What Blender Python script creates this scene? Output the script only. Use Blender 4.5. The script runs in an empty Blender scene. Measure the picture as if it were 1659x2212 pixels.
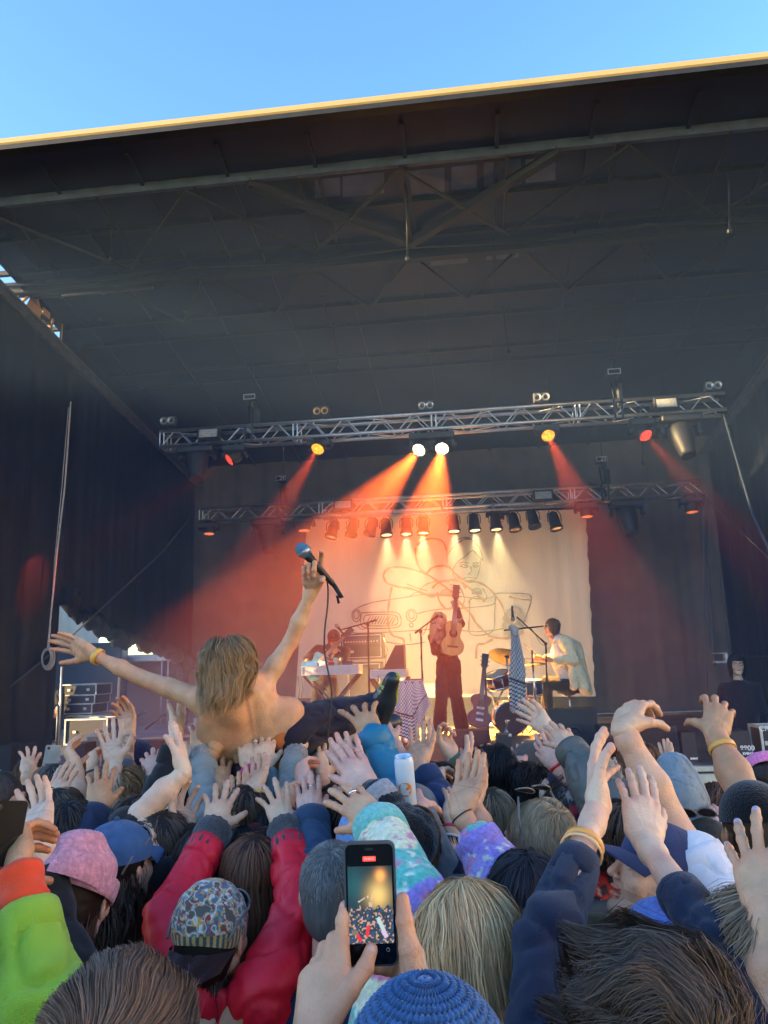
import bpy, math, random
import numpy as np
from mathutils import Vector, Matrix
R_ = math.radians
sc = bpy.context.scene
COL = sc.collection
rng = np.random.default_rng(7)
random.seed(7)
# ---------------------------------------------------------------- camera
CAM_Z = 2.15; PITCH = R_(11.25); ROLL = R_(1.9); FPX = 1659.0
cd = bpy.data.cameras.new('camera'); cam = bpy.data.objects.new('camera', cd); COL.objects.link(cam)
cd.sensor_fit = 'HORIZONTAL'; cd.sensor_width = 36; cd.lens = 36; cd.clip_start = 0.05; cd.clip_end = 5000
cam.matrix_world = Matrix.Translation((0, 0, CAM_Z)) @ Matrix.Rotation(math.pi/2 + PITCH, 4, 'X') @ Matrix.Rotation(-ROLL, 4, 'Z')
sc.camera = cam
# ---------------------------------------------------------------- sky, sun, exposure
SUN_EL, SUN_AZ = R_(9), R_(-105)       # azimuth from +Y, clockwise positive: low sun from the left
w = bpy.data.worlds.new('World'); sc.world = w; w.use_nodes = True
nt = w.node_tree; bg = nt.nodes['Background']
sky = nt.nodes.new('ShaderNodeTexSky'); sky.sky_type = 'NISHITA'; sky.sun_disc = False
sky.sun_elevation = SUN_EL; sky.sun_rotation = SUN_AZ; sky.air_density = 1.0; sky.dust_density = 0.35; sky.ozone_density = 2.0
hs_ = nt.nodes.new('ShaderNodeHueSaturation'); hs_.inputs['Saturation'].default_value = 1.2; hs_.inputs['Hue'].default_value = .512; nt.links.new(sky.outputs[0], hs_.inputs['Color']); nt.links.new(hs_.outputs[0], bg.inputs[0]); bg.inputs[1].default_value = 0.125
sl = bpy.data.lights.new('sun', 'SUN'); so = bpy.data.objects.new('sun', sl); COL.objects.link(so)
sl.energy = 4.5; sl.angle = R_(0.5); sl.color = (1.0, 0.68, 0.30)
sd = Vector((math.sin(SUN_AZ)*math.cos(SUN_EL), math.cos(SUN_AZ)*math.cos(SUN_EL), math.sin(SUN_EL)))
so.rotation_euler = sd.to_track_quat('Z', 'Y').to_euler()
sc.view_settings.view_transform = 'Standard'; sc.view_settings.look = 'None'
sc.view_settings.exposure = 2.75; sc.view_settings.gamma = 1.0
sc.cycles.use_denoising = True
sc.cycles.max_bounces = 6; sc.cycles.diffuse_bounces = 3; sc.cycles.glossy_bounces = 3
sc.cycles.transmission_bounces = 4; sc.cycles.volume_bounces = 1; sc.cycles.transparent_max_bounces = 8
sc.cycles.sample_clamp_indirect = 6
# ---------------------------------------------------------------- picture -> place helpers (photo pixels at width 1659)
TH = R_(-6.3)
EX = Vector((math.cos(TH), math.sin(TH), 0)); EY = Vector((-math.sin(TH), math.cos(TH), 0)); EZ = Vector((0, 0, 1))
CAMP = Vector((0, 0, CAM_Z))
def ray(u, v):
    x = (u-829.5)/FPX; y = (1106-v)/FPX
    x, y = x*math.cos(ROLL)+y*math.sin(ROLL), y*math.cos(ROLL)-x*math.sin(ROLL)
    return Vector((x, math.cos(PITCH)-y*math.sin(PITCH), math.sin(PITCH)+y*math.cos(PITCH)))
def pt(u, v, y):                      # world point at world depth y
    d = ray(u, v); return CAMP + d*(y/d.y)
def S(x, s, z): return EX*x + EY*s + EZ*z         # stage coordinates -> world
def inv(P): return Vector((P.dot(EX), P.dot(EY), P.z))
def ps(u, v, s):                      # stage coordinates on the plane s
    d = ray(u, v); return inv(CAMP + d*(s/d.dot(EY)))
def phh(u, v, z):
    d = ray(u, v); return inv(CAMP + d*((z-CAM_Z)/d.z))
def psx(u, v, x):
    d = ray(u, v); return inv(CAMP + d*(x/d.dot(EX)))
STM = Matrix(((EX.x, EY.x, 0, 0), (EX.y, EY.y, 0, 0), (0, 0, 1, 0), (0, 0, 0, 1)))
# ---------------------------------------------------------------- materials
def nn(nt, t, **kw):
    n = nt.nodes.new(t)
    for k, v in kw.items():
        if k.startswith('i_'):
            n.inputs[int(k[2:]) if k[2:].isdigit() else k[2:].replace('_', ' ')].default_value = v
        else: setattr(n, k, v)
    return n
def rgba(c): return (c[0], c[1], c[2], 1)
_mats = {}
def mat(name, col, rough=0.7, metal=0.0, var=0.15, scale=20.0, bump=0.0, bscale=None, spec=0.5, sub=0.0, emit=None, es=0, col2=None, obj=True, detail=4, stretch=None, sheen=0):
    if name in _mats: return _mats[name]
    m = bpy.data.materials.new(name); m.use_nodes = True; t = m.node_tree; b = t.nodes['Principled BSDF']
    b.inputs['Roughness'].default_value = rough; b.inputs['Metallic'].default_value = metal
    b.inputs['Specular IOR Level'].default_value = spec
    if sheen: b.inputs['Sheen Weight'].default_value = sheen
    tc = nn(t, 'ShaderNodeTexCoord'); co = tc.outputs['Object']
    if stretch:
        mp = nn(t, 'ShaderNodeMapping'); mp.inputs['Scale'].default_value = stretch; t.links.new(co, mp.inputs[0]); co = mp.outputs[0]
    nz = nn(t, 'ShaderNodeTexNoise'); nz.inputs['Scale'].default_value = scale; nz.inputs['Detail'].default_value = detail
    t.links.new(co, nz.inputs['Vector'])
    rp = nn(t, 'ShaderNodeValToRGB'); c2 = col2 or tuple(max(0, c*(1-var)) for c in col); c1 = col if col2 else tuple(min(1, c*(1+var)) for c in col)
    rp.color_ramp.elements[0].position = 0.3; rp.color_ramp.elements[1].position = 0.7
    rp.color_ramp.elements[0].color = rgba(c2); rp.color_ramp.elements[1].color = rgba(c1)
    t.links.new(nz.outputs[0], rp.inputs[0]); t.links.new(rp.outputs[0], b.inputs['Base Color'])
    if bump:
        n2 = nn(t, 'ShaderNodeTexNoise'); n2.inputs['Scale'].default_value = bscale or scale*2; n2.inputs['Detail'].default_value = 5
        t.links.new(co, n2.inputs['Vector'])
        bp = nn(t, 'ShaderNodeBump'); bp.inputs['Strength'].default_value = bump; bp.inputs['Distance'].default_value = 0.02
        t.links.new(n2.outputs[0], bp.inputs['Height']); t.links.new(bp.outputs[0], b.inputs['Normal'])
    if sub:
        b.inputs['Subsurface Weight'].default_value = sub; b.inputs['Subsurface Radius'].default_value = (0.012, 0.004, 0.002); b.inputs['Subsurface Scale'].default_value = 1.0
    if emit:
        b.inputs['Emission Color'].default_value = rgba(emit); b.inputs['Emission Strength'].default_value = es
    _mats[name] = m; return m
# ---------------------------------------------------------------- mesh builder
def V3(p): return np.array([p[0], p[1], p[2]], float)
def frame_path(P):
    P = np.asarray(P, float); n = len(P)
    T = np.zeros_like(P); T[1:-1] = P[2:]-P[:-2]; T[0] = P[1]-P[0]; T[-1] = P[-1]-P[-2]
    T /= np.linalg.norm(T, axis=1)[:, None]+1e-12
    a = np.array([0, 0, 1.]) if abs(T[0][2]) < 0.9 else np.array([0, 1., 0])
    N = np.zeros_like(P); N[0] = np.cross(T[0], a); N[0] /= np.linalg.norm(N[0])+1e-12
    for i in range(1, n):
        v = N[i-1]-T[i]*N[i-1].dot(T[i]); N[i] = v/(np.linalg.norm(v)+1e-12)
    return P, T, N, np.cross(T, N)
class MB:
    def __init__(s): s.v = []; s.f = []; s.m = []; s.sm = []; s.n = 0; s.c = []; s.hascol = False
    def add(s, v, f, mi=0, smooth=False, col=None):
        v = np.asarray(v, float); o = s.n; s.v.append(v); s.n += len(v)
        if isinstance(f, np.ndarray): s.f.append(f+o); s.m.append((mi, len(f))); s.sm.append((smooth, len(f)))
        else: s.f.extend([[i+o for i in q] for q in f]); s.m.extend([mi]*len(f)); s.sm.extend([smooth]*len(f))
        if col is None: s.c.append(np.ones((len(v), 3))*0.5)
        else: s.hascol = True; s.c.append(np.broadcast_to(np.asarray(col, float), (len(v), 3)).copy())
        return s
    def box(s, c, size, mi=0, M=None, bevel=0):
        x, y, z = [a/2 for a in size]; b = min(bevel, x*.9, y*.9, z*.9)
        if b <= 0:
            v = np.array([[i*x, j*y, k*z] for i in (-1, 1) for j in (-1, 1) for k in (-1, 1)])
            f = [[0, 1, 3, 2], [4, 6, 7, 5], [0, 4, 5, 1], [2, 3, 7, 6], [0, 2, 6, 4], [1, 5, 7, 3]]
        else:
            v = []; idx = {}
            for i in (-1, 1):
                for j in (-1, 1):
                    for k in (-1, 1):
                        for a in range(3):
                            p = [i*(x-b), j*(y-b), k*(z-b)]; p[a] = (i*x, j*y, k*z)[a]; idx[(i, j, k, a)] = len(v); v.append(p)
            v = np.array(v); f = []
            sg = (-1, 1)
            for a in range(3):
                o = [q for q in range(3) if q != a]
                for s1 in sg:
                    cs = []
                    for (p, q) in ((-1, -1), (1, -1), (1, 1), (-1, 1)):
                        t = [0, 0, 0]; t[a] = s1; t[o[0]] = p; t[o[1]] = q; cs.append(idx[(t[0], t[1], t[2], a)])
                    f.append(cs if (s1 > 0) == (a != 1) else cs[::-1])
            for a in range(3):
                o = [q for q in range(3) if q != a]
                for p in sg:
                    for q in sg:
                        t = [0, 0, 0]; t[o[0]] = p; t[o[1]] = q
                        t[a] = -1; A = (t[0], t[1], t[2]); t[a] = 1; B = (t[0], t[1], t[2])
                        f.append([idx[A+(o[0],)], idx[B+(o[0],)], idx[B+(o[1],)], idx[A+(o[1],)]])
            for i in sg:
                for j in sg:
                    for k in sg: f.append([idx[(i, j, k, a)] for a in range(3)])
        if M is not None:
            Mm = np.array(M.to_3x3() if hasattr(M, 'to_3x3') else M); v = v@Mm.T
        s.add(v+V3(c), f, mi, False); return s
    def tube(s, P, r, n=8, mi=0, caps=True, smooth=True, sq=1.0, col=None):
        P, T, N, B = frame_path([V3(p) for p in P]); r = np.broadcast_to(np.asarray(r, float), (len(P),))
        a = np.linspace(0, 2*math.pi, n, endpoint=False)
        v = (P[:, None, :]+r[:, None, None]*(N[:, None, :]*np.cos(a)[None, :, None]+sq*B[:, None, :]*np.sin(a)[None, :, None])).reshape(-1, 3)
        f = []
        for i in range(len(P)-1):
            for j in range(n):
                k = (j+1) % n; f.append([i*n+j, i*n+k, (i+1)*n+k, (i+1)*n+j])
        s.add(v, f, mi, smooth, col)
        if caps:
            o = s.n-len(v); s.f.append([o+j for j in range(n)][::-1]); s.f.append([o+(len(P)-1)*n+j for j in range(n)]); s.m += [mi, mi]; s.sm += [False, False]
        return s
    def bar(s, a, b, wx, wy, mi=0):
        a = V3(a); b = V3(b); P, T, N, B = frame_path([a, b])
        v = np.array([p+i*wx/2*N[0]+j*wy/2*B[0] for p in (a, b) for i, j in ((-1, -1), (1, -1), (1, 1), (-1, 1))])
        s.add(v, [[3, 2, 1, 0], [4, 5, 6, 7], [0, 1, 5, 4], [1, 2, 6, 5], [2, 3, 7, 6], [3, 0, 4, 7]], mi); return s
    def lathe(s, prof, n=24, mi=0, M=None, smooth=True, caps=True):
        prof = np.asarray(prof, float); a = np.linspace(0, 2*math.pi, n, endpoint=False)
        v = np.stack([prof[:, None, 0]*np.cos(a), prof[:, None, 0]*np.sin(a), np.broadcast_to(prof[:, None, 1], (len(prof), n))], -1).reshape(-1, 3)
        if M is not None: M = np.array(M); v = v@M[:3, :3].T+M[:3, 3]
        f = [[i*n+j, i*n+(j+1) % n, (i+1)*n+(j+1) % n, (i+1)*n+j] for i in range(len(prof)-1) for j in range(n)]
        s.add(v, f, mi, smooth)
        if caps:
            o = s.n-len(v)
            if prof[0][0] > 1e-5: s.f.append([o+j for j in range(n)][::-1]); s.m.append(mi); s.sm.append(False)
            if prof[-1][0] > 1e-5: s.f.append([o+(len(prof)-1)*n+j for j in range(n)]); s.m.append(mi); s.sm.append(False)
        return s
    def prism(s, pts, t, mi=0, M=None, smooth=False):     # polygon in XZ, thickness t along Y
        n = len(pts); v = np.array([[p[0], -t/2, p[1]] for p in pts]+[[p[0], t/2, p[1]] for p in pts])
        if M is not None: M = np.array(M); v = v@M[:3, :3].T+M[:3, 3]
        s.add(v, [list(range(n)), list(range(2*n-1, n-1, -1))]+[[i, i+n, (i+1) % n+n, (i+1) % n] for i in range(n)], mi, smooth); return s
    def grid(s, G, mi=0, smooth=True, closeu=False, col=None):       # G: (a,b,3)
        a, b = G.shape[:2]; i, j = np.meshgrid(np.arange(a-1), np.arange(b if closeu else b-1), indexing='ij'); k = (j+1) % b
        f = np.stack([i*b+j, i*b+k, (i+1)*b+k, (i+1)*b+j], -1).reshape(-1, 4)
        s.add(G.reshape(-1, 3), f, mi, smooth, col); return s
    def build(s, name, mats, parent=None, loc=None, rot=None):
        me = bpy.data.meshes.new(name); v = np.concatenate(s.v) if s.v else np.zeros((0, 3))
        if loc is not None and parent is None and rot is None: pass
        me.vertices.add(len(v)); me.vertices.foreach_set('co', v.ravel())
        Ls, cn = [], []
        for q in s.f:
            if isinstance(q, np.ndarray): Ls.append(q.ravel()); cn.append(np.full(len(q), q.shape[1]))
            else: Ls.append(np.array(q)); cn.append(np.array([len(q)]))
        L = np.concatenate(Ls).astype(np.int32); cnt = np.concatenate(cn).astype(np.int32)
        ex_ = lambda a_: np.concatenate([np.full(x[1], x[0]) if isinstance(x, tuple) else np.array([x]) for x in a_])
        me.loops.add(len(L)); me.loops.foreach_set('vertex_index', L)
        me.polygons.add(len(cnt)); st = np.zeros(len(cnt), np.int32); st[1:] = np.cumsum(cnt)[:-1]
        me.polygons.foreach_set('loop_start', st); me.polygons.foreach_set('loop_total', cnt)
        me.polygons.foreach_set('material_index', ex_(s.m).astype(np.int32)); me.polygons.foreach_set('use_smooth', ex_(s.sm).astype(bool))
        me.update(calc_edges=True)
        if s.hascol:
            ca = me.color_attributes.new('Col', 'FLOAT_COLOR', 'POINT'); c = np.concatenate(s.c); ca.data.foreach_set('color', np.concatenate([c, np.ones((len(c), 1))], 1).ravel())
        for m in (mats if isinstance(mats, (list, tuple)) else [mats]): me.materials.append(m)
        o = bpy.data.objects.new(name, me); COL.objects.link(o)
        if parent is not None: o.parent = parent
        if loc is not None: o.location = loc
        if rot is not None: o.rotation_euler = rot
        return o
def tag(o, label=None, cat=None, group=None, kind=None):
    if label: o['label'] = label
    if cat: o['category'] = cat
    if group: o['group'] = group
    if kind: o['kind'] = kind
    return o
def empty(name, loc, label, cat, group=None, rz=0):
    o = bpy.data.objects.new(name, None); COL.objects.link(o); o.location = loc; o.rotation_euler = (0, 0, rz); o.empty_display_size = 0.1
    return tag(o, label, cat, group)
def copy_tree(o, parent=None):
    c = o.copy(); COL.objects.link(c); c.parent = parent
    for ch in [x for x in ORIG.get(o.name, [])]: copy_tree(ch, c)
    return c
ORIG = {}
def reg(o):
    for ch in [x for x in bpy.data.objects if x.parent == o]:
        ORIG.setdefault(o.name, []).append(ch); reg(ch)
    return o
class StageMB(MB):          # vertices are given in stage coordinates
    def build(s, *a, **k):
        if s.v:
            M = np.array(STM)[:3, :3]; s.v = [q@M.T for q in s.v]
        return MB.build(s, *a, **k)
# ================================================================= the setting
asph = mat('trampled_gravel', (.09, .085, .08), .95, scale=3, var=.4, bump=.6, bscale=60)
g = MB(); g.add([[-300, -300, 0], [300, -300, 0], [300, 600, 0], [-300, 600, 0]], [[0, 1, 2, 3]]); tag(g.build('ground', asph), kind='structure')
XL, XR, XC = -5.2, 4.37, -0.42
black_tarp = mat('black_tarp', (.009, .013, .019), .42, scale=2.5, var=.3, bump=.55, bscale=1.6, spec=.35)
roof_dark = mat('roof_underside', (.003, .012, .034), .6, scale=3, var=.3, bump=.2, bscale=6)
steel_dark = mat('dark_painted_steel', (.012, .014, .016), .5, metal=.3, scale=8, var=.3)
steel_grey = mat('grey_painted_steel', (.055, .075, .105), .5, metal=.3, scale=8, var=.25)
alu = mat('brushed_aluminium', (.62, .63, .64), .32, metal=.9, scale=14, var=.12)
alu_old = mat('worn_aluminium', (.5, .5, .5), .45, metal=.75, scale=10, var=.25)
blk = mat('matt_black_plastic', (.018, .018, .019), .5, scale=30, var=.2)
blk_grille = mat('black_speaker_grille', (.012, .012, .013), .6, scale=220, var=.6, bump=.5, bscale=260)
cream = mat('cream_fascia_paint', (.26, .21, .10), .4, scale=2, var=.06)
def zc(s): return 7.175-(s-6.18)*0.145          # underside of the roof
# roof: one stage roof with its parts
roof = empty('stage_roof', S(XC, 10, 0), 'huge black stage roof with pale metal front edge against the blue sky', 'stage roof')
def RP(name, mb, m): 
    o = mb.build(name, m); o.parent = roof; o.matrix_parent_inverse = roof.matrix_world.inverted() if False else Matrix.Translation(-roof.location); return o
b = StageMB(); RX0, RX1 = XL-.04, 5.2
ss = [6.2, 14.3]
b.add([[RX0, 6.2, zc(6.2)], [RX1, 6.2, zc(6.2)], [RX1, 14.3, zc(14.3)], [RX0, 14.3, zc(14.3)], [RX0, 6.2, zc(6.2)+.09], [RX1, 6.2, zc(6.2)+.09], [RX1, 14.3, zc(14.3)+.2], [RX0, 14.3, zc(14.3)+.2]],
      [[0, 3, 2, 1], [4, 5, 6, 7], [0, 1, 5, 4], [2, 3, 7, 6], [1, 2, 6, 5], [0, 4, 7, 3]])
RP('roof_deck', b, roof_dark)
b = StageMB(); b.box(((RX0+RX1)/2, 6.15, zc(6.2)+.055), (RX1-RX0, .07, .085), bevel=.02)
RP('fascia', b, cream)
b = StageMB(); b.box(((RX0+RX1)/2, 6.17, zc(6.2)-.012), (RX1-RX0, .1, .05)); RP('gutter_lip', b, steel_dark)
# purlins across (photo rows where they cross the middle of the picture)
def srow(v, dz=0):
    lo, hi = 6.0, 16.0
    for _ in range(40):
        m_ = (lo+hi)/2; P = ps(829, v, m_)
        if P.z < zc(m_)-dz: lo = m_
        else: hi = m_
    return (lo+hi)/2
prow = [(362, .05, .10, steel_grey), (445, .05, .05, steel_dark), (520, .05, .06, steel_dark), (568, .10, .16, steel_dark), (655, .05, .06, steel_dark), (700, .05, .05, steel_dark), (770, .04, .05, steel_dark), (800, .04, .05, steel_dark)]
for (v, wy, hz, m_) in prow:
    s_ = srow(v, hz); b = StageMB(); b.box((XC, s_, zc(s_)-hz/2-.003), (RX1-RX0-.3, wy, hz)); RP('purlin', b, m_)
sA, sB, sC, sD = srow(362, .1), srow(568, .16), srow(655, .06), srow(520, .06)
for i in range(15):                                      # rafters from front to back
    x = XC-6.3+i*0.9; b = StageMB()
    b.bar((x, 6.35, zc(6.35)-.03), (x, 14.2, zc(14.2)-.02), .035, .03); RP('rafter', b, roof_dark)
def lat(pts, w, z=.1, m_=steel_dark):
    b = StageMB()
    for (x0, s0, x1, s1) in pts: b.bar((x0, s0, zc(s0)-z), (x1, s1, zc(s1)-z), w, w)
    return b
xm = ps(878, 450, (sA+sB)/2).x
b = lat([(xm-1.55, sA, xm, sD), (xm, sD, xm+1.55, sA)], .085, .12)
RP('heavy_brace', b, steel_dark)
b = lat([(xm+k*1.1, sA, xm+(k+1)*1.1, sD) for k in (-4, -2, 0, 2)]+[(xm+k*1.1, sD, xm+(k+1)*1.1, sA) for k in (-3, -1, 1, 3)], .03, .14)
RP('light_brace', b, steel_dark)
b = lat([(xm+k*1.05, sA, xm+k*1.05, sD) for k in range(-4, 6)], .03, .1); RP('hanger_frame', b, steel_dark)
b = lat([(xm+k*.62, sB+.02, xm+(k+1)*.62, sC) for k in range(-6, 6, 2)]+[(xm+k*.62, sC, xm+(k+1)*.62, sB+.02) for k in range(-5, 7, 2)], .035, .1); RP('web_brace', b, steel_dark)
b = lat([(xm+k*1.3, sD+.05, xm+(k+1)*1.3, sB-.1) for k in range(-4, 5, 2)]+[(xm+k*1.3, sB-.1, xm+(k+1)*1.3, sD+.05) for k in range(-3, 5, 2)], .03, .13); RP('web_brace', b, steel_dark)
# translucent roof lights, paler panels in the underside
pale = mat('grey_roof_panel', (.06, .085, .13), .6, scale=3, var=.35)
for (u0, u1, v0, v1) in ((680, 735, 392, 432), (740, 830, 384, 430), (880, 960, 372, 425), (975, 1030, 362, 412), (1045, 1125, 352, 405), (1135, 1200, 345, 395), (1050, 1120, 520, 560), (930, 1010, 530, 575)):
    b = StageMB(); q = []
    for (u, v) in ((u0, v0), (u1, v0-(u1-u0)*.11), (u1, v1-(u1-u0)*.11), (u0, v1)):
        s_ = srow(v+(u-829)*.11, .02); P = ps(u, v, s_); q.append([P.x, s_, zc(s_)-.006])
    b.add(q, [[0, 1, 2, 3]]); RP('roof_panel', b, pale)
# side rails
dpipe = mat('dull_roof_pipe', (.045, .055, .07), .5, metal=.2)
galv = mat('galvanised_rail', (.12, .135, .15), .5, metal=.5, scale=6, var=.3)
def railz(s): return 6.5-(s-7.62)*.12
for x in (XL, XR):
    b = StageMB(); b.bar((x, 6.6, railz(6.6)), (x, 14.0, railz(14.0)), .09, .11); b.bar((x+.14*(1 if x < 0 else -1), 6.6, railz(6.6)-.02), (x+.14*(1 if x < 0 else -1), 14, railz(14)-.02), .03, .03)
    RP('side_rail', b, galv)
# posts & hydraulic masts outside of view keep the roof up
for x in (XL-.16, XR+.35):
    for s_ in (7.0, 13.9):
        b = StageMB(); b.box((x, s_, zc(s_)/2), (.16, .22, zc(s_)), bevel=.02); RP('roof_post', b, steel_dark)
# gable panels above the left rail with a hole, closed on the right
def polyholes(b, x, pts, mi=0): b.add([[x, p[0], p[1]] for p in pts], [list(range(len(pts)))], mi)
b = StageMB()
g0, g1 = psx(38, 628, XL).y, psx(133, 700, XL).y
for (a0, a1) in ((6.3, 6.75), (g1, 14.1)): polyholes(b, XL-.02, [(a0, railz(a0)), (a1, railz(a1)), (a1, zc(a1)), (a0, zc(a0))])
ga = 6.75; polyholes(b, XL-.02, [(ga, zc(ga)-.10), (g1, zc(g1)-.16), (g1, zc(g1)), (ga, zc(ga))])
polyholes(b, XR+.05, [(6.3, railz(6.3)), (14.1, railz(14.1)), (14.1, zc(14.1)), (6.3, zc(6.3))])
RP('gable_skin', b, black_tarp)
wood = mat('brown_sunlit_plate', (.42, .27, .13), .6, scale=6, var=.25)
b = StageMB()
def pxs(u, v, x=XL-.02): P = psx(u, v, x); return (P.x, P.y, P.z)
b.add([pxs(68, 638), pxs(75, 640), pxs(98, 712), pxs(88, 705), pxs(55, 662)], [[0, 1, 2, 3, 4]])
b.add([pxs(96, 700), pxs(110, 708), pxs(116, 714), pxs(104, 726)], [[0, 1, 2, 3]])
b.bar(pxs(66, 636), pxs(38, 660), .03, .03); b.bar(pxs(37, 640), pxs(54, 675), .025, .025); b.bar(pxs(77, 638), pxs(104, 733), .03, .03); b.bar(pxs(114, 716), pxs(101, 732), .03, .03); b.bar(pxs(113, 690), pxs(106, 712), .04, .04)
b.bar(pxs(134, 700), pxs(131, 752), .02, .02); b.box(pxs(97, 678), (.05, .16, .10)); b.box(pxs(97, 690), (.05, .2, .07), mi=1)
RP('bracket_plate', b, [wood, steel_grey])
for (u0, v0, u1, v1, s_, r) in ((-40, 590, 560, 545, 7.95, .03), (118, 692, 760, 632, 9.0, .03), (400, 807, 1050, 758, 11.0, .025), (-30, 650, 330, 622, 8.3, .035)):
    A = ps(u0, v0, s_); B_ = ps(u1, v1, s_); b = StageMB(); b.tube([(max(A.x, XL), s_, A.z), (B_.x, s_, A.z)], r, 8); RP('roof_pipe', b, dpipe)
    for q in (.12, .16, .45, .7): b = StageMB(); x_ = A.x+(B_.x-A.x)*q; b.box((x_, s_, A.z), (.05, .09, .09), bevel=.01); b.tube([(x_, s_, A.z), (x_+.02, s_, zc(s_)-.02)], .008, 5); RP('pipe_clamp', b, dpipe)
HEM_ = [(lambda P: (P.y, P.z))(psx(u, v, XL)) for u, v in ((126, 1300), (165, 1338), (238, 1378), (300, 1396), (360, 1418), (420, 1440))]
b = StageMB(); sv = np.linspace(HEM_[0][0]+.03, 13.95, 60); b.tube([(XL+.05+.03*math.sin(q*5), q, float(np.interp(q, [h[0] for h in HEM_], [h[1] for h in HEM_]))+.06+.04*math.sin(q*9)) for q in sv], .10+.035*np.sin(sv*7)+.02*np.sin(sv*19), 16); v_ = b.v[0]
b.v[0] = v_+.03*np.stack([np.sin(v_[:, 1]*31+v_[:, 2]*20), np.sin(v_[:, 2]*40)*.3, np.sin(v_[:, 1]*23+v_[:, 0]*30)], 1); tag(b.build('gathered_tarp', black_tarp), 'rolled-up hem of black tarp above the opening on the left', 'tarp')
# ---------- stage deck
deck_m = mat('worn_plywood_deck', (.10, .085, .065), .6, scale=2.2, var=.45, bump=.1)
b = StageMB(); b.box((XC, 10.7, 1.13), (14, 6.8, .14)); tag(b.build('stage_deck', deck_m), kind='structure')
stg = empty('stage_edge', S(XC, 7.3, 0), 'silver ribbed aluminium edge and dark grey skirt along the stage front', 'stage edge')
def SP(par, name, mb, m): o = mb.build(name, m); o.parent = par; o.matrix_parent_inverse = Matrix.Translation(-par.location); return o
b = StageMB(); b.box((XC, 7.27, 1.175), (14, .05, .05), bevel=.006); b.box((XC, 7.262, 1.09), (14, .035, .085), bevel=.006); b.box((XC, 7.27, 1.02), (14, .05, .035), bevel=.006)
SP(stg, 'edge_trim', b, alu)
b = StageMB()
for i in range(7): b.box((XC-6+i*2, 7.29, .5), (1.985, .02, .99))
SP(stg, 'skirt_panel', b, mat('grey_skirt', (.10, .12, .14), .55, scale=3, var=.3))
b = StageMB()
for i in range(15): b.bar((XC-7+i, 7.33, .97), (XC-6.5+i, 7.33, .1), .03, .03); b.bar((XC-6.5+i, 7.33, .1), (XC-6+i, 7.33, .97), .03, .03)
SP(stg, 'under_brace', b, steel_grey)
# ---------- tarps: side walls, back wall
def drape(name, P0, P1, zb, zt, m, amp, wl, label, cat, n=160, mz=30, par=None, seed=1, zbf=None, thick=0, ztf=None):
    r = np.random.default_rng(seed); t = np.linspace(0, 1, n); L = (P1-P0).length
    d = V3((P1-P0)/L); nrm = np.array([-d[1], d[0], 0])
    ph = r.uniform(0, 6.28, 6); ks = L/wl*np.array([1, .53, 1.7, 2.6, .31, 3.9])*6.283
    off = sum(np.sin(ks[i]*t+ph[i]+.6*np.sin(t*9+i))*a for i, a in enumerate((.5, .45, .3, .18, .4, .1)))*amp
    G = np.zeros((mz, n, 3))
    for k in range(mz):
        q = k/(mz-1)
        zb_ = np.array([zbf(x) for x in t]) if zbf else np.full(n, zb)
        zt_ = np.array([ztf(x) for x in t]) if ztf else np.full(n, zt)
        z = zb_*(1-q)+zt_*q
        sw = np.sin(q*5+t*7+ph[0])*amp*.35*(1-q)
        G[k] = V3(P0)[None]+d[None]*(t*L)[:, None]+nrm[None]*(off*(1.15-.5*q)+sw)[:, None]; G[k, :, 2] = z
    b = StageMB(); b.grid(G)
    o = b.build(name, m); return tag(o, label, cat)
drape('back_curtain', Vector((XL-.25, 14.0, 0)), Vector((XR+.3, 14.0, 0)), 1.21, 6.6, mat('dark_back_curtain', (.15, .14, .115), .8, scale=3, var=.2), .03, .7, 'dark brown back curtain hanging behind the white sheet', 'curtain', n=300, seed=3)
drape('right_tarp', Vector((XR+.02, 14.05, 0)), Vector((XR+.02, 7.6, 0)), 1.0, 6.5, black_tarp, .025, .9, 'black wrinkled side tarp on the right of the stage', 'tarp', n=300, seed=5, ztf=lambda t: railz(14.05-6.45*t))
HEM = [(lambda P: (P.y, P.z))(psx(u, v, XL)) for u, v in ((126, 1300), (165, 1338), (238, 1378), (300, 1396), (360, 1418), (420, 1440))]
def lower_left(t):                                       # lower hem of the left tarp: ragged opening beyond the rack cases
    s_ = 6.9+7.1*t
    if s_ < HEM[0][0]: return 1.0
    return float(np.interp(s_, [h[0] for h in HEM], [h[1] for h in HEM]))+.04*math.sin(s_*11)+.025*math.sin(s_*27)
drape('left_tarp', Vector((XL, 6.9, 0)), Vector((XL, 14.0, 0)), 1, 6.3, black_tarp, .022, .9, 'black tarp on the left side of the stage, gathered up at its lower edge', 'tarp', n=420, mz=44, seed=8, zbf=lower_left, ztf=lambda t: railz(6.9+7.1*t))
# ---------- smoke under the roof
sm = bpy.data.materials.new('stage_smoke'); sm.use_nodes = True; t = sm.node_tree; t.nodes.remove(t.nodes['Principled BSDF'])
pv = nn(t, 'ShaderNodeVolumePrincipled'); pv.inputs['Color'].default_value = (.27, .47, .95, 1); pv.inputs['Density'].default_value = .044; pv.inputs['Anisotropy'].default_value = .45
t.links.new(pv.outputs[0], t.nodes['Material Output'].inputs['Volume'])
b = StageMB(); f0, f1, e = 6.32, 13.93, .03; xa, xb = XL+.2, XR-.2
b.add([[x, s_, z] for x in (xa, xb) for s_, z in ((f0, 1.22), (f1, 1.22), (f1, zc(f1)-e), (f0, zc(f0)-e))], [[3, 2, 1, 0], [4, 5, 6, 7], [1, 5, 4, 0], [2, 6, 5, 1], [3, 7, 6, 2], [0, 4, 7, 3]])
o = b.build('smoke', sm); o['kind'] = 'stuff'
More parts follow.
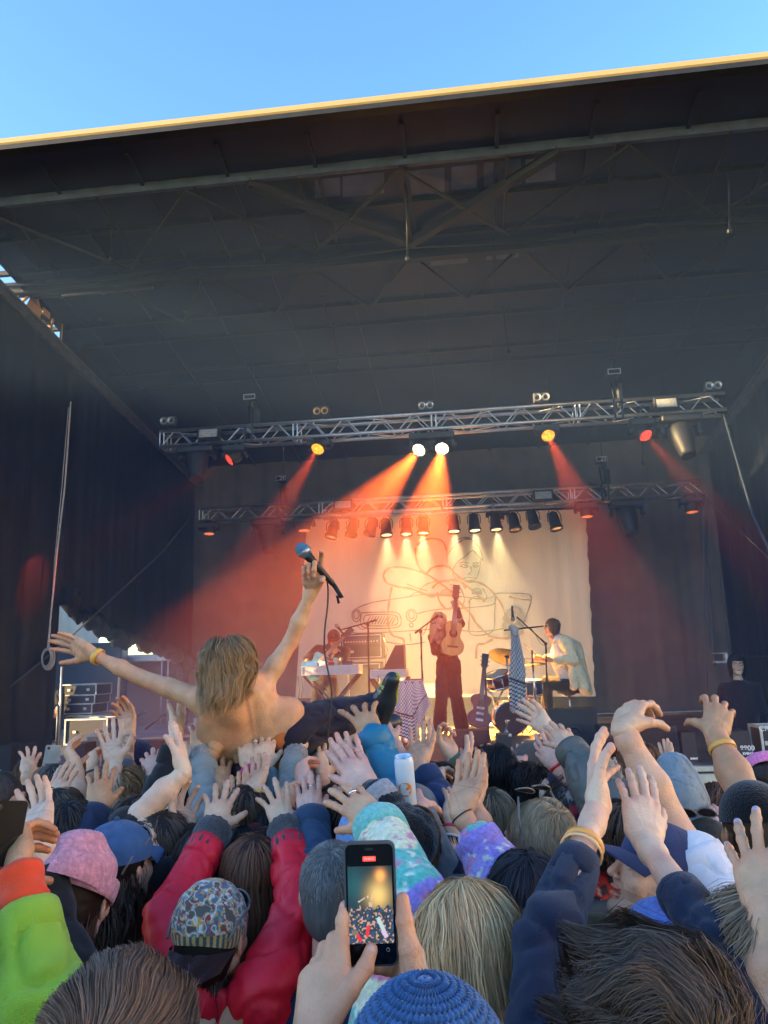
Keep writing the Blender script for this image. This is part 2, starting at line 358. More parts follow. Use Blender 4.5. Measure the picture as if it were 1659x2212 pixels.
# ---------- trusses
def truss(x0, x1, s_, z0, z1, label, group='lighting trusses'):
    e = empty('lighting_truss', S((x0+x1)/2, s_, z0), label, 'truss', group)
    d = .26; L = []
    for (dz, ds, w_) in ((z1, 0, .05), (z0, 0, .05), (z1, d, .05), (z0, d, .05)):
        b = StageMB(); b.tube([(x0, s_+ds, dz), (x1, s_+ds, dz)], .025, 10); SP(e, 'chord', b, alu)
    nseg = int(round((x1-x0)/1.0)); h = (x1-x0)/nseg
    for i in range(nseg):
        a = x0+i*h; b = StageMB()
        for ds in (0, d):
            for k in range(4):
                q0, q1 = a+k*h/4+.02, a+(k+1)*h/4-.02; za, zb = (z0, z1) if k % 2 == 0 else (z1, z0)
                b.tube([(q0, s_+ds, za), (q1, s_+ds, zb)], .0095, 6, caps=False)
        for dz in (z0, z1):
            for k in range(2):
                q0, q1 = a+k*h/2, a+(k+1)*h/2; b.tube([(q0, s_ if k == 0 else s_+d, dz), (q1, s_+d if k == 0 else s_, dz)], .0095, 6, caps=False)
        if i % 2 == 0:
            for q in (a, a+.06):
                for ds in (0, d): b.tube([(q, s_+ds, z0), (q, s_+ds, z1)], .011, 6, caps=False)
                for dz in (z0, z1): b.tube([(q, s_, dz), (q, s_+d, dz)], .011, 6, caps=False)
        SP(e, 'lattice', b, alu)
    return e
SU, SL = 10.0, 12.0
truss(-4.25, 3.42, SU, 5.265, 5.485, 'aluminium lighting truss nearer the crowd, with two round blinders above each fitting')
truss(-4.39, 3.63, SL, 4.565, 4.775, 'aluminium lighting truss nearer the back, carrying the row of black can lamps')
# ---------- lamps
def spot(loc, tgt, col, power, size, blend=.35, soft=.04):
    l = bpy.data.lights.new('beam', 'SPOT'); o = bpy.data.objects.new('beam', l); COL.objects.link(o)
    l.energy = power; l.color = col; l.spot_size = size; l.spot_blend = blend; l.shadow_soft_size = soft
    o.location = loc; o.rotation_euler = (Vector(tgt)-Vector(loc)).to_track_quat('-Z', 'Y').to_euler(); return o
def lens_mat(name, col, st, sc_=38):
    m = bpy.data.materials.new(name); m.use_nodes = True; t = m.node_tree; b_ = t.nodes['Principled BSDF']
    vo = nn(t, 'ShaderNodeTexVoronoi'); vo.inputs['Scale'].default_value = sc_; tc = nn(t, 'ShaderNodeTexCoord'); t.links.new(tc.outputs['Object'], vo.inputs['Vector'])
    rp = nn(t, 'ShaderNodeValToRGB'); rp.color_ramp.elements[0].position = .25; rp.color_ramp.elements[1].position = .62
    rp.color_ramp.elements[0].color = rgba(col); rp.color_ramp.elements[1].color = rgba(tuple(c*.25 for c in col)); t.links.new(vo.outputs['Distance'], rp.inputs[0])
    t.links.new(rp.outputs[0], b_.inputs['Emission Color']); b_.inputs['Emission Strength'].default_value = st; b_.inputs['Base Color'].default_value = (.1, .1, .1, 1)
    return m
LM = dict(red=lens_mat('red_lamp_lens', (1, .07, .03), .42), amber=lens_mat('amber_lamp_lens', (1, .33, .01), .7), hot=lens_mat('white_hot_lamp_lens', (1, .75, .35), 3.2),
          par=lens_mat('warm_lamp_glow', (1, .66, .22), 3.2, 12), parlow=lens_mat('dim_warm_lamp_glow', (1, .42, .1), .5, 12), dim=lens_mat('dim_orange_lens', (1, .2, .06), .4), off=mat('dark_lamp_glass', (.05, .05, .055), .15))
def orient(loc, tgt): return Matrix.Translation(Vector(loc)) @ (Vector(tgt)-Vector(loc)).to_track_quat('Z', 'Y').to_matrix().to_4x4()
def led_head(P, aim, lens, label, r=.088, truss_z=5.265, big=False):
    # P: stage coords of lens centre; aim: stage coords direction target
    e = empty('moving_head_lamp', S(P.x, P.y, P.z), label, 'stage lamp', 'moving head lamps under the trusses')
    W = S(P.x, P.y, P.z); T = S(*aim); dirn = (T-W).normalized(); c = W-dirn*(.10 if not big else .16)
    b = MB(); M = orient(c, T); k = 1.9 if big else 1
    prof = [(0.03, -.12), (.075, -.11), (.1, -.04), (.102, .06), (.098, .105), (.088, .108), (.088, .095)] if not big else [(.05, -.2), (.13, -.18), (.16, -.05), (.15, .1), (.105, .3), (.1, .36), (.09, .36), (.09, .34)]
    b.lathe(prof, 20, M=M); SPW(e, 'head', b, blk)
    b = MB(); b.lathe([(0.0001, .097 if not big else .35), (r if not big else .09, .097 if not big else .35)], 24, M=M, caps=False); SPW(e, 'lens', b, lens)
    b = MB(); Cst = inv(c); tz = truss_z
    Wd = .14 if not big else .23
    for sx in (-1, 1):
        p0 = S(Cst.x+sx*Wd, Cst.y, Cst.z); p1 = S(Cst.x+sx*Wd, Cst.y, tz-.13); b.bar(p0-(p1-p0)*.1, p1, .035, .075)
        b.lathe([(.045, 0), (.045, .035), (.02, .05)], 14, M=Matrix.Translation(p0) @ (EX*sx).to_track_quat('Z', 'Y').to_matrix().to_4x4())
    b.bar(S(Cst.x-Wd-.017, Cst.y, tz-.135), S(Cst.x+Wd+.017, Cst.y, tz-.135), .03, .075); SPW(e, 'yoke', b, blk)
    b = MB(); Mr = np.array(STM)[:3, :3]; b.box(S(Cst.x, Cst.y, tz-.09), (Wd*2+.05, .2 if not big else .3, .09), M=Mr, bevel=.015)
    for sx in (-1, 1): b.tube([S(Cst.x+sx*.07, Cst.y, tz-.05), S(Cst.x+sx*.07, Cst.y, tz+.03)], .018, 8)
    SPW(e, 'base', b, blk); return e
def SPW(par, name, mb, m): o = mb.build(name, m); o.parent = par; o.matrix_parent_inverse = Matrix.Translation(-par.location) if par.rotation_euler.z == 0 else par.matrix_basis.inverted(); return o
RED, AMB, YEL = (1, .050, .006), (1, .072, .004), (1, .34, .03)
def aimdir(P, u, v, s_): q = ps(u, v, s_); return (q.x, q.y, q.z)
for (u, v, kind, au, av, as_, pw, sz, lab) in (
    (495, 993, 'red', 350, 1085, 9.5, 170, 12, 'red moving head lamp near the left end of the front truss'),
    (686, 970, 'amber', 600, 1110, 9.0, 850, 13, 'amber moving head lamp under the front truss, throwing a red beam to the left'),
    (905, 972, 'hot', 780, 1120, 8.75, 4000, 22, 'white-hot moving head lamp on the left of the brightest pair'),
    (955, 969, 'hot', 925, 1120, 8.75, 4000, 22, 'white-hot moving head lamp on the right of the brightest pair'),
    (1184, 941, 'amber', 1240, 1060, 9.0, 700, 14, 'amber moving head lamp throwing a red beam to the right'),
    (1395, 941, 'red', 1485, 1040, 9.4, 300, 15, 'red moving head lamp beside the big unlit head at the right end')):
    P = ps(u, v, SU+.02); A = aimdir(P, au, av, as_)
    led_head(P, A, LM[kind], lab)
    W = S(P.x, P.y, P.z); T = S(*A); d = (T-W).normalized()
    spot(W+d*.02, T, AMB if kind == 'hot' else RED, pw, R_(sz))
    if kind == 'hot': spot(W+d*.03, T, YEL, 700, R_(9), .6)
for (u, v, kind, lab) in ((452, 1153, 'dim', 'orange lit moving head pointing straight down at the left end of the rear truss'), (657, 1146, 'dim', 'dim orange moving head pointing down at the left edge of the white sheet'),
                          (1076, 1125, 'dim', 'dark moving head in the middle of the row of can lamps'), (1268, 1116, 'dim', 'dim moving head above the right edge of the white sheet'), (1495, 1106, 'dim', 'orange lit moving head at the right end of the rear truss')):
    P = ps(u, v, SL); led_head(P, (P.x+.02, P.y-.12, P.z-1), LM[kind], lab, truss_z=4.565)
    if u in (452, 1495): spot(S(P.x, P.y, P.z-.03), S(P.x+.02, P.y-.1, P.z-1), RED, 120, R_(12))
    elif u != 1076: spot(S(P.x, P.y, P.z-.03), S(P.x+.02, P.y-.1, P.z-1), RED, 8, R_(36))
for (u, v, s_, tz, lab) in ((425, 1010, SU, 5.265, 'large unlit moving head at the left end of the front truss'), (1478, 958, SU, 5.265, 'large unlit moving head at the right end of the front truss'),
                            (580, 1168, SL, 4.565, 'large unlit moving head left of the white sheet under the rear truss'), (1360, 1130, SL, 4.565, 'large unlit moving head right of the white sheet under the rear truss')):
    P = ps(u, v, s_); led_head(P, (P.x+.1, P.y-.35, P.z-1), LM['off'], lab, truss_z=tz, big=True)
# par cans
b = StageMB(); x0, x1 = ps(700, 1115, SL-.1).x, ps(1220, 1090, SL-.1).x; b.tube([(x0, SL-.12, 4.47), (x1, SL-.12, 4.47)], .024, 10)
for x in np.linspace(x0+.3, x1-.3, 5): b.tube([(x, SL-.12, 4.47), (x, SL-.02, 4.6)], .015, 6)
tag(b.build('lamp_bar', alu_old), 'grey tube slung under the rear truss carrying the can lamps', 'lamp bar')
for i, (u, v, on, au) in enumerate(((714, 1162, 1, -40), (758, 1158, 0, -30), (798, 1156, 0, -40), (835, 1158, 2, 10), (878, 1156, 2, 0), (914, 1154, 2, -5), (981, 1150, 2, 3), (1026, 1148, 2, 8), (1073, 1146, 2, 10), (1114, 1146, 1, 22), (1156, 1140, 0, 25), (1203, 1144, 1, 28))):
    P = ps(u, v, SL-.3); W = S(P.x, P.y, P.z); A = S(P.x+(au*.006), P.y-.22, P.z-1.0); d = (A-W).normalized()
    e = empty('can_lamp', W, ('lit' if on == 2 else 'dim amber' if on == 1 else 'unlit')+' black can lamp, '+['first', 'second', 'third', 'fourth', 'fifth', 'sixth', 'seventh', 'eighth', 'ninth', 'tenth', 'eleventh', 'last'][i]+' from the left in the row over the sheet', 'can lamp', 'can lamps over the white sheet')
    b = MB(); M = orient(W, A); b.lathe([(.03, -.3), (.07, -.27), (.082, -.17), (.088, -.05), (.1, -.045), (.1, .0), (.088, .0), (.086, -.03)], 20, M=M); SPW(e, 'can', b, blk)
    b = MB(); b.lathe([(.0001, -.03), (.087, -.03)], 20, M=M, caps=False); SPW(e, 'lens', b, LM['par' if on == 2 else 'parlow' if on == 1 else 'off'])
    b = MB(); mid = W-d*.13; ms = inv(mid)
    for sx in (-1, 1): b.tube([S(ms.x+sx*.1, ms.y, ms.z), S(ms.x+sx*.1, ms.y+.05, ms.z+.12), S(ms.x+sx*.03, SL-.12, 4.46)], .007, 6)
    SPW(e, 'bracket', b, blk)
    if on == 2: spot(W-d*.0, W+d, (1, .44, .09), 1000, R_(46), .6)
    elif on == 1: spot(W, W+d, (1, .4, .1), 30, R_(34), .6)
# blinders above the front truss, flood lamps and hoists
glass = mat('frosted_lamp_glass', (.5, .5, .48), .25, metal=.5, scale=30)
for (u, v, lab) in ((362, 909, 'pair of round blinder lamps at the left end above the front truss'), (693, 888, 'pair of round blinder lamps catching yellow light above the front truss'), (920, 876, 'pair of round blinder lamps above the brightest lamps'),
                    (1170, 858, 'pair of round blinder lamps above the amber lamp on the right half'), (1541, 833, 'pair of round blinder lamps at the right end above the front truss')):
    P = ps(u, v, SU); e = empty('blinder_lamp', S(P.x, P.y, P.z), lab, 'blinder lamp', 'pairs of blinder lamps on the front truss')
    b = StageMB(); b.box((P.x, P.y+.05, P.z), (.22, .1, .15), bevel=.015); b.bar((P.x, P.y+.05, P.z-.07), (P.x, P.y+.05, 5.49), .03, .03); b.bar((P.x-.12, P.y+.05, P.z-.07), (P.x+.12, P.y+.05, P.z-.07), .02, .02); SP(e, 'housing', b, blk)
    for sx in (-1, 1):
        b = StageMB(); b.lathe([(.047, .03), (.052, .0), (.05, .0), (.03, .02), (.0001, .025)], 20, M=Matrix.Translation((P.x+sx*.054, P.y-.02, P.z)) @ Matrix.Rotation(-math.pi/2, 4, 'X'), caps=False)
        SP(e, 'reflector', b, glass if u != 693 else mat('sunlight_painted_glass', (.75, .42, .1), .3, metal=.5, scale=20))  # second pair's glass is coloured yellow to stand for sunlight on it
for (u, v, s_, lab) in ((452, 938, SU, 'rectangular flood lamp near the left end of the front truss'), (1438, 873, SU, 'rectangular flood lamp near the right end of the front truss'),
                        (742, 1091, SL, 'rectangular flood lamp on the left half of the rear truss'), (1173, 1071, SL, 'rectangular flood lamp on the right half of the rear truss')):
    P = ps(u, v, s_-.1); e = empty('flood_lamp', S(P.x, P.y, P.z), lab, 'flood lamp', 'rectangular flood lamps'); b = StageMB(); Mt = Matrix.Rotation(R_(-12), 3, 'X')
    b.box((P.x, P.y, P.z), (.31, .1, .17), M=Mt, bevel=.01); b.bar((P.x-.17, P.y, P.z), (P.x-.17, P.y+.1, P.z), .015, .05); b.bar((P.x+.17, P.y, P.z), (P.x+.17, P.y+.1, P.z), .015, .05); SP(e, 'housing', b, blk)
    b = StageMB(); b.box((P.x, P.y-.052, P.z), (.25, .006, .12), M=Mt); SP(e, 'glass', b, mat('flood_glass', (.42, .43, .4), .12, scale=60, var=.3))
def digits(txt, c, size, m, par=None, nm='number_plate_text', rz=TH, rx=math.pi/2, ext=.001, bold=0, align='CENTER'):
    cu = bpy.data.curves.new(nm, 'FONT'); cu.body = txt; cu.size = size; cu.extrude = ext; cu.align_x = align; cu.align_y = 'CENTER'; cu.offset = bold
    o = bpy.data.objects.new(nm, cu); COL.objects.link(o); o.location = c; o.rotation_euler = (rx, 0, rz)
    dg = bpy.context.evaluated_depsgraph_get(); me = bpy.data.meshes.new_from_object(o.evaluated_get(dg)); mw = Matrix.Translation(c) @ Matrix.Rotation(rz, 4, 'Z') @ Matrix.Rotation(rx, 4, 'X')
    bpy.data.objects.remove(o); me.transform(mw); me.materials.clear(); me.materials.append(m); o = bpy.data.objects.new(nm, me); COL.objects.link(o)
    if par is not None: o.parent = par; o.matrix_parent_inverse = par.matrix_basis.inverted() if par.matrix_basis != Matrix() else Matrix.Translation(-par.location)
    return o
white = mat('white_paint', (.75, .75, .73), .5)
for (u, v, s_, num, uz, lab) in ((543, 862, SU+.12, '', 5.3, 'chain hoist above the left half of the front truss'), (1324, 808, SU+.12, '', 5.3, 'chain hoist above the right half of the front truss'),
                                 (610, 1036, SL+.12, '24', 4.6, 'chain hoist marked 24 above the rear truss'), (1298, 995, SL+.12, '23', 4.6, 'chain hoist marked 23 above the rear truss')):
    P = ps(u, v, s_); e = empty('chain_hoist', S(P.x, P.y, P.z), lab, 'chain hoist', 'chain hoists holding the trusses')
    b = StageMB(); b.box((P.x, P.y, P.z), (.17, .2, .085), bevel=.025); b.box((P.x+.03, P.y, P.z-.1), (.09, .12, .12), bevel=.03); b.box((P.x+.07, P.y+.03, P.z-.28), (.1, .1, .3), bevel=.03); SP(e, 'motor', b, steel_dark)
    b = StageMB()
    for k in (.075, -.075): b.box((P.x, P.y-.105, P.z+k*.45), (.165, .008, .012), bevel=.003)
    for k in (.08, -.08): b.box((P.x+k, P.y-.105, P.z), (.012, .008, .08), bevel=.003)
    SP(e, 'frame', b, alu_old)
    b = StageMB(); zt = zc(P.y)-.15; n = int((zt-P.z)/.03)
    for i in range(n): b.box((P.x+.02, P.y, P.z+.05+i*.03), (.018 if i % 2 else .007, .007 if i % 2 else .018, .034))
    b.tube([(P.x-.04, P.y, P.z-.1), (P.x-.02, P.y, (P.z+uz)/2), (P.x+.03, P.y, uz)], .014, 6); b.bar((P.x-.05, P.y-.14, uz+.2), (P.x-.05, P.y-.14, uz-.06), .03, .012); b.bar((P.x+.05, P.y-.14, uz+.2), (P.x+.05, P.y-.14, uz-.06), .03, .012)
    SP(e, 'chain', b, steel_dark)
    if num: digits(num, S(P.x+.02, P.y-.112, P.z), .085, white, e, 'number', bold=.001)
# ================================================================= bodies: smooth-union fields meshed with surface nets
def rc(a, b, ra, rb, k=.02): return ('c', V3(a), V3(b), ra, rb, k)
def el(c, r, k=.02, rot=None, sub=False): return ('s' if sub else 'e', V3(c), V3(r), None if rot is None else np.array(rot), None, k)
def pdist(p, P):
    if p[0] == 'c':
        _, a, b, ra, rb, k = p; ab = b-a; L2 = ab.dot(ab)+1e-12; h = np.clip(((P-a)@ab)/L2, 0, 1)
        q = P-(a+h[:, None]*ab); return np.sqrt(np.einsum('ij,ij->i', q, q))-(ra+(rb-ra)*h)
    _, c, r, R, _, k = p; q = P-c
    if R is not None: q = q@R
    q0 = q/r; l = np.sqrt(np.einsum('ij,ij->i', q0, q0))+1e-9; q1 = q0/r; g_ = np.sqrt(np.einsum('ij,ij->i', q1, q1))+1e-9
    return l*(l-1)/g_
def field(pr, P):
    d = np.full(len(P), 9.)
    for p in pr:
        e = pdist(p, P); k = p[5]
        if p[0] == 's':
            h = np.maximum(k-np.abs(-e-d), 0)/k; d = np.maximum(d, -e)+h*h*k*.25
        else:
            h = np.maximum(k-np.abs(e-d), 0)/k; d = np.minimum(d, e)-h*h*k*.25
    return d
def sdf_mesh(pr, h, M=None):
    lo = np.full(3, 1e9); hi = -lo
    for p in pr:
        if p[0] == 'c':
            for q, r in ((p[1], p[3]), (p[2], p[4])): lo = np.minimum(lo, q-r); hi = np.maximum(hi, q+r)
        elif p[0] == 'e':
            R_m = p[2].max() if p[3] is not None else p[2]; lo = np.minimum(lo, p[1]-R_m); hi = np.maximum(hi, p[1]+R_m)
    lo -= 3*h; hi += 3*h; F = 6; nc = np.maximum(1, np.ceil((hi-lo)/(h*F)).astype(int)); n = nc*F+1
    ci = np.stack(np.meshgrid(*[np.arange(x) for x in nc], indexing='ij'), -1).reshape(-1, 3)
    dc = field(pr, lo+(ci+.5)*h*F); act = np.abs(dc) < h*F*.95+.008
    D = np.zeros(n, np.float32)
    sg = np.where(dc.reshape(nc) > 0, 1., -1.).astype(np.float32); big = np.repeat(np.repeat(np.repeat(sg, F, 0), F, 1), F, 2); D[:-1, :-1, :-1] = big; D[-1] = 1; D[:, -1] = 1; D[:, :, -1] = 1
    A = ci[act]; loc = np.stack(np.meshgrid(*[np.arange(F+1)]*3, indexing='ij'), -1).reshape(-1, 3)
    idx = (A[:, None]*F+loc[None]).reshape(-1, 3); fl = np.unique(np.ravel_multi_index(idx.T, n)); idx = np.stack(np.unravel_index(fl, n), -1)
    for c0 in range(0, len(idx), 400000): D.ravel()[fl[c0:c0+400000]] = field(pr, lo+idx[c0:c0+400000]*h)
    cellmask = np.zeros(np.array(n)-1, bool); cid = (A[:, None]*F+np.stack(np.meshgrid(*[np.arange(F)]*3, indexing='ij'), -1).reshape(-1, 3)[None]).reshape(-1, 3)
    off = np.array([[i, j, k] for i in (0, 1) for j in (0, 1) for k in (0, 1)])
    val = np.stack([D[cid[:, 0]+o[0], cid[:, 1]+o[1], cid[:, 2]+o[2]] for o in off], 1); s = val < 0; mx = s.any(1) & ~s.all(1)
    cid = cid[mx]; val = val[mx]; acc = np.zeros((len(cid), 3)); cnt = np.zeros(len(cid))
    for a_ in range(8):
        for b_ in range(a_+1, 8):
            if np.abs(off[a_]-off[b_]).sum() == 1:
                va, vb = val[:, a_], val[:, b_]; c = (va < 0) != (vb < 0); t_ = np.where(c, va/(va-vb+1e-12*(va == vb)), 0)
                acc += np.where(c[:, None], off[a_]+t_[:, None]*(off[b_]-off[a_]), 0); cnt += c
    V = lo+(cid+acc/cnt[:, None])*h
    ids = np.full(np.array(n)-1, -1, np.int32); ids[cid[:, 0], cid[:, 1], cid[:, 2]] = np.arange(len(cid))
    Q = []
    for ax in range(3):
        o = np.zeros(3, int); o[ax] = 1; v0 = D[cid[:, 0], cid[:, 1], cid[:, 2]]; c1 = cid+o; v1 = D[c1[:, 0], c1[:, 1], c1[:, 2]]
        b1, b2 = [(1, 2), (2, 0), (0, 1)][ax]
        m_ = ((v0 < 0) != (v1 < 0)) & (cid[:, b1] > 0) & (cid[:, b2] > 0); c = cid[m_]; e1 = np.zeros(3, int); e1[b1] = 1; e2 = np.zeros(3, int); e2[b2] = 1
        g_ = lambda x: ids[x[:, 0], x[:, 1], x[:, 2]]
        q = np.stack([g_(c), g_(c-e1), g_(c-e1-e2), g_(c-e2)], 1); fl_ = v0[m_] < 0; q[~fl_] = q[~fl_][:, ::-1]; Q.append(q[(q >= 0).all(1)])
    return V, np.concatenate(Q)
def vnormals(V, F):
    a, b, c, d = (V[F[:, i]] for i in range(4)); nf = np.cross(c-a, d-b); N = np.zeros_like(V)
    for i in range(4): np.add.at(N, F[:, i], nf)
    return N/(np.linalg.norm(N, axis=1)[:, None]+1e-12)
_pr = np.random.default_rng(11); _tab = _pr.uniform(-1, 1, 4096)
def vnoise(P):
    i = np.floor(P).astype(np.int64); f = P-i; f = f*f*(3-2*f); r = 0
    for a in (0, 1):
        for b in (0, 1):
            for c in (0, 1):
                hsh = ((i[:, 0]+a)*73856093 ^ (i[:, 1]+b)*19349663 ^ (i[:, 2]+c)*83492791) & 4095
                r = r+_tab[hsh]*(f[:, 0] if a else 1-f[:, 0])*(f[:, 1] if b else 1-f[:, 1])*(f[:, 2] if c else 1-f[:, 2])
    return r
def folds(V, F, amp=.008, sc_=9, seed=0, ridge=True, stretch=(1, 1, 1)):
    N = vnormals(V, F); o = seed*13.7; P = V*np.array(stretch)*sc_
    w_ = np.stack([vnoise(P*.6+o+q) for q in (0, 31, 57)], 1)*.9; n1 = vnoise(P+w_+o); n2 = vnoise(P*2.1+w_*2+o+9)
    if ridge: d = n1*.35+.2-np.exp(-(n1/.10)**2)*.9-np.exp(-(n2/.10)**2)*.55
    else: d = n1*.6+n2*.3
    return V+N*(d*amp)[:, None]
# ---------------------------------------------------------------- hands: wrist at 0, fingers +Z, back of the hand -Y, thumb -X (a right hand seen from behind)
def rotX(a): c, s = math.cos(a), math.sin(a); return np.array([[1, 0, 0], [0, c, -s], [0, s, c]])
def rotY(a): c, s = math.cos(a), math.sin(a); return np.array([[c, 0, s], [0, 1, 0], [-s, 0, c]])
def rotZ(a): c, s = math.cos(a), math.sin(a); return np.array([[c, -s, 0], [s, c, 0], [0, 0, 1]])
POSES = {  # spread, [mcp, pip, dip per finger], thumb (out, forward, bend)
    'spread': (1.0, [(4, 10, 6), (0, 8, 5), (2, 10, 6), (8, 14, 8)], (50, 12, 8)),
    'open':   (.55, [(10, 12, 8), (8, 14, 8), (12, 16, 10), (16, 20, 10)], (38, 22, 12)),
    'flat':   (.12, [(5, 8, 5), (4, 7, 5), (5, 8, 5), (8, 10, 6)], (28, 15, 8)),
    'wide':   (1.5, [(-4, 14, 10), (6, 26, 14), (10, 22, 12), (2, 20, 12)], (62, 22, 18)),
    'cup':    (.4, [(30, 30, 18), (34, 34, 20), (38, 36, 20), (40, 40, 22)], (42, 40, 18)),
    'claw':   (.9, [(18, 36, 20), (22, 40, 22), (26, 40, 22), (28, 40, 24)], (55, 45, 22)),
    'relax':  (.3, [(38, 46, 24), (48, 54, 28), (56, 58, 30), (60, 60, 30)], (30, 45, 22)),
    'point':  (.3, [(8, 18, 10), (52, 62, 30), (66, 72, 34), (66, 74, 36)], (34, 48, 26)),
    'grip':   (.1, [(62, 74, 38), (68, 78, 40), (72, 80, 40), (74, 78, 40)], (26, 70, 34)),
    'mic':    (.15, [(12, 30, 18), (66, 72, 36), (70, 74, 38), (74, 76, 40)], (30, 62, 30)),
    'can':    (.35, [(48, 42, 22), (50, 44, 24), (52, 46, 24), (54, 48, 26)], (58, 62, 18)),
}
_hand = {}
def hand_tpl(pose, h=.0023):
    if (pose, h) in _hand: return _hand[(pose, h)]
    sp, cur, th = POSES[pose]; pr = []; tips = []; knk = []
    mcp = [(-.030, -.001, .090), (-.010, -.004, .096), (.011, -.002, .091), (.030, .003, .082)]
    Ls = [(.042, .025, .021), (.046, .029, .022), (.042, .027, .022), (.033, .021, .019)]; rr = [.0094, .0097, .0091, .0080]
    for i in range(4):
        m_ = V3(mcp[i]); r = rr[i]; pr.append(rc((mcp[i][0]*.55, .002, .012), m_, .0125, r*1.18, .012)); tips_dir = rotY(R_((i-1.35)*9*sp+(i-1.5)*1.5))
        R0 = tips_dir; p = m_; ang = 0; knk.append(m_+V3((0, -.008, 0)))
        for j in range(3):
            ang += cur[i][j]; d = R0@rotX(-R_(ang))@np.array([0, 0, 1.]); q = p+d*Ls[i][j]; ra, rb = r*(1.02-.06*j), r*(.97-.08*j)
            pr.append(rc(p, q, ra, rb, .0035)); knk.append(q.copy()); 
            if j < 2: pr.append(el(q, (r*1.02, r*1.0, r*1.05), .003))
            p = q
        tips.append((p, R0@rotX(-R_(ang))@np.array([0, -1., 0])))
    pr.append(rc((-.002, .004, .03), (0, .002, .082), .014, .013, .02)); pr.append(rc((-.018, .009, .03), (-.014, .007, .06), .016, .012, .02)); pr.append(rc((.022, .009, .025), (.024, .006, .065), .015, .011, .02))
    out, fw, bd = th; d = rotY(-R_(out))@rotX(-R_(fw*.6))@np.array([0, 0, 1.]); p0 = V3((-.020, .004, .018)); p1 = p0+d*.044
    d2 = rotY(-R_(out*.72))@rotX(-R_(fw*.8+bd*.5))@np.array([0, 0, 1.]); p2 = p1+d2*.034; d3 = rotY(-R_(out*.55))@rotX(-R_(fw*.9+bd*1.3))@np.array([0, 0, 1.]); p3 = p2+d3*.026
    pr += [rc(p0, p1, .0165, .0125, .014), rc(p1, p2, .0118, .0102, .005), rc(p2, p3, .0102, .0085, .004)]; tips.append((p3, rotZ(R_(-35))@np.array([0, -1., 0])))
    pr += [rc((-.008, 0, -.006), (-.008, 0, .02), .0205, .0195, .012), rc((.008, 0, -.006), (.008, 0, .02), .0205, .0195, .012)]
    V, F = sdf_mesh(pr, h)
    keep = V[:, 2] > -.032; V = V.copy(); N = vnormals(V, F)
    # tendons, creases and colour: x = redness, y = darkening for creases, z = nail
    red = np.zeros(len(V)); nail = np.zeros(len(V)); dk = np.zeros(len(V))
    for p, up in tips: red += np.exp(-((V-p)**2).sum(1)/(2*.011**2))*.8
    for p in knk: red += np.exp(-((V-p)**2).sum(1)/(2*.0085**2))*.45
    for i in range(4):
        m_ = V3(mcp[i]); tt = np.clip((V[:, 2]-.02)/.07, 0, 1); xx = m_[0]*(.45+.55*tt); V[:, 1] -= (np.exp(-((V[:, 0]-xx)/.0035)**2)*(N[:, 1] < -.3)*(V[:, 2] > .02)*(V[:, 2] < .092))*.0007
        for zc_, yc in ((.055, 0), (.075, 0)): dk += .0
    palm = (N[:, 1] > .2)*(V[:, 2] < .1)*(V[:, 2] > .0)
    for a_, b_, c_ in ((.068, .25, 0), (.052, -.45, .0), (.03, 1.6, .012)): dk += palm*np.exp(-(((V[:, 2]-a_)-b_*(V[:, 0]-c_))/.0022)**2)*.5
    for p, up in tips:
        q = V-p; u_ = q@up; nail += ((np.linalg.norm(q, axis=1) < .0115) & (u_ > .0045))*1.0
    red += palm*.35
    _hand[(pose, h)] = (V, F, np.clip(red, 0, 1), np.clip(nail, 0, 1), np.clip(dk, 0, 1)); return _hand[(pose, h)]
TONES = {'pale': (.70, .445, .29), 'fair': (.65, .375, .225), 'warm': (.62, .325, .175), 'tan': (.50, .25, .12), 'olive': (.36, .20, .125), 'brown': (.20, .10, .06), 'pink': (.66, .36, .26)}
def skincol(tone, red=0, dk=0, nail=0, V=None):
    c = np.array(TONES[tone]); red, dk, nail = (np.atleast_1d(np.asarray(q, float))[:, None] for q in (red, dk, nail))
    col = c[None]*(1-red*np.array([.02, .22, .25]))*(1-dk*np.array([.35, .5, .5]))
    col = col*(1-nail*.6)+np.array([.66, .42, .36])*nail*.6
    if V is not None: col = col*(1+.08*vnoise(V*55)[:, None]+np.array([.02, .15, .16])*vnoise(V*19+5)[:, None])
    return np.clip(col, 0, 1)
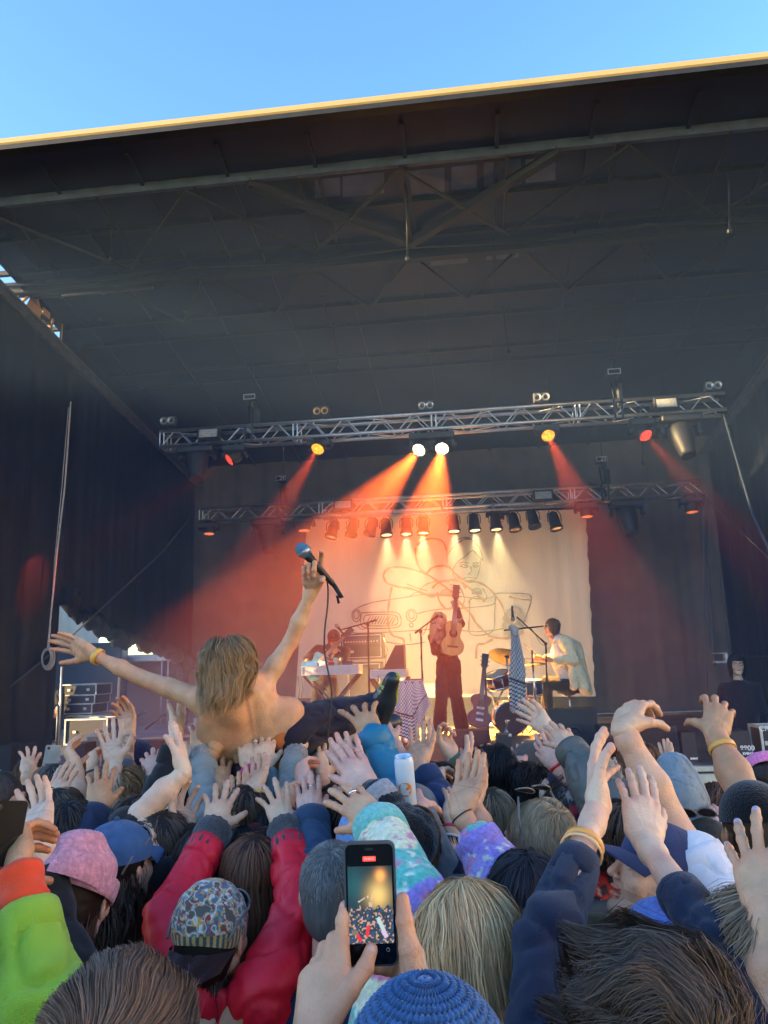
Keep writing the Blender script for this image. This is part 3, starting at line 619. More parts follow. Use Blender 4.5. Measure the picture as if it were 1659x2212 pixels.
def attr_mat(name, rough=.5, spec=.4, sub=.0, bump=0, bscale=200, aniso=False, sheen=0, metal=0, wrinkle=0, noise=0, nscale=30):
    if name in _mats: return _mats[name]
    m = bpy.data.materials.new(name); m.use_nodes = True; t = m.node_tree; b = t.nodes['Principled BSDF']; a = nn(t, 'ShaderNodeAttribute', attribute_name='Col'); src = a.outputs['Color']
    if noise:
        nz = nn(t, 'ShaderNodeTexNoise'); nz.inputs['Scale'].default_value = nscale; nz.inputs['Detail'].default_value = 5; tc = nn(t, 'ShaderNodeTexCoord'); t.links.new(tc.outputs['Object'], nz.inputs['Vector'])
        mr = nn(t, 'ShaderNodeMapRange'); mr.inputs['From Min'].default_value = .3; mr.inputs['From Max'].default_value = .7; mr.inputs['To Min'].default_value = 1-noise; mr.inputs['To Max'].default_value = 1+noise; t.links.new(nz.outputs[0], mr.inputs[0])
        vm = nn(t, 'ShaderNodeVectorMath', operation='SCALE'); t.links.new(src, vm.inputs[0]); t.links.new(mr.outputs[0], vm.inputs['Scale']); src = vm.outputs[0]
    t.links.new(src, b.inputs['Base Color']); b.inputs['Roughness'].default_value = rough; b.inputs['Specular IOR Level'].default_value = spec; b.inputs['Metallic'].default_value = metal
    if sheen: b.inputs['Sheen Weight'].default_value = sheen
    if sub: b.inputs['Subsurface Weight'].default_value = sub; b.inputs['Subsurface Radius'].default_value = (.01, .004, .002); b.inputs['Subsurface Scale'].default_value = 1
    if bump:
        tc = nn(t, 'ShaderNodeTexCoord'); co = tc.outputs['Object']
        n2 = nn(t, 'ShaderNodeTexNoise'); n2.inputs['Scale'].default_value = bscale; n2.inputs['Detail'].default_value = 3; t.links.new(co, n2.inputs['Vector'])
        bp = nn(t, 'ShaderNodeBump'); bp.inputs['Strength'].default_value = bump; bp.inputs['Distance'].default_value = .004; t.links.new(n2.outputs[0], bp.inputs['Height'])
        if wrinkle:
            n3 = nn(t, 'ShaderNodeTexNoise', noise_type='RIDGED_MULTIFRACTAL'); n3.inputs['Scale'].default_value = 7; n3.inputs['Detail'].default_value = 4; n3.inputs['Distortion'].default_value = .6; t.links.new(co, n3.inputs['Vector'])
            b3 = nn(t, 'ShaderNodeBump', invert=True); b3.inputs['Strength'].default_value = wrinkle; b3.inputs['Distance'].default_value = .02; t.links.new(n3.outputs[0], b3.inputs['Height']); t.links.new(b3.outputs[0], bp.inputs['Normal'])
        t.links.new(bp.outputs[0], b.inputs['Normal'])
    _mats[name] = m; return m
SKIN = attr_mat('skin', .5, .4, bump=.5, bscale=170, noise=.08, nscale=22)
HAIR = attr_mat('hair', .55, .28)
CLOTH = attr_mat('woven_cloth', .8, .25, bump=.5, bscale=500, sheen=.15, noise=.1, nscale=18, wrinkle=.65)
KNIT = attr_mat('knitted_wool', .95, .1, bump=1.0, bscale=160, sheen=.3, noise=.22, nscale=90)
SHELL = attr_mat('shell_jacket_fabric', .48, .35, bump=.25, bscale=60, noise=.05, nscale=12, wrinkle=1.0)
PLAST = attr_mat('coloured_plastic', .35, .5)
# ---------------------------------------------------------------- heads: centre 0, face +Y, up +Z
_head = {}
def head_tpl(kind='m', h=.004, mouth=0):
    if (kind, h, mouth) in _head: return _head[(kind, h, mouth)]
    j = 1.0 if kind == 'm' else .92
    pr = [el((0, -.012, .030), (.076, .094, .086), .02), el((0, .028, -.028), (.062*j, .062, .078), .03)]
    for s in (-1, 1):
        pr += [rc((s*.055*j, .0, -.045), (s*.018, .07, -.092), .018, .016, .02), el((s*.037, .062, -.022), (.024, .022, .024), .02), rc((s*.046, .072, .028), (s*.008, .088, .026), .009, .009, .012)]
    pr += [rc((0, .086, .018), (0, .108, -.022), .0075, .0105, .008), el((-.011, .097, -.027), (.0075, .009, .0065), .005), el((.011, .097, -.027), (.0075, .009, .0065), .005), el((0, .080, -.095), (.02, .016, .015), .015)]
    for s in (-1, 1): pr.append(el((s*.032, .101, .008), (.017, .016, .011), .008, sub=True))
    for s in (-1, 1): pr.append(el((s*.031, .0805, .008), (.0125, .0125, .0115), .0015))
    if mouth: pr.append(el((0, .100, -.060), (.021, .016, .004+.009*mouth), .004, sub=True))
    pr += [el((0, .0905, -.0515+.0035*mouth), (.022, .0085, .0052), .004), el((0, .089, -.0605-.010*mouth), (.019, .0085, .0056), .004)]
    for s in (-1, 1): pr += [el((s*.0765, -.008, -.004), (.0065, .017, .030), .004, rot=rotZ(s*R_(18))), el((s*.082, -.003, -.002), (.005, .008, .016), .002, sub=True)]
    pr += [rc((0, -.022, -.05), (0, -.034, -.19), .048*j, .052*j, .03)]
    V, F = sdf_mesh(pr, h); x, y, z = V.T; ax = np.abs(x)
    red = np.exp(-((ax-.038)**2+(y-.07)**2+(z+.025)**2)/(2*.018**2))*.5+np.exp(-((ax)**2+(y-.108)**2+(z+.02)**2)/(2*.012**2))*.5+(ax > .0745)*(np.abs(z) < .04)*(y < .02)*.6
    lip = ((((x/.0235)**2+((z+.052-.0035*mouth)/.0062)**2 < 1) | ((x/.021)**2+((z+.061+.010*mouth)/.0068)**2 < 1)) & (y > .084))*1.
    inm = (((x/.019)**2+((z+.058)/(.002+.008*mouth))**2 < 1) & (y > .07) & (lip < .5))*1. if mouth else np.zeros(len(V))
    q = np.sqrt((ax-.031)**2+(z-.008)**2); eye = ((q < .0105) & (y > .087) & (np.abs(z-.0075) < .0062)); iris = eye & (q < .0052)
    lash = (y > .08) & (q < .016) & (z > .0125) & (z < .0165)
    brow = (y > .065) & (np.abs(z-(.0295-.0016*((ax-.03)/.014)**2)) < .0036) & (ax > .013) & (ax < .047)
    bd = (y > .01) & (z < -.033-.25*np.maximum(0, .03-y)) & (z > -.125) & (lip < .5) & ~((ax > .028) & (y > .045) & (z > -.045))
    _head[(kind, h, mouth)] = (V, F, np.clip(red, 0, 1), lip, inm, eye, iris, lash, brow, bd); return _head[(kind, h, mouth)]
def headcol(tp, tone, haircol=(.1, .06, .04), beard=0, paint=None):
    V, F, red, lip, inm, eye, iris, lash, brow, bd = tp; col = skincol(tone, red, V=V); c = np.array(TONES[tone])
    if beard: col = np.where(bd[:, None], col*(1-beard)+np.array(haircol)*beard, col)
    col = np.where(lip[:, None] > .5, c*np.array([.85, .5, .5]), col); col = np.where(inm[:, None] > .5, [.35, .22, .2] if False else [.10, .02, .02], col)
    col = np.where(inm[:, None]*(V[:, 2] > -.0565)[:, None] > .5, [.75, .72, .66], col)
    col = np.where(brow[:, None], np.array(haircol)*.8+c*.15, col); col = np.where(lash[:, None], c*.25, col); col = np.where(eye[:, None], [.7, .68, .65], col); col = np.where(iris[:, None], [.05, .04, .03], col)
    if paint: 
        for (px_, py_, pz_, pr_, pc) in paint:
            m_ = ((V-np.array([px_, py_, pz_]))**2).sum(1)+.0002*vnoise(V*70) < pr_**2; col = np.where(m_[:, None], pc, col)
    return col
# ---------------------------------------------------------------- hair made of flat strands
def hair_strands(mb, M, n=1500, length=.3, col=(.1, .06, .04), col2=None, width=.0035, wave=.0, wf=30, crown=(0, -.35, 1), part=0, vol=1.0, lift=.012, segs=12, face=.62, seed=1, clump=.5, inward=.0, streak=.5, back=False, scale=1.0, grav=None, fringe=0, tint=None, swirl=0, mess=.006, rootmax=9, thmin=0):
    r = np.random.default_rng(seed); M = np.array(M); Rm = M[:3, :3]; T0 = M[:3, 3]
    A = V3(crown); A /= np.linalg.norm(A); u_ = np.cross([0, 1., 0], A); u_ /= np.linalg.norm(u_); w_ = np.cross(A, u_)     # u right-ish, w front-ish(-)
    th0 = np.arccos(math.cos(R_(thmin))-r.uniform(0, 1, n)*(math.cos(R_(thmin))-math.cos(R_(112)))); az = r.uniform(0, 2*math.pi, n)
    nc = max(8, n//22); caz = r.uniform(0, 2*math.pi, nc); k = np.argmin(np.abs(((az[:, None]-caz[None]+math.pi) % (2*math.pi))-math.pi), 1); az2 = caz[k]; daz = ((az2-az+math.pi) % (2*math.pi))-math.pi
    rad = np.array([.079, .098, .092])*vol; cen = np.array([0, -.012, .030])
    Lg = length*(r.uniform(.8, 1.08, n)); g_l = np.array([0, 0, -1.]) if grav is None else np.asarray(grav, float)@Rm; g_l = g_l/np.linalg.norm(g_l)
    t = np.linspace(0, 1, segs); ds = Lg/(segs-1)
    P = np.zeros((n, segs, 3)); ang = th0.copy(); azc = az.copy(); lay = r.uniform(0, 1, n)*lift
    def surf(ang, azc, ex):
        d = np.cos(ang)[:, None]*A+np.sin(ang)[:, None]*(np.cos(azc)[:, None]*u_+np.sin(azc)[:, None]*w_); rr_ = 1/np.sqrt(((d/(rad+ex[:, None]))**2).sum(1)); return cen+d*rr_[:, None]
    P[:, 0] = surf(ang, azc, lay*.2-.004); free = np.zeros(n, bool); rng_ = r.normal(0, 1, (n, 3)); fp = P[:, 0].copy(); drift = r.normal(0, .12, n)
    lim = R_(100)+r.normal(0, .10, n)
    for s in range(1, segs):
        fd_ = ((azc-math.pi/2+math.pi) % (2*math.pi))-math.pi; azc = azc+(0 if fringe else 1)*np.sign(fd_)*np.maximum(0, R_(72)-np.abs(fd_))*(.22 if ang.mean() > .3 else 0.1)
        ang = ang+ds/.09; azc = azc+daz*clump/segs+swirl*ds/.09; ex = lay*min(1, s/3.)
        q = surf(np.minimum(ang, 2.4), azc, ex); down = P[:, s-1]+ds[:, None]*g_l
        # leave the head when hanging down is outside the skull surface
        dd = down-cen; outside = ((dd/(rad+ex[:, None]))**2).sum(1) > 1.0
        free = free | ((ang > lim) & outside); P[:, s] = np.where(free[:, None], down, q)
        if inward: P[:, s] += np.where(free[:, None], (cen-P[:, s])*np.array([1, 1, 0])*inward*ds[:, None]*6, 0)
    ph = r.uniform(0, 6.28, nc)[k]+r.normal(0, .5, n); side = np.stack([np.cos(azc), np.sin(azc)], 1)
    tt = t[None, :]*Lg[:, None]; amp = wave*np.clip(tt/.08, 0, 1)
    if wave:
        P[:, :, 0] += amp*np.sin(tt*wf+ph[:, None]); P[:, :, 1] += amp*np.cos(tt*wf*1.1+ph[:, None]*1.3); P[:, :, 2] += amp*.6*np.sin(tt*wf*.8+ph[:, None]*2)
    P += (rng_[:, None, :]*np.clip(tt, 0, .4)[:, :, None])*.035+np.stack([vnoise(P.reshape(-1, 3)*28+q).reshape(n, segs) for q in (0, 17, 41)], -1)*np.clip(tt/.06, 0, 1)[:, :, None]*mess
    # keep the face clear
    root = P[:, 0]; okr = ~((root[:, 1] > .035) & (root[:, 2] < .055+fringe*0)) & ~((root[:, 2] < -.065))& ~((np.abs(root[:, 0]) > .055) & (root[:, 1] > .01) & (root[:, 2] < .03))
    mid = P[:, segs//2]
    if not fringe and not back: okr &= ~((mid[:, 1] > face*.1) & (np.abs(mid[:, 0]) < .05) & (mid[:, 2] < .03))
    tip_ = P[:, -1]
    if not fringe and not back: okr &= ~((tip_[:, 1] > .07) & (np.abs(tip_[:, 0]) < .055) & (tip_[:, 2] < .035))
    okr &= root[:, 2] < rootmax
    P = P[okr]; n = len(P); k = k[okr]; Lg = Lg[okr]
    T = np.gradient(P, axis=1); T /= np.linalg.norm(T, axis=2)[..., None]+1e-9; O = P-cen-np.array([0, 0, -.02]); O[:, :, 2] *= .3; O /= np.linalg.norm(O, axis=2)[..., None]+1e-9
    W = np.cross(T, O+r.normal(0, .35, (n, 1, 3))); W /= np.linalg.norm(W, axis=2)[..., None]+1e-9
    wd = width*r.uniform(.6, 1.3, n)[:, None]*(1-.75*t[None]**3)
    G = np.stack([P-W*wd[..., None]/2, P+W*wd[..., None]/2], 2)*scale
    G = G.reshape(-1, 3)@Rm.T+T0
    i = np.arange(n)[:, None]*segs*2+np.arange(segs-1)[None]*2; i = i.ravel(); F = np.stack([i, i+1, i+3, i+2], 1)
    c1 = np.array(col); c2 = np.array(col2 if col2 is not None else col); mixk = np.clip(r.uniform(0, 1, 4000)[k % 4000]*streak+r.uniform(0, 1, n)*(1-streak), 0, 1)[:, None, None]
    if tint: mixk = np.clip(mixk*.6+t[None, :, None]*tint, 0, 1)*np.ones((n, segs, 1))
    colr = c1*(1-mixk)+c2*mixk; colr = colr*r.uniform(.84, 1.14, n)[:, None, None]*np.ones((n, segs, 1)); C = np.repeat(colr[:, :, None, :], 2, 2).reshape(-1, 3)
    mb.add(G, F, 0, True, np.clip(C, 0, 1))
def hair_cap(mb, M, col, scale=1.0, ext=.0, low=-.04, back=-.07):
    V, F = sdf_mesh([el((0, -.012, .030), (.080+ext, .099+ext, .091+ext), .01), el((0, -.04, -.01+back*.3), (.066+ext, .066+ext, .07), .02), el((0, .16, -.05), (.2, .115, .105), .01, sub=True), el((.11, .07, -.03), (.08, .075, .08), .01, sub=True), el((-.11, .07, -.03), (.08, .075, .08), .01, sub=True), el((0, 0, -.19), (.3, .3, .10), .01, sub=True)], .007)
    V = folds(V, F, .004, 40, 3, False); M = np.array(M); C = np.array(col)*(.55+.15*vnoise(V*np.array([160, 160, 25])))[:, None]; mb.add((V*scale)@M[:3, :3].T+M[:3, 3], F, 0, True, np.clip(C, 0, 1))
# ================================================================= people
def place_hand(W, T, pose, side='R', roll=0, near=False, hs=1.0):
    """W wrist point; T point or direction target of the middle fingertip. Returns the 4x4 of the hand."""
    z = (T-W).normalized(); view = (W-CAMP).normalized(); y = (view-z*view.dot(z)).normalized(); x = y.cross(z)
    R = Matrix((x, y, z)).transposed() @ Matrix.Rotation(R_(roll), 3, 'Z')
    if side == 'L': R = R @ Matrix.Diagonal((-1, 1, 1))
    return Matrix.Translation(W) @ (R*hs).to_4x4()
def tip_point(W, u, v, L, far=True):
    d = ray(u, v).normalized(); o = CAMP-W; b_ = o.dot(d); c_ = o.dot(o)-L*L; D = b_*b_-c_
    if D < 0: return CAMP+d*(-b_), math.sqrt(max(1e-6, (CAMP+d*(-b_)-W).length))**2/L
    t_ = -b_+(math.sqrt(D) if far else -math.sqrt(D)); return CAMP+d*t_, 1.0
def add_hand(mb, H, pose, tone, nailcol=None, h=.0023):
    V, F, red, nail, dk = hand_tpl(pose, h); M = np.array(H); F2 = F[:, ::-1] if np.linalg.det(M[:3, :3]) < 0 else F
    c = skincol(tone, red, dk, nail, V)
    if nailcol is not None: c = np.where(nail[:, None] > .5, nailcol, c)
    mb.add(V@M[:3, :3].T+M[:3, 3], F2, 0, True, c)
def arm_prims(W, E, Sh, H, k=1.0, cov=1.0):
    x = Vector((H[0][0], H[1][0], H[2][0])).normalized(); hs = Vector((H[0][2], H[1][2], H[2][2])).length; z = Vector((H[0][2], H[1][2], H[2][2])).normalized()
    a = W-z*.006; pr = []
    for s in (-1, 1): pr += [rc(a+x*s*.008*hs+z*.012, a+(E-a)*.12+x*s*.008, .0203*hs, .0225*k, .02)]
    m_ = W+(E-W)*.62; f = (E-W).normalized()
    c = cov; pr += [rc(W+(E-W)*.10, m_, .0225*k, .041*k*c, .015), rc(m_, E, .041*k*c, .038*k*c, .012*c), rc(E, E+(Sh-E)*.5, .038*k*c, .048*k*c, .012*c), rc(E+(Sh-E)*.5, Sh, .048*k*c, .055*k*c, .015*c)]
    return pr
def garment(name, pr, h, col, m, parent, amp=.008, sc_=9, seed=0, stripe=None, M=None, ridge=True):
    V, F = sdf_mesh(pr, h); V = folds(V, F, amp, sc_, seed, ridge)
    if callable(col): C = col(V)
    else: C = np.broadcast_to(np.array(col, float), (len(V), 3))
    b = MB(); b.add(V, F, 0, True, C); o = b.build(name, m); o.parent = parent
    return o
def par(o, p): o.parent = p; return o
def ringband(name, c, ax, r0, w, col, m, parent, tail=None, bump_=0):
    b = MB(); M = Matrix.Translation(c) @ ax.to_track_quat('Z', 'Y').to_matrix().to_4x4()
    b.lathe([(r0, -w/2), (r0+.003, -w/2+.001), (r0+.003, w/2-.001), (r0, w/2)], 22, M=M, caps=False)
    if tail is not None:
        p = M @ Vector((r0*.9, 0, 0)) if tail is True else c+tail*r0; d_ = Vector((-.35, 0, -.6)); q = [p, p+Vector((-.012, -.01, -.02)), p+Vector((-.022, -.012, -.05))]; b.bar(q[0], q[1], .012, .006); b.bar(q[1], q[2], .022, .002)
    b.c = [np.broadcast_to(np.array(col), x.shape).copy() for x in b.c]; b.hascol = True
    return par(b.build(name, m), parent)
_leg = {}
def legs(parent, hip, yaw, ci):
    col = [(.02, .025, .05), (.02, .02, .022), (.05, .055, .06), (.09, .075, .05)][ci % 4]
    if ci % 4 not in _leg:
        pr = []
        for s in (-1, 1): pr += [rc((s*.09, 0, 0), (s*.11, .02, -.42), .10, .075, .05), rc((s*.11, .02, -.42), (s*.12, -.02, -.83), .07, .055, .03), rc((s*.12, -.01, -.87), (s*.125, .11, -.88), .045, .04, .02)]
        V, F = sdf_mesh(pr, .022); b = MB(); b.add(V, F, 0, True, np.broadcast_to(np.array(col), V.shape)); o = b.build('trousers', CLOTH); _leg[ci % 4] = o.data; bpy.data.objects.remove(o)
    o = bpy.data.objects.new('trousers', _leg[ci % 4]); COL.objects.link(o); o.location = hip; s = hip.z/.92; o.scale = (1, 1, s); o.rotation_euler = (0, 0, yaw); o.parent = parent
pid = [0]
def person(label, head, yaw=0, pitch=0, roll=0, kind='m', tone='fair', size=1.0, mouth=0, beard=0, haircol=(.1, .06, .04), hair=None, hat=None, top=None, arms=(), hh=.0045, paint=None, shoulders=None, lean=0, torso=True, group='crowd in front of the stage', byaw=None, cat='person', sleeveless=False, gh=.011):
    pid[0] += 1; sd = pid[0]
    C = head if isinstance(head, Vector) else pt(*head)
    HM = Matrix.Translation(C) @ Matrix.Rotation(R_(yaw), 4, 'Z') @ Matrix.Rotation(R_(pitch), 4, 'X') @ Matrix.Rotation(R_(roll), 4, 'Y') @ Matrix.Scale(size, 4)
    by = R_((byaw if byaw is not None else yaw*.3)); bx = Vector((math.cos(by), math.sin(by), 0)); bf = Vector((-math.sin(by), math.cos(by), 0))
    nk = C+Vector((0, 0, -.225*size))-bf*(.02+lean)
    sh = {'R': nk+bx*.175*size+Vector((0, 0, -.03)), 'L': nk-bx*.175*size+Vector((0, 0, -.03))}
    b = MB(); tp = head_tpl(kind, hh, mouth); V = tp[0]; Mn = np.array(HM)
    b.add(V@Mn[:3, :3].T+Mn[:3, 3], tp[1], 0, True, headcol(tp, tone, haircol, beard, paint))
    tc = top or dict(col=(.03, .03, .035)); tm = tc.get('m', CLOTH); gp = []; extra = []
    hip = Vector((nk.x, nk.y, 0))-bf*.03+Vector((0, 0, max(.75, min(.95, C.z-.75))))
    if torso:
        gp += [rc(nk+Vector((0, 0, .0))-bf*.01, nk+Vector((0, 0, -.06)), .062, .085, .05), rc(sh['L']*.92+sh['R']*.08, sh['R']*.92+sh['L']*.08, .078, .078, .05),
               el(nk+Vector((0, 0, -.20)), (.185*size, .135, .22), .06, rot=np.array(Matrix((bx, bf, EZ)).transposed())), el((nk+hip)*.5+Vector((0, 0, -.05)), (.175*size, .14, .26), .06, rot=np.array(Matrix((bx, bf, EZ)).transposed())), el(hip+Vector((0, 0, .02)), (.18*size, .14, .12), .05, rot=np.array(Matrix((bx, bf, EZ)).transposed()))]
    for i, a in enumerate(arms):
        W = pt(*a['W']); E = pt(*a['E']) if 'E' in a else None; side = a.get('side', 'R'); hs = a.get('hs', 1.0)*size; L = .187*hs
        if 'up' in a: up = a['up']
        Sh = sh[a.get('sh', side)] if 'S' not in a else pt(*a['S'])
        if E is None:
            d = (W-Sh); Lm = d.length; l1, l2 = .29, .26; k_ = min(.999, Lm/(l1+l2)); E = Sh+d*.52+(Vector((0, -.3, -1))*.25+bx*(1 if side == 'R' else -1)*.1)*math.sqrt(max(0, 1-k_*k_))
        foreL = .26*size
        if a.get('fix', True) and (E-W).length > foreL*1.25: pass
        T, _ = tip_point(W, a['T'][0], a['T'][1], L, a.get('far', True))
        H = place_hand(W, T, a['pose'], a.get('hand', side), a.get('roll', 0), hs=hs)
        add_hand(b, H, a['pose'], a.get('tone', tone), a.get('nails')); k = a.get('thick', 1.0)
        ap = arm_prims(W, E, Sh, H, k)
        bare = a.get('bare', .12); ap = arm_prims(W, E, Sh, H, k, .62 if bare < .15 else .8 if bare < .24 else 1.0)                  # length of bare skin from the wrist along the forearm, in m; >1: whole arm
        ap_ = ap+([rc(Sh, nk+Vector((0, 0, .03)), .05, .045, .03)] if torso else [])
        Va, Fa = sdf_mesh(ap_, .0055); red = np.exp(-((Va-V3(E))**2).sum(1)/(2*.03**2))*.4; ca = skincol(a.get('tone', tone), red, 0, 0, Va)
        if a.get('tattoo'):
            dd = ((Va-V3(W))@V3((E-W).normalized())); m_ = (dd > .03) & (vnoise(Va*45)+.5*vnoise(Va*90) > -.12); ca = np.where(m_[:, None], ca*.42+np.array([.01, .015, .015]), ca)
        b.add(Va, Fa, 0, True, ca)
        sl = a.get('sl', tc)
        if bare < 5:
            d = (E-W); c0 = W+d.normalized()*bare if bare < d.length else E+(Sh-E).normalized()*(bare-d.length)
            w0, w1, w2 = sl.get('w', (.046, .058, .075)); pr = []
            if bare < d.length-.01: pr += [rc(c0, E, w0, w1, .02), rc(E, Sh, w1, w2, .04)]; ax = d.normalized()
            else: pr += [rc(c0, Sh, w1, w2, .04)]; ax = (Sh-c0).normalized()
            if sl is tc and torso: gp += pr
            else: extra.append((pr, sl, i))
            col = sl['col'] if not callable(sl['col']) else sl.get('cuffcol', (.3, .3, .3))
            ringb = MB(); Mx = Matrix.Translation(c0) @ ax.to_track_quat('Z', 'Y').to_matrix().to_4x4(); r0 = (w0 if bare < d.length else w1)
            ringb.lathe([(r0*.72, -.012), (r0*.95, -.030), (r0*1.03, -.028), (r0*1.06, -.012), (r0*1.05, .03), (r0*.9, .034)], 26, M=Mx, caps=False)
            hv = MB(); 
            for q in ringb.v: hv.v.append(folds(q, np.concatenate([f_ for f_ in [np.array(ringb.f)]]), .002, 30, i))
            ringb.v = hv.v; ringb.c = [np.broadcast_to(np.array(a.get('cuffcol', col)), x.shape).copy() for x in ringb.c]; ringb.hascol = True
            extra.append(('cuff', ringb, a.get('cuffm', sl.get('m', CLOTH))))
            if 'cuff' in a:                        # knitted cuff: (start, end, width, colour)
                s0, s1, wd, cc = a['cuff']; b2 = MB(); dn = (E-W).normalized(); N_ = 14; t_ = np.linspace(s0, s1, N_)
                b2.tube([W+dn*q for q in t_], wd*(1+.04*np.sin(np.linspace(0, 9, N_))), 30, caps=False); v = b2.v[0]; f_ = b2.f[0:] ; th_ = np.arange(30)*2*math.pi/30
                rib = np.tile(np.where(np.arange(30) % 2 == 0, 1.05, .97), N_)[:, None]; cen = np.repeat(np.array([V3(W+dn*q) for q in t_]), 30, 0); b2.v[0] = cen+(v-cen)*rib
                pc = np.array(cc)[None]*(1+.35*vnoise(b2.v[0]*120))[:, None]; b2.c = [pc]; b2.hascol = True; extra.append(('cuff', b2, KNIT))
        for bd in a.get('bands', ()):
            dist, wdt, bc = bd[:3]; dn = (E-W).normalized(); rr_ = .0305*hs if dist < .05 else .0305+.12*(dist-.05)*.8
            extra.append(('band', W+dn*dist, dn, rr_*k, wdt, bc, len(bd) > 3))
        if a.get('ring') is not None:
            fi = a['ring']; Vh = hand_tpl(a['pose'])[0]; mc = [(-.030, -.001, .090), (-.010, -.004, .096), (.011, -.002, .091), (.030, .003, .082)][fi]; cur = POSES[a['pose']][1][fi]; sp = POSES[a['pose']][0]
            d_ = rotY(R_((fi-1.35)*9*sp+(fi-1.5)*1.5))@rotX(-R_(cur[0]))@np.array([0, 0, 1.]); c_ = H @ Vector(V3(mc)+d_*.022); dv = (H.to_3x3() @ Vector(d_)).normalized(); extra.append(('ring', c_, dv, .0098*hs, .004, (.6, .6, .58)))
    o = b.build('person', SKIN); tag(o, label, cat, group)
    if gp or tc.get('force'):
        garment(tc.get('name', 'jacket'), gp, gh, tc['col'], tm, o, tc.get('amp', .009), tc.get('sc', 9), sd)
    for x in extra:
        if x[0] == 'cuff': par(x[1].build('cuff', x[2]), o)
        elif x[0] == 'band': ringband('wristband', x[1], x[2], x[3], x[4], x[5], PLAST, o, tail=True if x[6] else None)
        elif x[0] == 'ring': ringband('ring', x[1], x[2], x[3], x[4], x[5], mat('silver', (.7, .7, .68), .2, metal=1), o)
        else: garment('sleeve', x[0], .009, x[1]['col'], x[1].get('m', CLOTH), o, x[1].get('amp', .007), x[1].get('sc', 11), sd+x[2]*7)
    if torso: legs(o, hip, by, sd)
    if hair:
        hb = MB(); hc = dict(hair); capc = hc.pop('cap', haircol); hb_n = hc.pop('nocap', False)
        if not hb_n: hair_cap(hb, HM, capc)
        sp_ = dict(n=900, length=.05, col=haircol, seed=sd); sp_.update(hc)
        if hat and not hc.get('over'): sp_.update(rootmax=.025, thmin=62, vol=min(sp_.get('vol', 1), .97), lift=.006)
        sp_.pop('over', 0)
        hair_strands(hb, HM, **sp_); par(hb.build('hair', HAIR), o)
    if hat:
        for f_ in (hat if isinstance(hat, list) else [hat]): f_(HM, o)
    return o, HM
# ---------------------------------------------------------------- hats (head coordinates)
def dome(cen, rad, a1, tilt=0, nu=26, nv=56, fn=None, a0=0):
    a = np.linspace(a0, R_(a1), nu)[:, None]; t = np.linspace(0, 2*math.pi, nv, endpoint=False)[None]
    d = np.stack([np.sin(a)*np.cos(t), np.sin(a)*np.sin(t), np.cos(a)*np.ones_like(t)], -1); r = np.ones((nu, nv))
    if fn: r = fn(a*np.ones_like(t), t*np.ones_like(a))
    G = d*np.array(rad)*r[..., None]; c, s = math.cos(R_(tilt)), math.sin(R_(tilt)); G = G@np.array([[1, 0, 0], [0, c, -s], [0, s, c]]).T
    return G+np.array(cen)
def add_local(mb, M, G, col, close=True):
    M = np.array(M); mb.grid(G@M[:3, :3].T+M[:3, 3], closeu=close, col=col)
def beanie(col, slouch=0, m=None, knit=0, roll_=True, low=96, big=1.0, tilt=14, name='beanie', ribs=0, pom=None, tall=1.0):
    def f(HM, o):
        mb = MB(); base = np.array(col)
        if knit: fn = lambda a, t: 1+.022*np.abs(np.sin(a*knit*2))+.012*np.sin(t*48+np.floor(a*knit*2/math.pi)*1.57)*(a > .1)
        elif ribs: fn = lambda a, t: 1+.014*np.sign(np.sin(t*ribs))*np.minimum(1, a*2)+.03*slouch*np.sin(a*7+t*2)
        else: fn = lambda a, t: 1+slouch*.03*np.sin(a*6+t*2)
        G = dome((0, -.018-.02*slouch, .036), (.087*big, .107*big*(1+.15*slouch), .100*big*tall), low, -tilt, nu=110 if knit else 34, nv=260 if knit else 72, fn=fn)
        C = base[None]*(1+.18*vnoise(G.reshape(-1, 3)*90))[:, None]
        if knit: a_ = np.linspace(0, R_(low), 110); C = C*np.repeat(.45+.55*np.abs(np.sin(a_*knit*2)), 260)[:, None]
        add_local(mb, HM, G, np.clip(C, 0, 1))
        if roll_:
            a = np.linspace(0, 2*math.pi, 72, endpoint=False); prof = np.linspace(0, 2*math.pi, 10, endpoint=False); c, s = math.cos(R_(-tilt)), math.sin(R_(-tilt)); Rm = np.array([[1, 0, 0], [0, c, -s], [0, s, c]])
            ang = R_(low-4); G = np.zeros((10, 72, 3))
            for i, p in enumerate(prof):
                rr_ = 1.03+.035*math.cos(p); zz = math.cos(ang)*.1*big*tall+.026*math.sin(p)
                G[i] = np.stack([np.cos(a)*.087*big*rr_*math.sin(ang), np.sin(a)*.107*big*rr_*math.sin(ang), np.full(72, zz)], -1)*(1+.006*np.sign(np.sin(a*(ribs or 40)))[:, None])
            G = np.concatenate([G, G[:1]]); G = G@Rm.T+np.array((0, -.018, .036)); C = base[None]*(1+.18*vnoise(G.reshape(-1, 3)*90))[:, None]; add_local(mb, HM, G, np.clip(C, 0, 1))
        par(mb.build(name, m or KNIT), o)
    return f
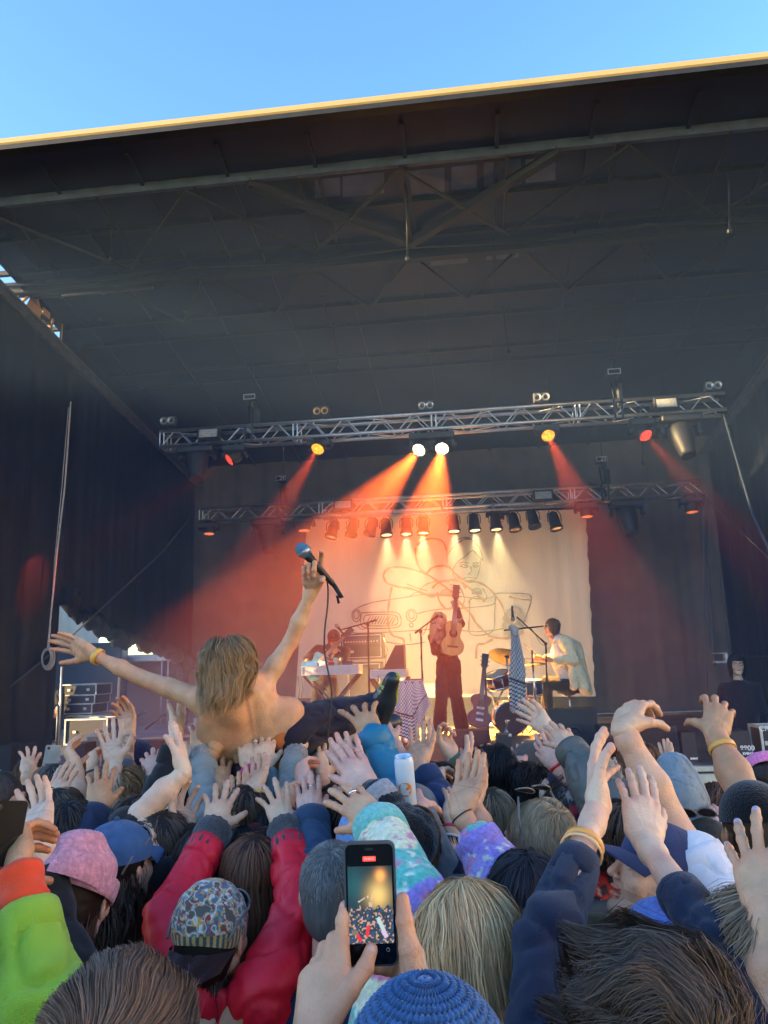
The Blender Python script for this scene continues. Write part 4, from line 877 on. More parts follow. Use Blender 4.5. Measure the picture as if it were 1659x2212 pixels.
def cap(col, billcol=None, m=None, backwards=False, tilt=8, deco=None, strap=True, big=1.0):
    def f(HM, o):
        Rb = HM @ Matrix.Rotation(math.pi, 4, 'Z') @ Matrix.Translation((0, .02, 0)) if backwards else HM
        mb = MB(); fn = lambda a, t: 1+.012*(1-np.abs(np.sin(t*3+.0))**.25)*-1*np.minimum(1, a*4)+.006*np.sin(a*9+t*4)
        G = dome((0, -.010, .040), (.088*big, .106*big, .092*big), 92, -tilt, nu=40, nv=120, fn=fn); c = np.array(col)[None]*(1+.14*vnoise(G.reshape(-1, 3)*60)+.05*vnoise(G.reshape(-1, 3)*200))[:, None]; add_local(mb, Rb, G, np.clip(c, 0, 1))
        M = np.array(Rb); mb.lathe([(0.0001, .006), (.006, .005), (.008, 0)], 12, M=Rb @ Matrix.Translation((0, .003, .133*big)), caps=False); mb.c[-1][:] = np.array(col)*.8
        ob = par(mb.build('cap', m or CLOTH), o)
        bb = MB(); u_ = np.linspace(-1, 1, 31)[:, None]; w_ = np.linspace(0, 1, 12)[None]; ang = u_*R_(62); R0 = np.array((.088*big, .106*big))
        x = np.sin(ang)*R0[0]*np.ones_like(w_); y = np.cos(ang)*R0[1]+w_*.075*np.cos(u_*1.35)**.7*np.ones_like(ang); x = x*(1-.06*w_); z = .046-.010-w_*.010-.020*(u_**2)*(w_+.25)
        for dz, fl in ((0, 1), (-.0035, -1)):
            G = np.stack([x, y-.012, z+dz], -1); c_, s_ = math.cos(R_(-tilt*.3)), math.sin(R_(-tilt*.3)); bb_c = np.array(billcol or col)[None]*(1+.1*vnoise(G.reshape(-1, 3)*60))[:, None]; add_local(bb, Rb, G, np.clip(bb_c, 0, 1), False)
        par(bb.build('brim', m or CLOTH), ob)
        if strap:
            sb = MB(); a = np.linspace(R_(-125), R_(-55), 20); sb.tube([Rb @ Vector((math.cos(q)*.090*big, math.sin(q)*.108*big-.012, .018)) for q in a], .008, 6, sq=.3); sb.c[-1][:] = np.array(col)*.5; sb.hascol = True; par(sb.build('strap', m or CLOTH), ob)
        if deco: deco(Rb, ob)
    return f
def shades(col=(.02, .02, .022), up=True, z=.085, tiltx=-28, lens=True):
    def f(HM, o):
        b = MB(); M = HM @ Matrix.Translation((0, -.016, z)) @ Matrix.Rotation(R_(-tiltx), 4, 'X') @ Matrix.Diagonal((.93, .95, .9, 1))
        for s in (-1, 1):
            b.tube([M @ Vector((s*.070, .085, 0)), M @ Vector((s*.088, .04, .002)), M @ Vector((s*.090, -.03, 0)), M @ Vector((s*.082, -.07, -.03))], .0036, 8)
            a = np.linspace(0, 2*math.pi, 18)
            b.tube([M @ Vector((s*.036+math.cos(q)*.031, .106-abs(math.cos(q)*.031+.036)**2*4, math.sin(q)*.021)) for q in a], .0028, 6, caps=False)
        b.tube([M @ Vector((-.008, .106, .006)), M @ Vector((.008, .106, .006))], .003, 6); fr = par(b.build('sunglasses', mat('sunglass_frame', col, .25)), o)
        for s in (-1, 1):
            b = MB(); a = np.linspace(0, 2*math.pi, 18, endpoint=False); b.add([M @ Vector((s*.036+math.cos(q)*.03, .105-abs(math.cos(q)*.03+.036)**2*4, math.sin(q)*.02)) for q in a], [list(range(18))]); par(b.build('lens', mat('sunglass_lens', (.03, .025, .03), .08)), fr)
    return f
BRN, BRN2 = (.045, .024, .014), (.15, .085, .048)
# ================================================================= on the stage
Z_ = 1.2
def zs(x, y): return (597.2+x/2.2727, 1094.9+y/2.2727)
def zz(x, y, s_): P = ps(*zs(x, y), s_); return P
def wz(x, y, s_): P = zz(x, y, s_); return S(P.x, P.y, P.z)
# ---------- white sheet with line drawing
sheet_m = mat('cream_bedsheet', (.80, .72, .56), .85, scale=1.2, var=.04, bump=.25, bscale=4, stretch=(6, 6, .6))
SS = 13.0
b = StageMB(); NU, NV = 70, 60; G = np.zeros((NV, NU, 3)); tl, tr, bl, br = zz(150, 55, SS), zz(1518, 12, SS), zz(92, 940, SS), zz(1562, 930, SS)
for j in range(NV):
    q = j/(NV-1)
    for i in range(NU):
        t_ = i/(NU-1); x = (tl.x*(1-t_)+tr.x*t_)*(1-q)+(bl.x*(1-t_)+br.x*t_)*q; z = (tl.z*(1-t_)+tr.z*t_)*(1-q)+(bl.z*(1-t_)+br.z*t_)*q
        ed = .009*math.sin(q*46)+.006*math.sin(q*91) if i in (NU-1,) else 0
        G[j, i] = (x+ed, SS+.012*math.sin(x*9+q*2)+.02*math.sin(x*2.2+1)+(.018*math.sin(x*26) if t_ > .86 else 0)*.6, z)
b.grid(G); sheet = tag(b.build('sheet', sheet_m), 'big cream sheet at the back painted with a line drawing of a car', 'sheet')
b = StageMB(); b.tube([(tl.x-.1, SS+.03, tl.z+.02), (tr.x+.1, SS+.03, tr.z+.02)], .02, 8); tag(b.build('sheet_pipe', steel_dark), 'dark pipe from which the cream sheet hangs', 'pipe')
def stroke(b, pts, w_):
    pts = [np.array(p, float) for p in pts]; out = []
    for i in range(len(pts)-1):            # Catmull-Rom
        p0 = pts[max(0, i-1)]; p1 = pts[i]; p2 = pts[i+1]; p3 = pts[min(len(pts)-1, i+2)]
        for t_ in np.linspace(0, 1, 7)[:-1]: out.append(.5*((2*p1)+(-p0+p2)*t_+(2*p0-5*p1+4*p2-p3)*t_**2+(-p0+3*p1-3*p2+p3)*t_**3))
    out.append(pts[-1]); P = [zz(o_[0], o_[1], SS-.047) for o_ in out]; P = [np.array((p.x, p.y, p.z)) for p in P]; L, R2 = [], []
    for i, p in enumerate(P):
        d = P[min(i+1, len(P)-1)]-P[max(0, i-1)]; nrm = np.array([-d[2], 0, d[0]]); nrm /= np.linalg.norm(nrm)+1e-9; ww = w_*(1+.25*math.sin(i*.9)); L.append(p+nrm*ww/2); R2.append(p-nrm*ww/2)
    b.grid(np.stack([np.array(L), np.array(R2)], 1))
def ell_(cx, cy, rx, ry, n=14, a0=0, a1=360): return [(cx+rx*math.cos(R_(a)), cy+ry*math.sin(R_(a))) for a in np.linspace(a0, a1, n)]
ORG = [[(690, 190), (720, 165), (770, 155), (815, 170), (835, 210), (838, 260), (833, 300)], [(682, 200), (684, 240), (697, 290), (732, 327), (762, 300), (800, 290), (842, 293), (880, 330), (930, 365), (980, 368), (1030, 390), (1070, 430), (1105, 480), (1132, 550), (1165, 600), (1150, 640), (1100, 645), (1050, 635)],
       [(535, 312), (570, 296), (620, 297), (680, 311), (740, 332), (790, 365), (850, 412), (900, 470), (950, 522), (980, 570), (1010, 602), (1050, 638)], [(535, 312), (526, 340), (545, 375), (600, 392), (660, 402), (720, 425), (760, 440), (800, 428)],
       [(566, 392), (556, 450), (548, 520), (550, 590), (572, 632), (622, 650), (624, 690), (618, 725)], [(1062, 650), (1020, 672), (986, 680), (980, 745)], [(765, 400), (790, 375), (840, 360), (900, 365), (930, 400)], [(790, 420), (800, 462), (832, 500), (870, 492), (900, 470)], [(905, 370), (950, 400), (985, 430), (1025, 465)]]
GRY = [[(370, 520), (400, 495), (470, 470), (560, 455), (660, 440), (720, 430), (800, 428)], [(700, 420), (720, 390), (780, 366), (850, 366)], [(656, 440), (690, 420), (760, 432), (900, 440), (1000, 452), (1060, 442), (1080, 425), (1160, 424), (1240, 430), (1250, 462), (1232, 520), (1215, 562)], ell_(392, 533, 21, 31), ell_(392, 530, 13, 20), ell_(663, 533, 25, 30), ell_(663, 530, 14, 20), ell_(662, 580, 9, 10),
       [(420, 520), (500, 517), (590, 520), (612, 555), (595, 590), (500, 597), (430, 592), (412, 560), (420, 520)], [(436, 532), (500, 528), (580, 532), (596, 556), (582, 580), (500, 585), (440, 580), (428, 556), (436, 532)], [(370, 605), (400, 620), (600, 612), (760, 600)], [(530, 662), (640, 676), (730, 664)], [(655, 620), (661, 662)], [(690, 525), (760, 508), (850, 500), (940, 495), (1060, 480), (1078, 440)], [(870, 602), (980, 612), (1100, 600), (1225, 560)],
       [(950, 450), (947, 540), (955, 626), (1060, 612), (1071, 520), (1075, 432)], [(836, 292), (840, 240), (870, 195), (905, 166), (950, 156), (985, 186), (1005, 220), (1012, 262), (987, 236), (962, 215), (930, 240), (890, 270), (870, 302), (866, 330), (880, 352)], [(1000, 262), (998, 300), (985, 345), (962, 366), (930, 362), (890, 345)], [(900, 290), (920, 283), (942, 293), (920, 297), (900, 290)], [(964, 292), (978, 285), (992, 290), (978, 296), (964, 292)], [(895, 278), (920, 272), (945, 278)], [(963, 279), (980, 274), (994, 278)], [(953, 292), (956, 318), (942, 330), (960, 335)], [(915, 352), (945, 346), (975, 352), (945, 361), (915, 352)],
       [(885, 165), (910, 152), (950, 150)], [(895, 178), (920, 160), (960, 158)], [(850, 380), (900, 398), (922, 450), (912, 490)], [(940, 470), (975, 440), (1020, 458), (1032, 438), (1012, 400)], [(800, 440), (815, 412), (860, 408), (872, 440)], [(962, 430), (966, 406), (1000, 404), (1006, 432)], [(640, 378), (690, 398), (740, 412)], [(1140, 440), (1180, 450), (1248, 458)]]+[[(808+i*9, 436), (812+i*9, 414)] for i in range(7)]+[[(966+i*7, 430), (969+i*7, 407)] for i in range(6)]+[[(440+i*14, 578), (462+i*14, 536)] for i in range(10)]
b = StageMB(); [stroke(b, s_, .034) for s_ in ORG]; b.build('orange_painted_line', mat('orange_brown_paint', (.46, .20, .10), .8), sheet)
b = StageMB(); [stroke(b, s_, .020) for s_ in GRY]; b.build('grey_painted_line', mat('grey_brown_paint', (.27, .22, .18), .8), sheet)
b = StageMB(); stroke(b, ell_(1165, 570, 37, 62), .11); [stroke(b, ell_(1165+math.cos(a)*14, 570+math.sin(a)*28, 4, 8), .03) for a in np.linspace(0, 6.28, 7)[:-1]]; b.build('painted_wheel', mat('thick_grey_paint', (.36, .31, .27), .8), sheet)
# ---------- generic performer
def joints(**k): return {n: wz(*p) if len(p) == 3 else p for n, p in k.items()}
BLKC = (.018, .017, .017)
def cloth_obj(name, pr, col, parent, h=.012, amp=.006, sc_=12, m=None, seed=1): return garment(name, pr, h, col, m or CLOTH, parent, amp, sc_, seed)
def shoe(parent, A, fwd, col=(.02, .02, .02)):
    f = Vector(fwd).normalized(); b = MB(); V, F = sdf_mesh([rc(A-f*.04+Vector((0, 0, -.03)), A+f*.09+Vector((0, 0, -.035)), .042, .045, .03), rc(A+f*.09+Vector((0, 0, -.04)), A+f*.17+Vector((0, 0, -.045)), .045, .036, .02)], .01); b.add(V, F, 0, True, col); par(b.build('shoe', CLOTH), parent)
def perf(label, C, yaw, pitch, roll, J, tone='fair', kind='m', haircol=BRN, hair=None, hat=None, mouth=0, beard=0, paint=None, hands=(), top=None, trous=None, torso=None, extra=(), size=1.0, bare=()):
    HM = Matrix.Translation(C) @ Matrix.Rotation(R_(yaw), 4, 'Z') @ Matrix.Rotation(R_(pitch), 4, 'X') @ Matrix.Rotation(R_(roll), 4, 'Y') @ Matrix.Scale(size, 4); Mn = np.array(HM)
    tp = head_tpl(kind, .0045, mouth); b = MB(); b.add(tp[0]@Mn[:3, :3].T+Mn[:3, 3], tp[1], 0, True, headcol(tp, tone, haircol, beard, paint))
    for (W, E, Sh, T, pose, hd, rl) in hands:
        W, E, Sh, T = J[W], J[E], J[Sh], (J[T] if isinstance(T, str) else J[W]+Vector(T)); H = place_hand(W, T, pose, hd, rl); add_hand(b, H, pose, tone, h=.003); Va, Fa = sdf_mesh(arm_prims(W, E, Sh, H, .9), .008); b.add(Va, Fa, 0, True, skincol(tone, 0, 0, 0, Va))
    b.add(*sdf_mesh([rc(C+Vector((0, 0, -.16)), (J['neck']), .052, .06, .02)], .01), 0, True, TONES[tone])
    o = tag(b.build('person', SKIN), label, 'person')
    if hair:
        hb = MB(); hc = dict(hair); capc = hc.pop('cap', haircol); hair_cap(hb, HM, capc); hair_strands(hb, HM, **hc); par(hb.build('hair', HAIR), o)
    for f_ in (hat or []): f_(HM, o)
    return o, HM
def mix(a, b_, t_): return a+(b_-a)*t_
# guitarist
g_s = 9.9
J = joints(neck=(805, 625, g_s), shR=(768, 640, g_s), shL=(862, 612, g_s), elR=(778, 712, g_s-.16), wrR=(868, 612, g_s-.26), elL=(908, 575, g_s-.1), wrL=(886, 498, g_s-.25), hip=(842, 760, g_s), hR=(822, 770, g_s), hL=(866, 770, g_s), kR=(812, 920, g_s-.03), kL=(880, 920, g_s-.03), aR=(800, 1075, g_s), aL=(908, 1075, g_s), tR=(905, 588, g_s-.3), tL=(870, 465, g_s-.27))
guit, HMg = perf('long-haired blond guitarist in black holding the guitar neck up', wz(797, 566, g_s-.10), 196, 6, -10, J, 'pale', 'f', (.4, .26, .13), hair=dict(n=2200, length=.26, col=(.48, .31, .16), col2=(.85, .62, .34), width=.005, wave=.006, lift=.02, cap=(.2, .12, .06)), mouth=.2,
    hands=[('wrR', 'elR', 'shR', 'tR', 'relax', 'R', 0), ('wrL', 'elL', 'shL', 'tL', 'grip', 'L', 180)])
cloth_obj('top', [rc(J['neck']+Vector((0, 0, -.02)), J['hip'], .075, .105, .04), rc(J['shR'], J['shL'], .06, .06, .04), el(mix(J['neck'], J['hip'], .4), (.15, .11, .17), .04), rc(J['shR'], J['elR'], .056, .045, .03), rc(J['elR'], mix(J['elR'], J['wrR'], .45), .044, .036, .02), rc(J['shL'], J['elL'], .055, .045, .03), rc(J['elL'], mix(J['elL'], J['wrL'], .4), .044, .036, .02)], BLKC, guit, seed=3)
cloth_obj('glove', [rc(mix(J['elR'], J['wrR'], .42), mix(J['elR'], J['wrR'], .97), .039, .034, .01)], (.05, .075, .04), guit, .008, m=KNIT); cloth_obj('glove', [rc(mix(J['elL'], J['wrL'], .38), mix(J['elL'], J['wrL'], .97), .039, .034, .01)], (.04, .055, .035), guit, .008, m=KNIT)
cloth_obj('scarf', [rc(J['neck']+Vector((-.07, -.03, .0)), J['neck']+Vector((.06, -.03, .01)), .055, .05, .03), rc(J['neck']+Vector((-.05, -.06, -.02)), J['neck']+Vector((-.03, -.1, -.16)), .05, .03, .03)], (.20, .19, .19), guit, .01, m=KNIT)
cloth_obj('trousers', [rc(J['hip']+Vector((0, 0, .10)), J['hip'], .115, .135, .04), rc(J['hR'], J['kR'], .098, .085, .03), rc(J['kR'], J['aR'], .075, .088, .012), rc(J['hL'], J['kL'], .098, .085, .03), rc(J['kL'], J['aL'], .075, .088, .012)], (.016, .016, .017), guit, .013, .010, 7, seed=4)
for a in ('aR', 'aL'): shoe(guit, J[a]+Vector((0, -.02, -.09)), (0, -1, 0))
# acoustic guitar
def guitar_outline(w1, w2, wa, L, n=40):
    t_ = np.linspace(0, 1, n); y = t_*L; r = np.interp(t_, [0, .04, .14, .30, .42, .52, .62, .78, .9, .97, 1], [0, w2*.55, w2*.88, w2, w2*.88, wa, wa*.99, w1*.98, w1*.93, w1*.5, 0])
    k = np.ones(3)/3; r[1:-1] = np.convolve(r, k, 'valid'); return [(-a, b_) for a, b_ in zip(r, y)]+[(a, b_) for a, b_ in zip(r[::-1], y[::-1])][1:-1]
def build_guitar(name, label, base, nut, face, colf, cols, L=.44, w=(.112, .148, .090), th=.10, neckL=None, electric=False):
    up = (nut-base).normalized(); y = Vector(face).normalized(); y = (y-up*y.dot(up)).normalized(); x = y.cross(up); x = -x; M = Matrix((x, y, up)).transposed().to_4x4(); M = Matrix.Translation(base) @ M
    e = empty(name, base, label, 'guitar'); tot = (nut-base).length
    b = MB(); pts = guitar_outline(*w, L); b.prism(pts, th, M=M, smooth=False); SPW(e, 'body', b, cols)
    b = MB(); b.prism([(p[0]*.965, p[1]*.97+.007) for p in pts], .004, M=M @ Matrix.Translation((0, -th/2-.0035, 0))); SPW(e, 'top_board', b, colf)
    Mf = lambda a, c: M @ Matrix.Translation((0, -th/2+a, c)); dkw = mat('dark_rosewood', (.03, .016, .011), .4)
    b = MB(); b.prism([(-.028, L*.62), (.028, L*.62), (.023, tot), (-.023, tot)], .022, M=Mf(-.014, 0)); SPW(e, 'neck', b, mat('neck_wood', (.16, .07, .03), .4))
    b = MB(); fr_ = [(-.038, tot), (.038, tot), (.043, tot+.17), (-.043, tot+.17)]; b.prism(fr_, .016, M=Mf(-.004, 0))
    for s in (-1, 1):
        for k in range(3): b.tube([M @ Vector((s*.035, -th/2, tot+.03+k*.05)), M @ Vector((s*.06, -th/2, tot+.03+k*.05))], .005, 6)
    SPW(e, 'headstock', b, dkw)
    if not electric:
        b = MB(); b.lathe([(.0001, 0), (.05, 0), (.052, .002)], 28, M=M @ Matrix.Translation((0, -th/2-.007, L*.63)) @ Matrix.Rotation(math.pi/2, 4, 'X'), caps=False); SPW(e, 'sound_hole', b, mat('sound_hole_black', (.004, .003, .003), .9))
        b = MB(); b.box(M @ Vector((0, -th/2-.012, L*.27)), (.13, .012, .022), M=M.to_3x3()); SPW(e, 'bridge', b, dkw)
    else:
        for k in (.25, .42, .58): b = MB(); b.box(M @ Vector((0, -th/2-.012, L*k)), (.09, .012, .03), M=M.to_3x3(), bevel=.004); SPW(e, 'pickup', b, white)
    b = MB()
    for k in np.linspace(-.018, .018, 6): b.tube([M @ Vector((k*1.2, -th/2-.030, L*.27)), M @ Vector((k, -th/2-.028, tot+.02))], .0012, 4)
    SPW(e, 'strings', b, alu); return e
build_guitar('acoustic_guitar', 'honey coloured acoustic guitar held almost upright by the blond guitarist', wz(856, 735, g_s-.36), wz(874, 452, g_s-.32), (-.15, 1, .1), mat('honey_spruce', (.55, .26, .07), .35, scale=3, var=.2, stretch=(30, 30, 1)), mat('mahogany_side', (.14, .045, .018), .3))
# keyboard player
k_s = 11.0
J = joints(neck=(275, 690, k_s), shR=(205, 705, k_s), shL=(335, 712, k_s), elR=(150, 745, k_s-.05), wrR=(152, 790, k_s-.2), elL=(330, 770, k_s-.1), wrL=(300, 790, k_s-.28), hip=(238, 850, k_s+.15), kR=(195, 950, k_s+.05), kL=(285, 950, k_s+.05), aR=(190, 1080, k_s+.1), aL=(285, 1080, k_s+.1))
kp, HMk = perf('keyboard player in a black cap, glasses and black printed T-shirt, bending over the silver cases', wz(283, 648, k_s-.1), 192, -22, 6, J, 'warm', 'm', (.02, .015, .012), hair=dict(n=600, length=.12, col=(.02, .014, .012), col2=(.05, .035, .03), width=.005), beard=.2,
    hands=[('wrR', 'elR', 'shR', (.03, -.1, -.1), 'cup', 'R', 0), ('wrL', 'elL', 'shL', (-.03, -.1, -.08), 'cup', 'L', 0)], hat=[cap((.016, .015, .015))])
cloth_obj('t_shirt', [rc(J['neck'], J['hip'], .09, .13, .04), rc(J['shR'], J['shL'], .075, .075, .05), el(mix(J['neck'], J['hip'], .4), (.18, .12, .2), .05), rc(J['shR'], mix(J['shR'], J['elR'], 1.0), .078, .062, .03), rc(J['shL'], J['elL'], .078, .06, .03)], lambda V: np.where(((vnoise(V*38) > .12) & (np.abs((V-V3(mix(J['neck'], J['hip'], .45)))[:, 0]-.05) < .13) & (np.abs((V-V3(mix(J['neck'], J['hip'], .42)))[:, 2]) < .17) & (V[:, 1] < J['neck'].y-.06))[:, None], [.45, .43, .40], BLKC), kp, seed=6)
cloth_obj('trousers', [rc(J['hip']+Vector((0, 0, .05)), J['hip'], .13, .14, .04), rc(J['hip']+Vector((-.08, 0, 0)), J['kR'], .095, .075, .03), rc(J['kR'], J['aR'], .075, .07, .03), rc(J['hip']+Vector((.08, 0, 0)), J['kL'], .095, .075, .03), rc(J['kL'], J['aL'], .075, .07, .03)], BLKC, kp, .014)
for a in ('aR', 'aL'): shoe(kp, Vector((J[a].x, J[a].y, Z_+.09)), (0, -1, 0))
gb = MB()
for s in (-1, 1): gb.tube([HMk @ Vector((s*.031+math.cos(q)*.023, .112, .006+math.sin(q)*.019)) for q in np.linspace(0, 2*math.pi, 16)], .003, 6, caps=False); gb.tube([HMk @ Vector((s*.054, .11, .01)), HMk @ Vector((s*.08, .0, .008))], .003, 5)
gb.tube([HMk @ Vector((-.008, .114, .01)), HMk @ Vector((.008, .114, .01))], .003, 5); par(gb.build('glasses', mat('glasses_frame', (.015, .015, .015), .3)), kp)
build_guitar('electric_guitar', 'turquoise electric guitar hanging low in front of the keyboard player', wz(138, 835, k_s-.36), wz(330, 640, k_s-.22), (0, 1, 0), mat('turquoise_lacquer', (.03, .28, .42), .3), mat('turquoise_lacquer_side', (.04, .40, .6), .3), L=.40, w=(.13, .16, .09), th=.045, electric=True)
# drummer
d_s = 10.9
J = joints(neck=(1385, 640, d_s), shR=(1420, 665, d_s-.15), shL=(1400, 660, d_s+.2), elR=(1462, 752, d_s-.22), wrR=(1350, 752, d_s-.32), elL=(1400, 745, d_s+.15), wrL=(1300, 745, d_s-.02), hip=(1440, 870, d_s), kR=(1325, 870, d_s-.15), aR=(1340, 1010, d_s-.1), kL=(1330, 855, d_s+.2), aL=(1320, 1000, d_s+.2), tR=(1318, 748, d_s-.35), tL=(1272, 742, d_s-.05))
dr, HMd = perf('seated drummer with painted face in an open cream shirt, looking left', wz(1352, 590, d_s), 96, 2, 0, J, 'warm', 'm', (.08, .04, .025), mouth=.9, hair=dict(n=1500, length=.14, col=(.09, .045, .028), col2=(.22, .12, .07), width=.005, inward=.2), paint=[(-.03, .095, .012, .02, (.02, .02, .02)), (-.055, .065, .02, .024, (.35, .40, .38)), (.0, .10, .012, .018, (.03, .03, .03))],
    hands=[('wrR', 'elR', 'shR', 'tR', 'grip', 'R', 0), ('wrL', 'elL', 'shL', 'tL', 'grip', 'L', 0)])
CR = (.96, .80, .48)
nk, hp = J['neck'], J['hip']
cloth_obj('t_shirt', [rc(nk+Vector((0, 0, -.04)), hp+Vector((-.03, 0, .05)), .09, .13, .04), el(mix(nk, hp, .45)+Vector((-.05, 0, 0)), (.125, .14, .22), .05)], (.72, .74, .78), dr, seed=2)
cloth_obj('cream_shirt', [rc(J['shR'], J['shL'], .085, .08, .05), rc(mix(J['shR'], J['shL'], .1)+Vector((.04, 0, -.05)), wz(1510, 890, d_s-.12), .10, .075, .06), rc(mix(J['shR'], J['shL'], .9)+Vector((.04, 0, -.05)), wz(1480, 860, d_s+.18), .09, .07, .06), rc(wz(1460, 690, d_s), wz(1530, 905, d_s), .11, .06, .08), rc(wz(1440, 700, d_s-.16), wz(1460, 880, d_s-.2), .06, .06, .05), rc(J['shR'], J['elR'], .085, .072, .03), rc(J['elR'], mix(J['elR'], J['wrR'], .8), .07, .055, .03), rc(J['shL'], J['elL'], .08, .07, .03), rc(J['elL'], mix(J['elL'], J['wrL'], .75), .07, .055, .03)], CR, dr, .012, .014, 8, seed=9)
cloth_obj('collar', [rc(nk+Vector((.02, -.07, .0)), nk+Vector((-.08, -.07, -.09)), .02, .022, .01), rc(nk+Vector((.05, -.06, .02)), nk+Vector((.02, -.07, 0)), .022, .022, .01)], CR, dr, .008, .002)
cloth_obj('trousers', [rc(hp, hp+Vector((-.02, 0, -.03)), .13, .13, .04), rc(hp+Vector((0, -.09, -.02)), J['kR'], .10, .075, .03), rc(J['kR'], J['aR'], .075, .06, .03), rc(hp+Vector((0, .09, -.02)), J['kL'], .10, .075, .03), rc(J['kL'], J['aL'], .075, .06, .03)], BLKC, dr, .013, .008, 9)
for a in ('aR', 'aL'): shoe(dr, Vector((J[a].x, J[a].y, Z_+.08)), (-1, -.2, 0))
wd_ = mat('drumstick_wood', (.5, .32, .16), .5)
for (p, q, lab) in (((1340, 752, d_s-.37), (1202, 744, d_s-.5), 'pale drumstick held level over the hi-hat'), ((1292, 748, d_s-.06), (1218, 672, d_s-.25), 'pale drumstick raised behind the cymbals')):
    b = MB(); b.tube([wz(*p), mix(wz(*p), wz(*q), .8), wz(*q)], [.008, .007, .004], 8); tag(b.build('drumstick', wd_), lab, 'drumstick')
# ---------- drum kit
chrome = mat('chrome', (.75, .75, .76), .15, metal=1, scale=5, var=.05); brass = mat('cymbal_bronze', (.16, .12, .06), .35, metal=.8, scale=12, var=.3)
def floorp(x, s_): return S(x, s_, Z_)
def tripod(name, label, cat, top, foot=None, m=alu_old, r=.011, leg=.28, group=None, dark=False):
    base = Vector((top.x, top.y, Z_)) if foot is None else foot; e = empty(name, base, label, cat, group); mm = steel_dark if dark else m
    b = MB(); b.tube([base+Vector((0, 0, .12)), top], r, 10); b.tube([base+Vector((0, 0, .12)), mix(base, top, .5)], r*1.5, 10); SPW(e, 'pole', b, mm)
    for k in range(3): b = MB(); a = k*2.094+.5; b.tube([base+Vector((0, 0, .28)), base+Vector((math.cos(a)*leg*.55, math.sin(a)*leg*.55, .14)), base+Vector((math.cos(a)*leg, math.sin(a)*leg, .012))], .009, 6); SPW(e, 'leg', b, mm)
    return e
def drum(name, label, c, axis, r, h, col, parent_group='drum kit', hm=None):
    e = empty(name, c, label, 'drum', parent_group); M = Matrix.Translation(c) @ Vector(axis).to_track_quat('Z', 'Y').to_matrix().to_4x4()
    b = MB(); b.lathe([(r, -h/2), (r*1.003, 0), (r, h/2)], 40, M=M); SPW(e, 'shell', b, col)
    for k in (-1, 1): b = MB(); b.lathe([(r+.002, k*h/2-.014), (r+.012, k*h/2-.012), (r+.012, k*h/2+.012), (r+.001, k*h/2+.014)], 40, M=M, caps=False); SPW(e, 'hoop', b, chrome)
    b = MB(); b.lathe([(.0001, h/2+.006), (r, h/2+.006)], 40, M=M, caps=False); SPW(e, 'drum_head', b, hm or mat('drum_skin', (.55, .54, .5), .6))
    for k in range(8): b = MB(); a = k*math.pi/4+.2; p = M @ Vector((math.cos(a)*(r+.008), math.sin(a)*(r+.008), -h*.36)); q = M @ Vector((math.cos(a)*(r+.008), math.sin(a)*(r+.008), h*.36)); b.tube([p, q], .005, 6); b.tube([mix(p, q, .35), mix(p, q, .65)], .014, 8); SPW(e, 'lug', b, chrome)
    return e
ks = 10.2
red_shell = mat('dark_red_drum_shell', (.16, .02, .015), .25, scale=4, var=.3); blue_shell = mat('blue_drum_shell', (.01, .035, .12), .25)
drum('rack_tom', 'dark red tom drum with chrome rims left of the hanging scarf', wz(1088, 850, ks), (-.25, -.25, 1), .145, .16, red_shell)
drum('floor_tom', 'dark blue tom drum beneath the hi-hat', wz(1250, 885, ks+.4), (0, -.1, 1), .15, .18, blue_shell)
drum('bass_drum', 'burgundy bass drum standing on the stage floor behind the tom', wz(1140, 1035, ks+.1), (0, -1, .0), .20, .34, mat('burgundy_shell', (.09, .025, .03), .35), hm=mat('burgundy_head', (.11, .035, .04), .4)); 
def cymbal(label, c, axis, r, name='cymbal'):
    b = MB(); M = Matrix.Translation(c) @ Vector(axis).to_track_quat('Z', 'Y').to_matrix().to_4x4(); t_ = np.linspace(.12, 1, 22)
    b.lathe([(.006, .03), (r*.08, .026), (r*.14, .010)]+[(r*q, .010-.012*q-.0006*math.sin(q*90)) for q in t_]+[(r*.99, -.005)], 56, M=M, caps=False); tag(b.build(name, brass), label, 'cymbal')
cc = wz(1130, 738, ks); cymbal('large crash cymbal tilted on its stand above the red tom', cc, (.30, .42, .9), .235); tripod('cymbal_stand', 'chrome stand under the crash cymbal', 'cymbal stand', cc, floorp(inv(cc).x+.02, ks+.3))
cc = wz(1258, 772, ks+.1); cymbal('pair of hi-hat cymbals seen edge-on under the drumstick', cc, (0, .12, 1), .175, 'hi_hat'); cymbal('lower hi-hat cymbal pressed against the upper one', cc+Vector((0, 0, -.012)), (0, -.12, -1), .175, 'hi_hat'); tripod('hi_hat_stand', 'bright chrome hi-hat stand with a rod above the cymbals', 'cymbal stand', cc+Vector((0, 0, .18)), floorp(inv(cc).x, ks+.1), chrome, .013)
b = MB(); s0 = wz(1435, 900, d_s+.02); b.lathe([(.001, .03), (.15, .03), (.165, .0), (.15, -.04), (.02, -.05)], 28, M=Matrix.Translation(s0), caps=False); e = empty('drum_stool', Vector((s0.x, s0.y, Z_)), 'round black drum stool with a chrome post under the drummer', 'stool'); SPW(e, 'seat', b, blk)
b = MB(); b.tube([s0+Vector((0, 0, -.04)), Vector((s0.x, s0.y, Z_+.15))], .016, 10); SPW(e, 'post', b, chrome)
for k in range(3): b = MB(); a = k*2.094; b.tube([Vector((s0.x, s0.y, Z_+.3)), Vector((s0.x+math.cos(a)*.26, s0.y+math.sin(a)*.26, Z_+.012))], .010, 6); SPW(e, 'leg', b, chrome)
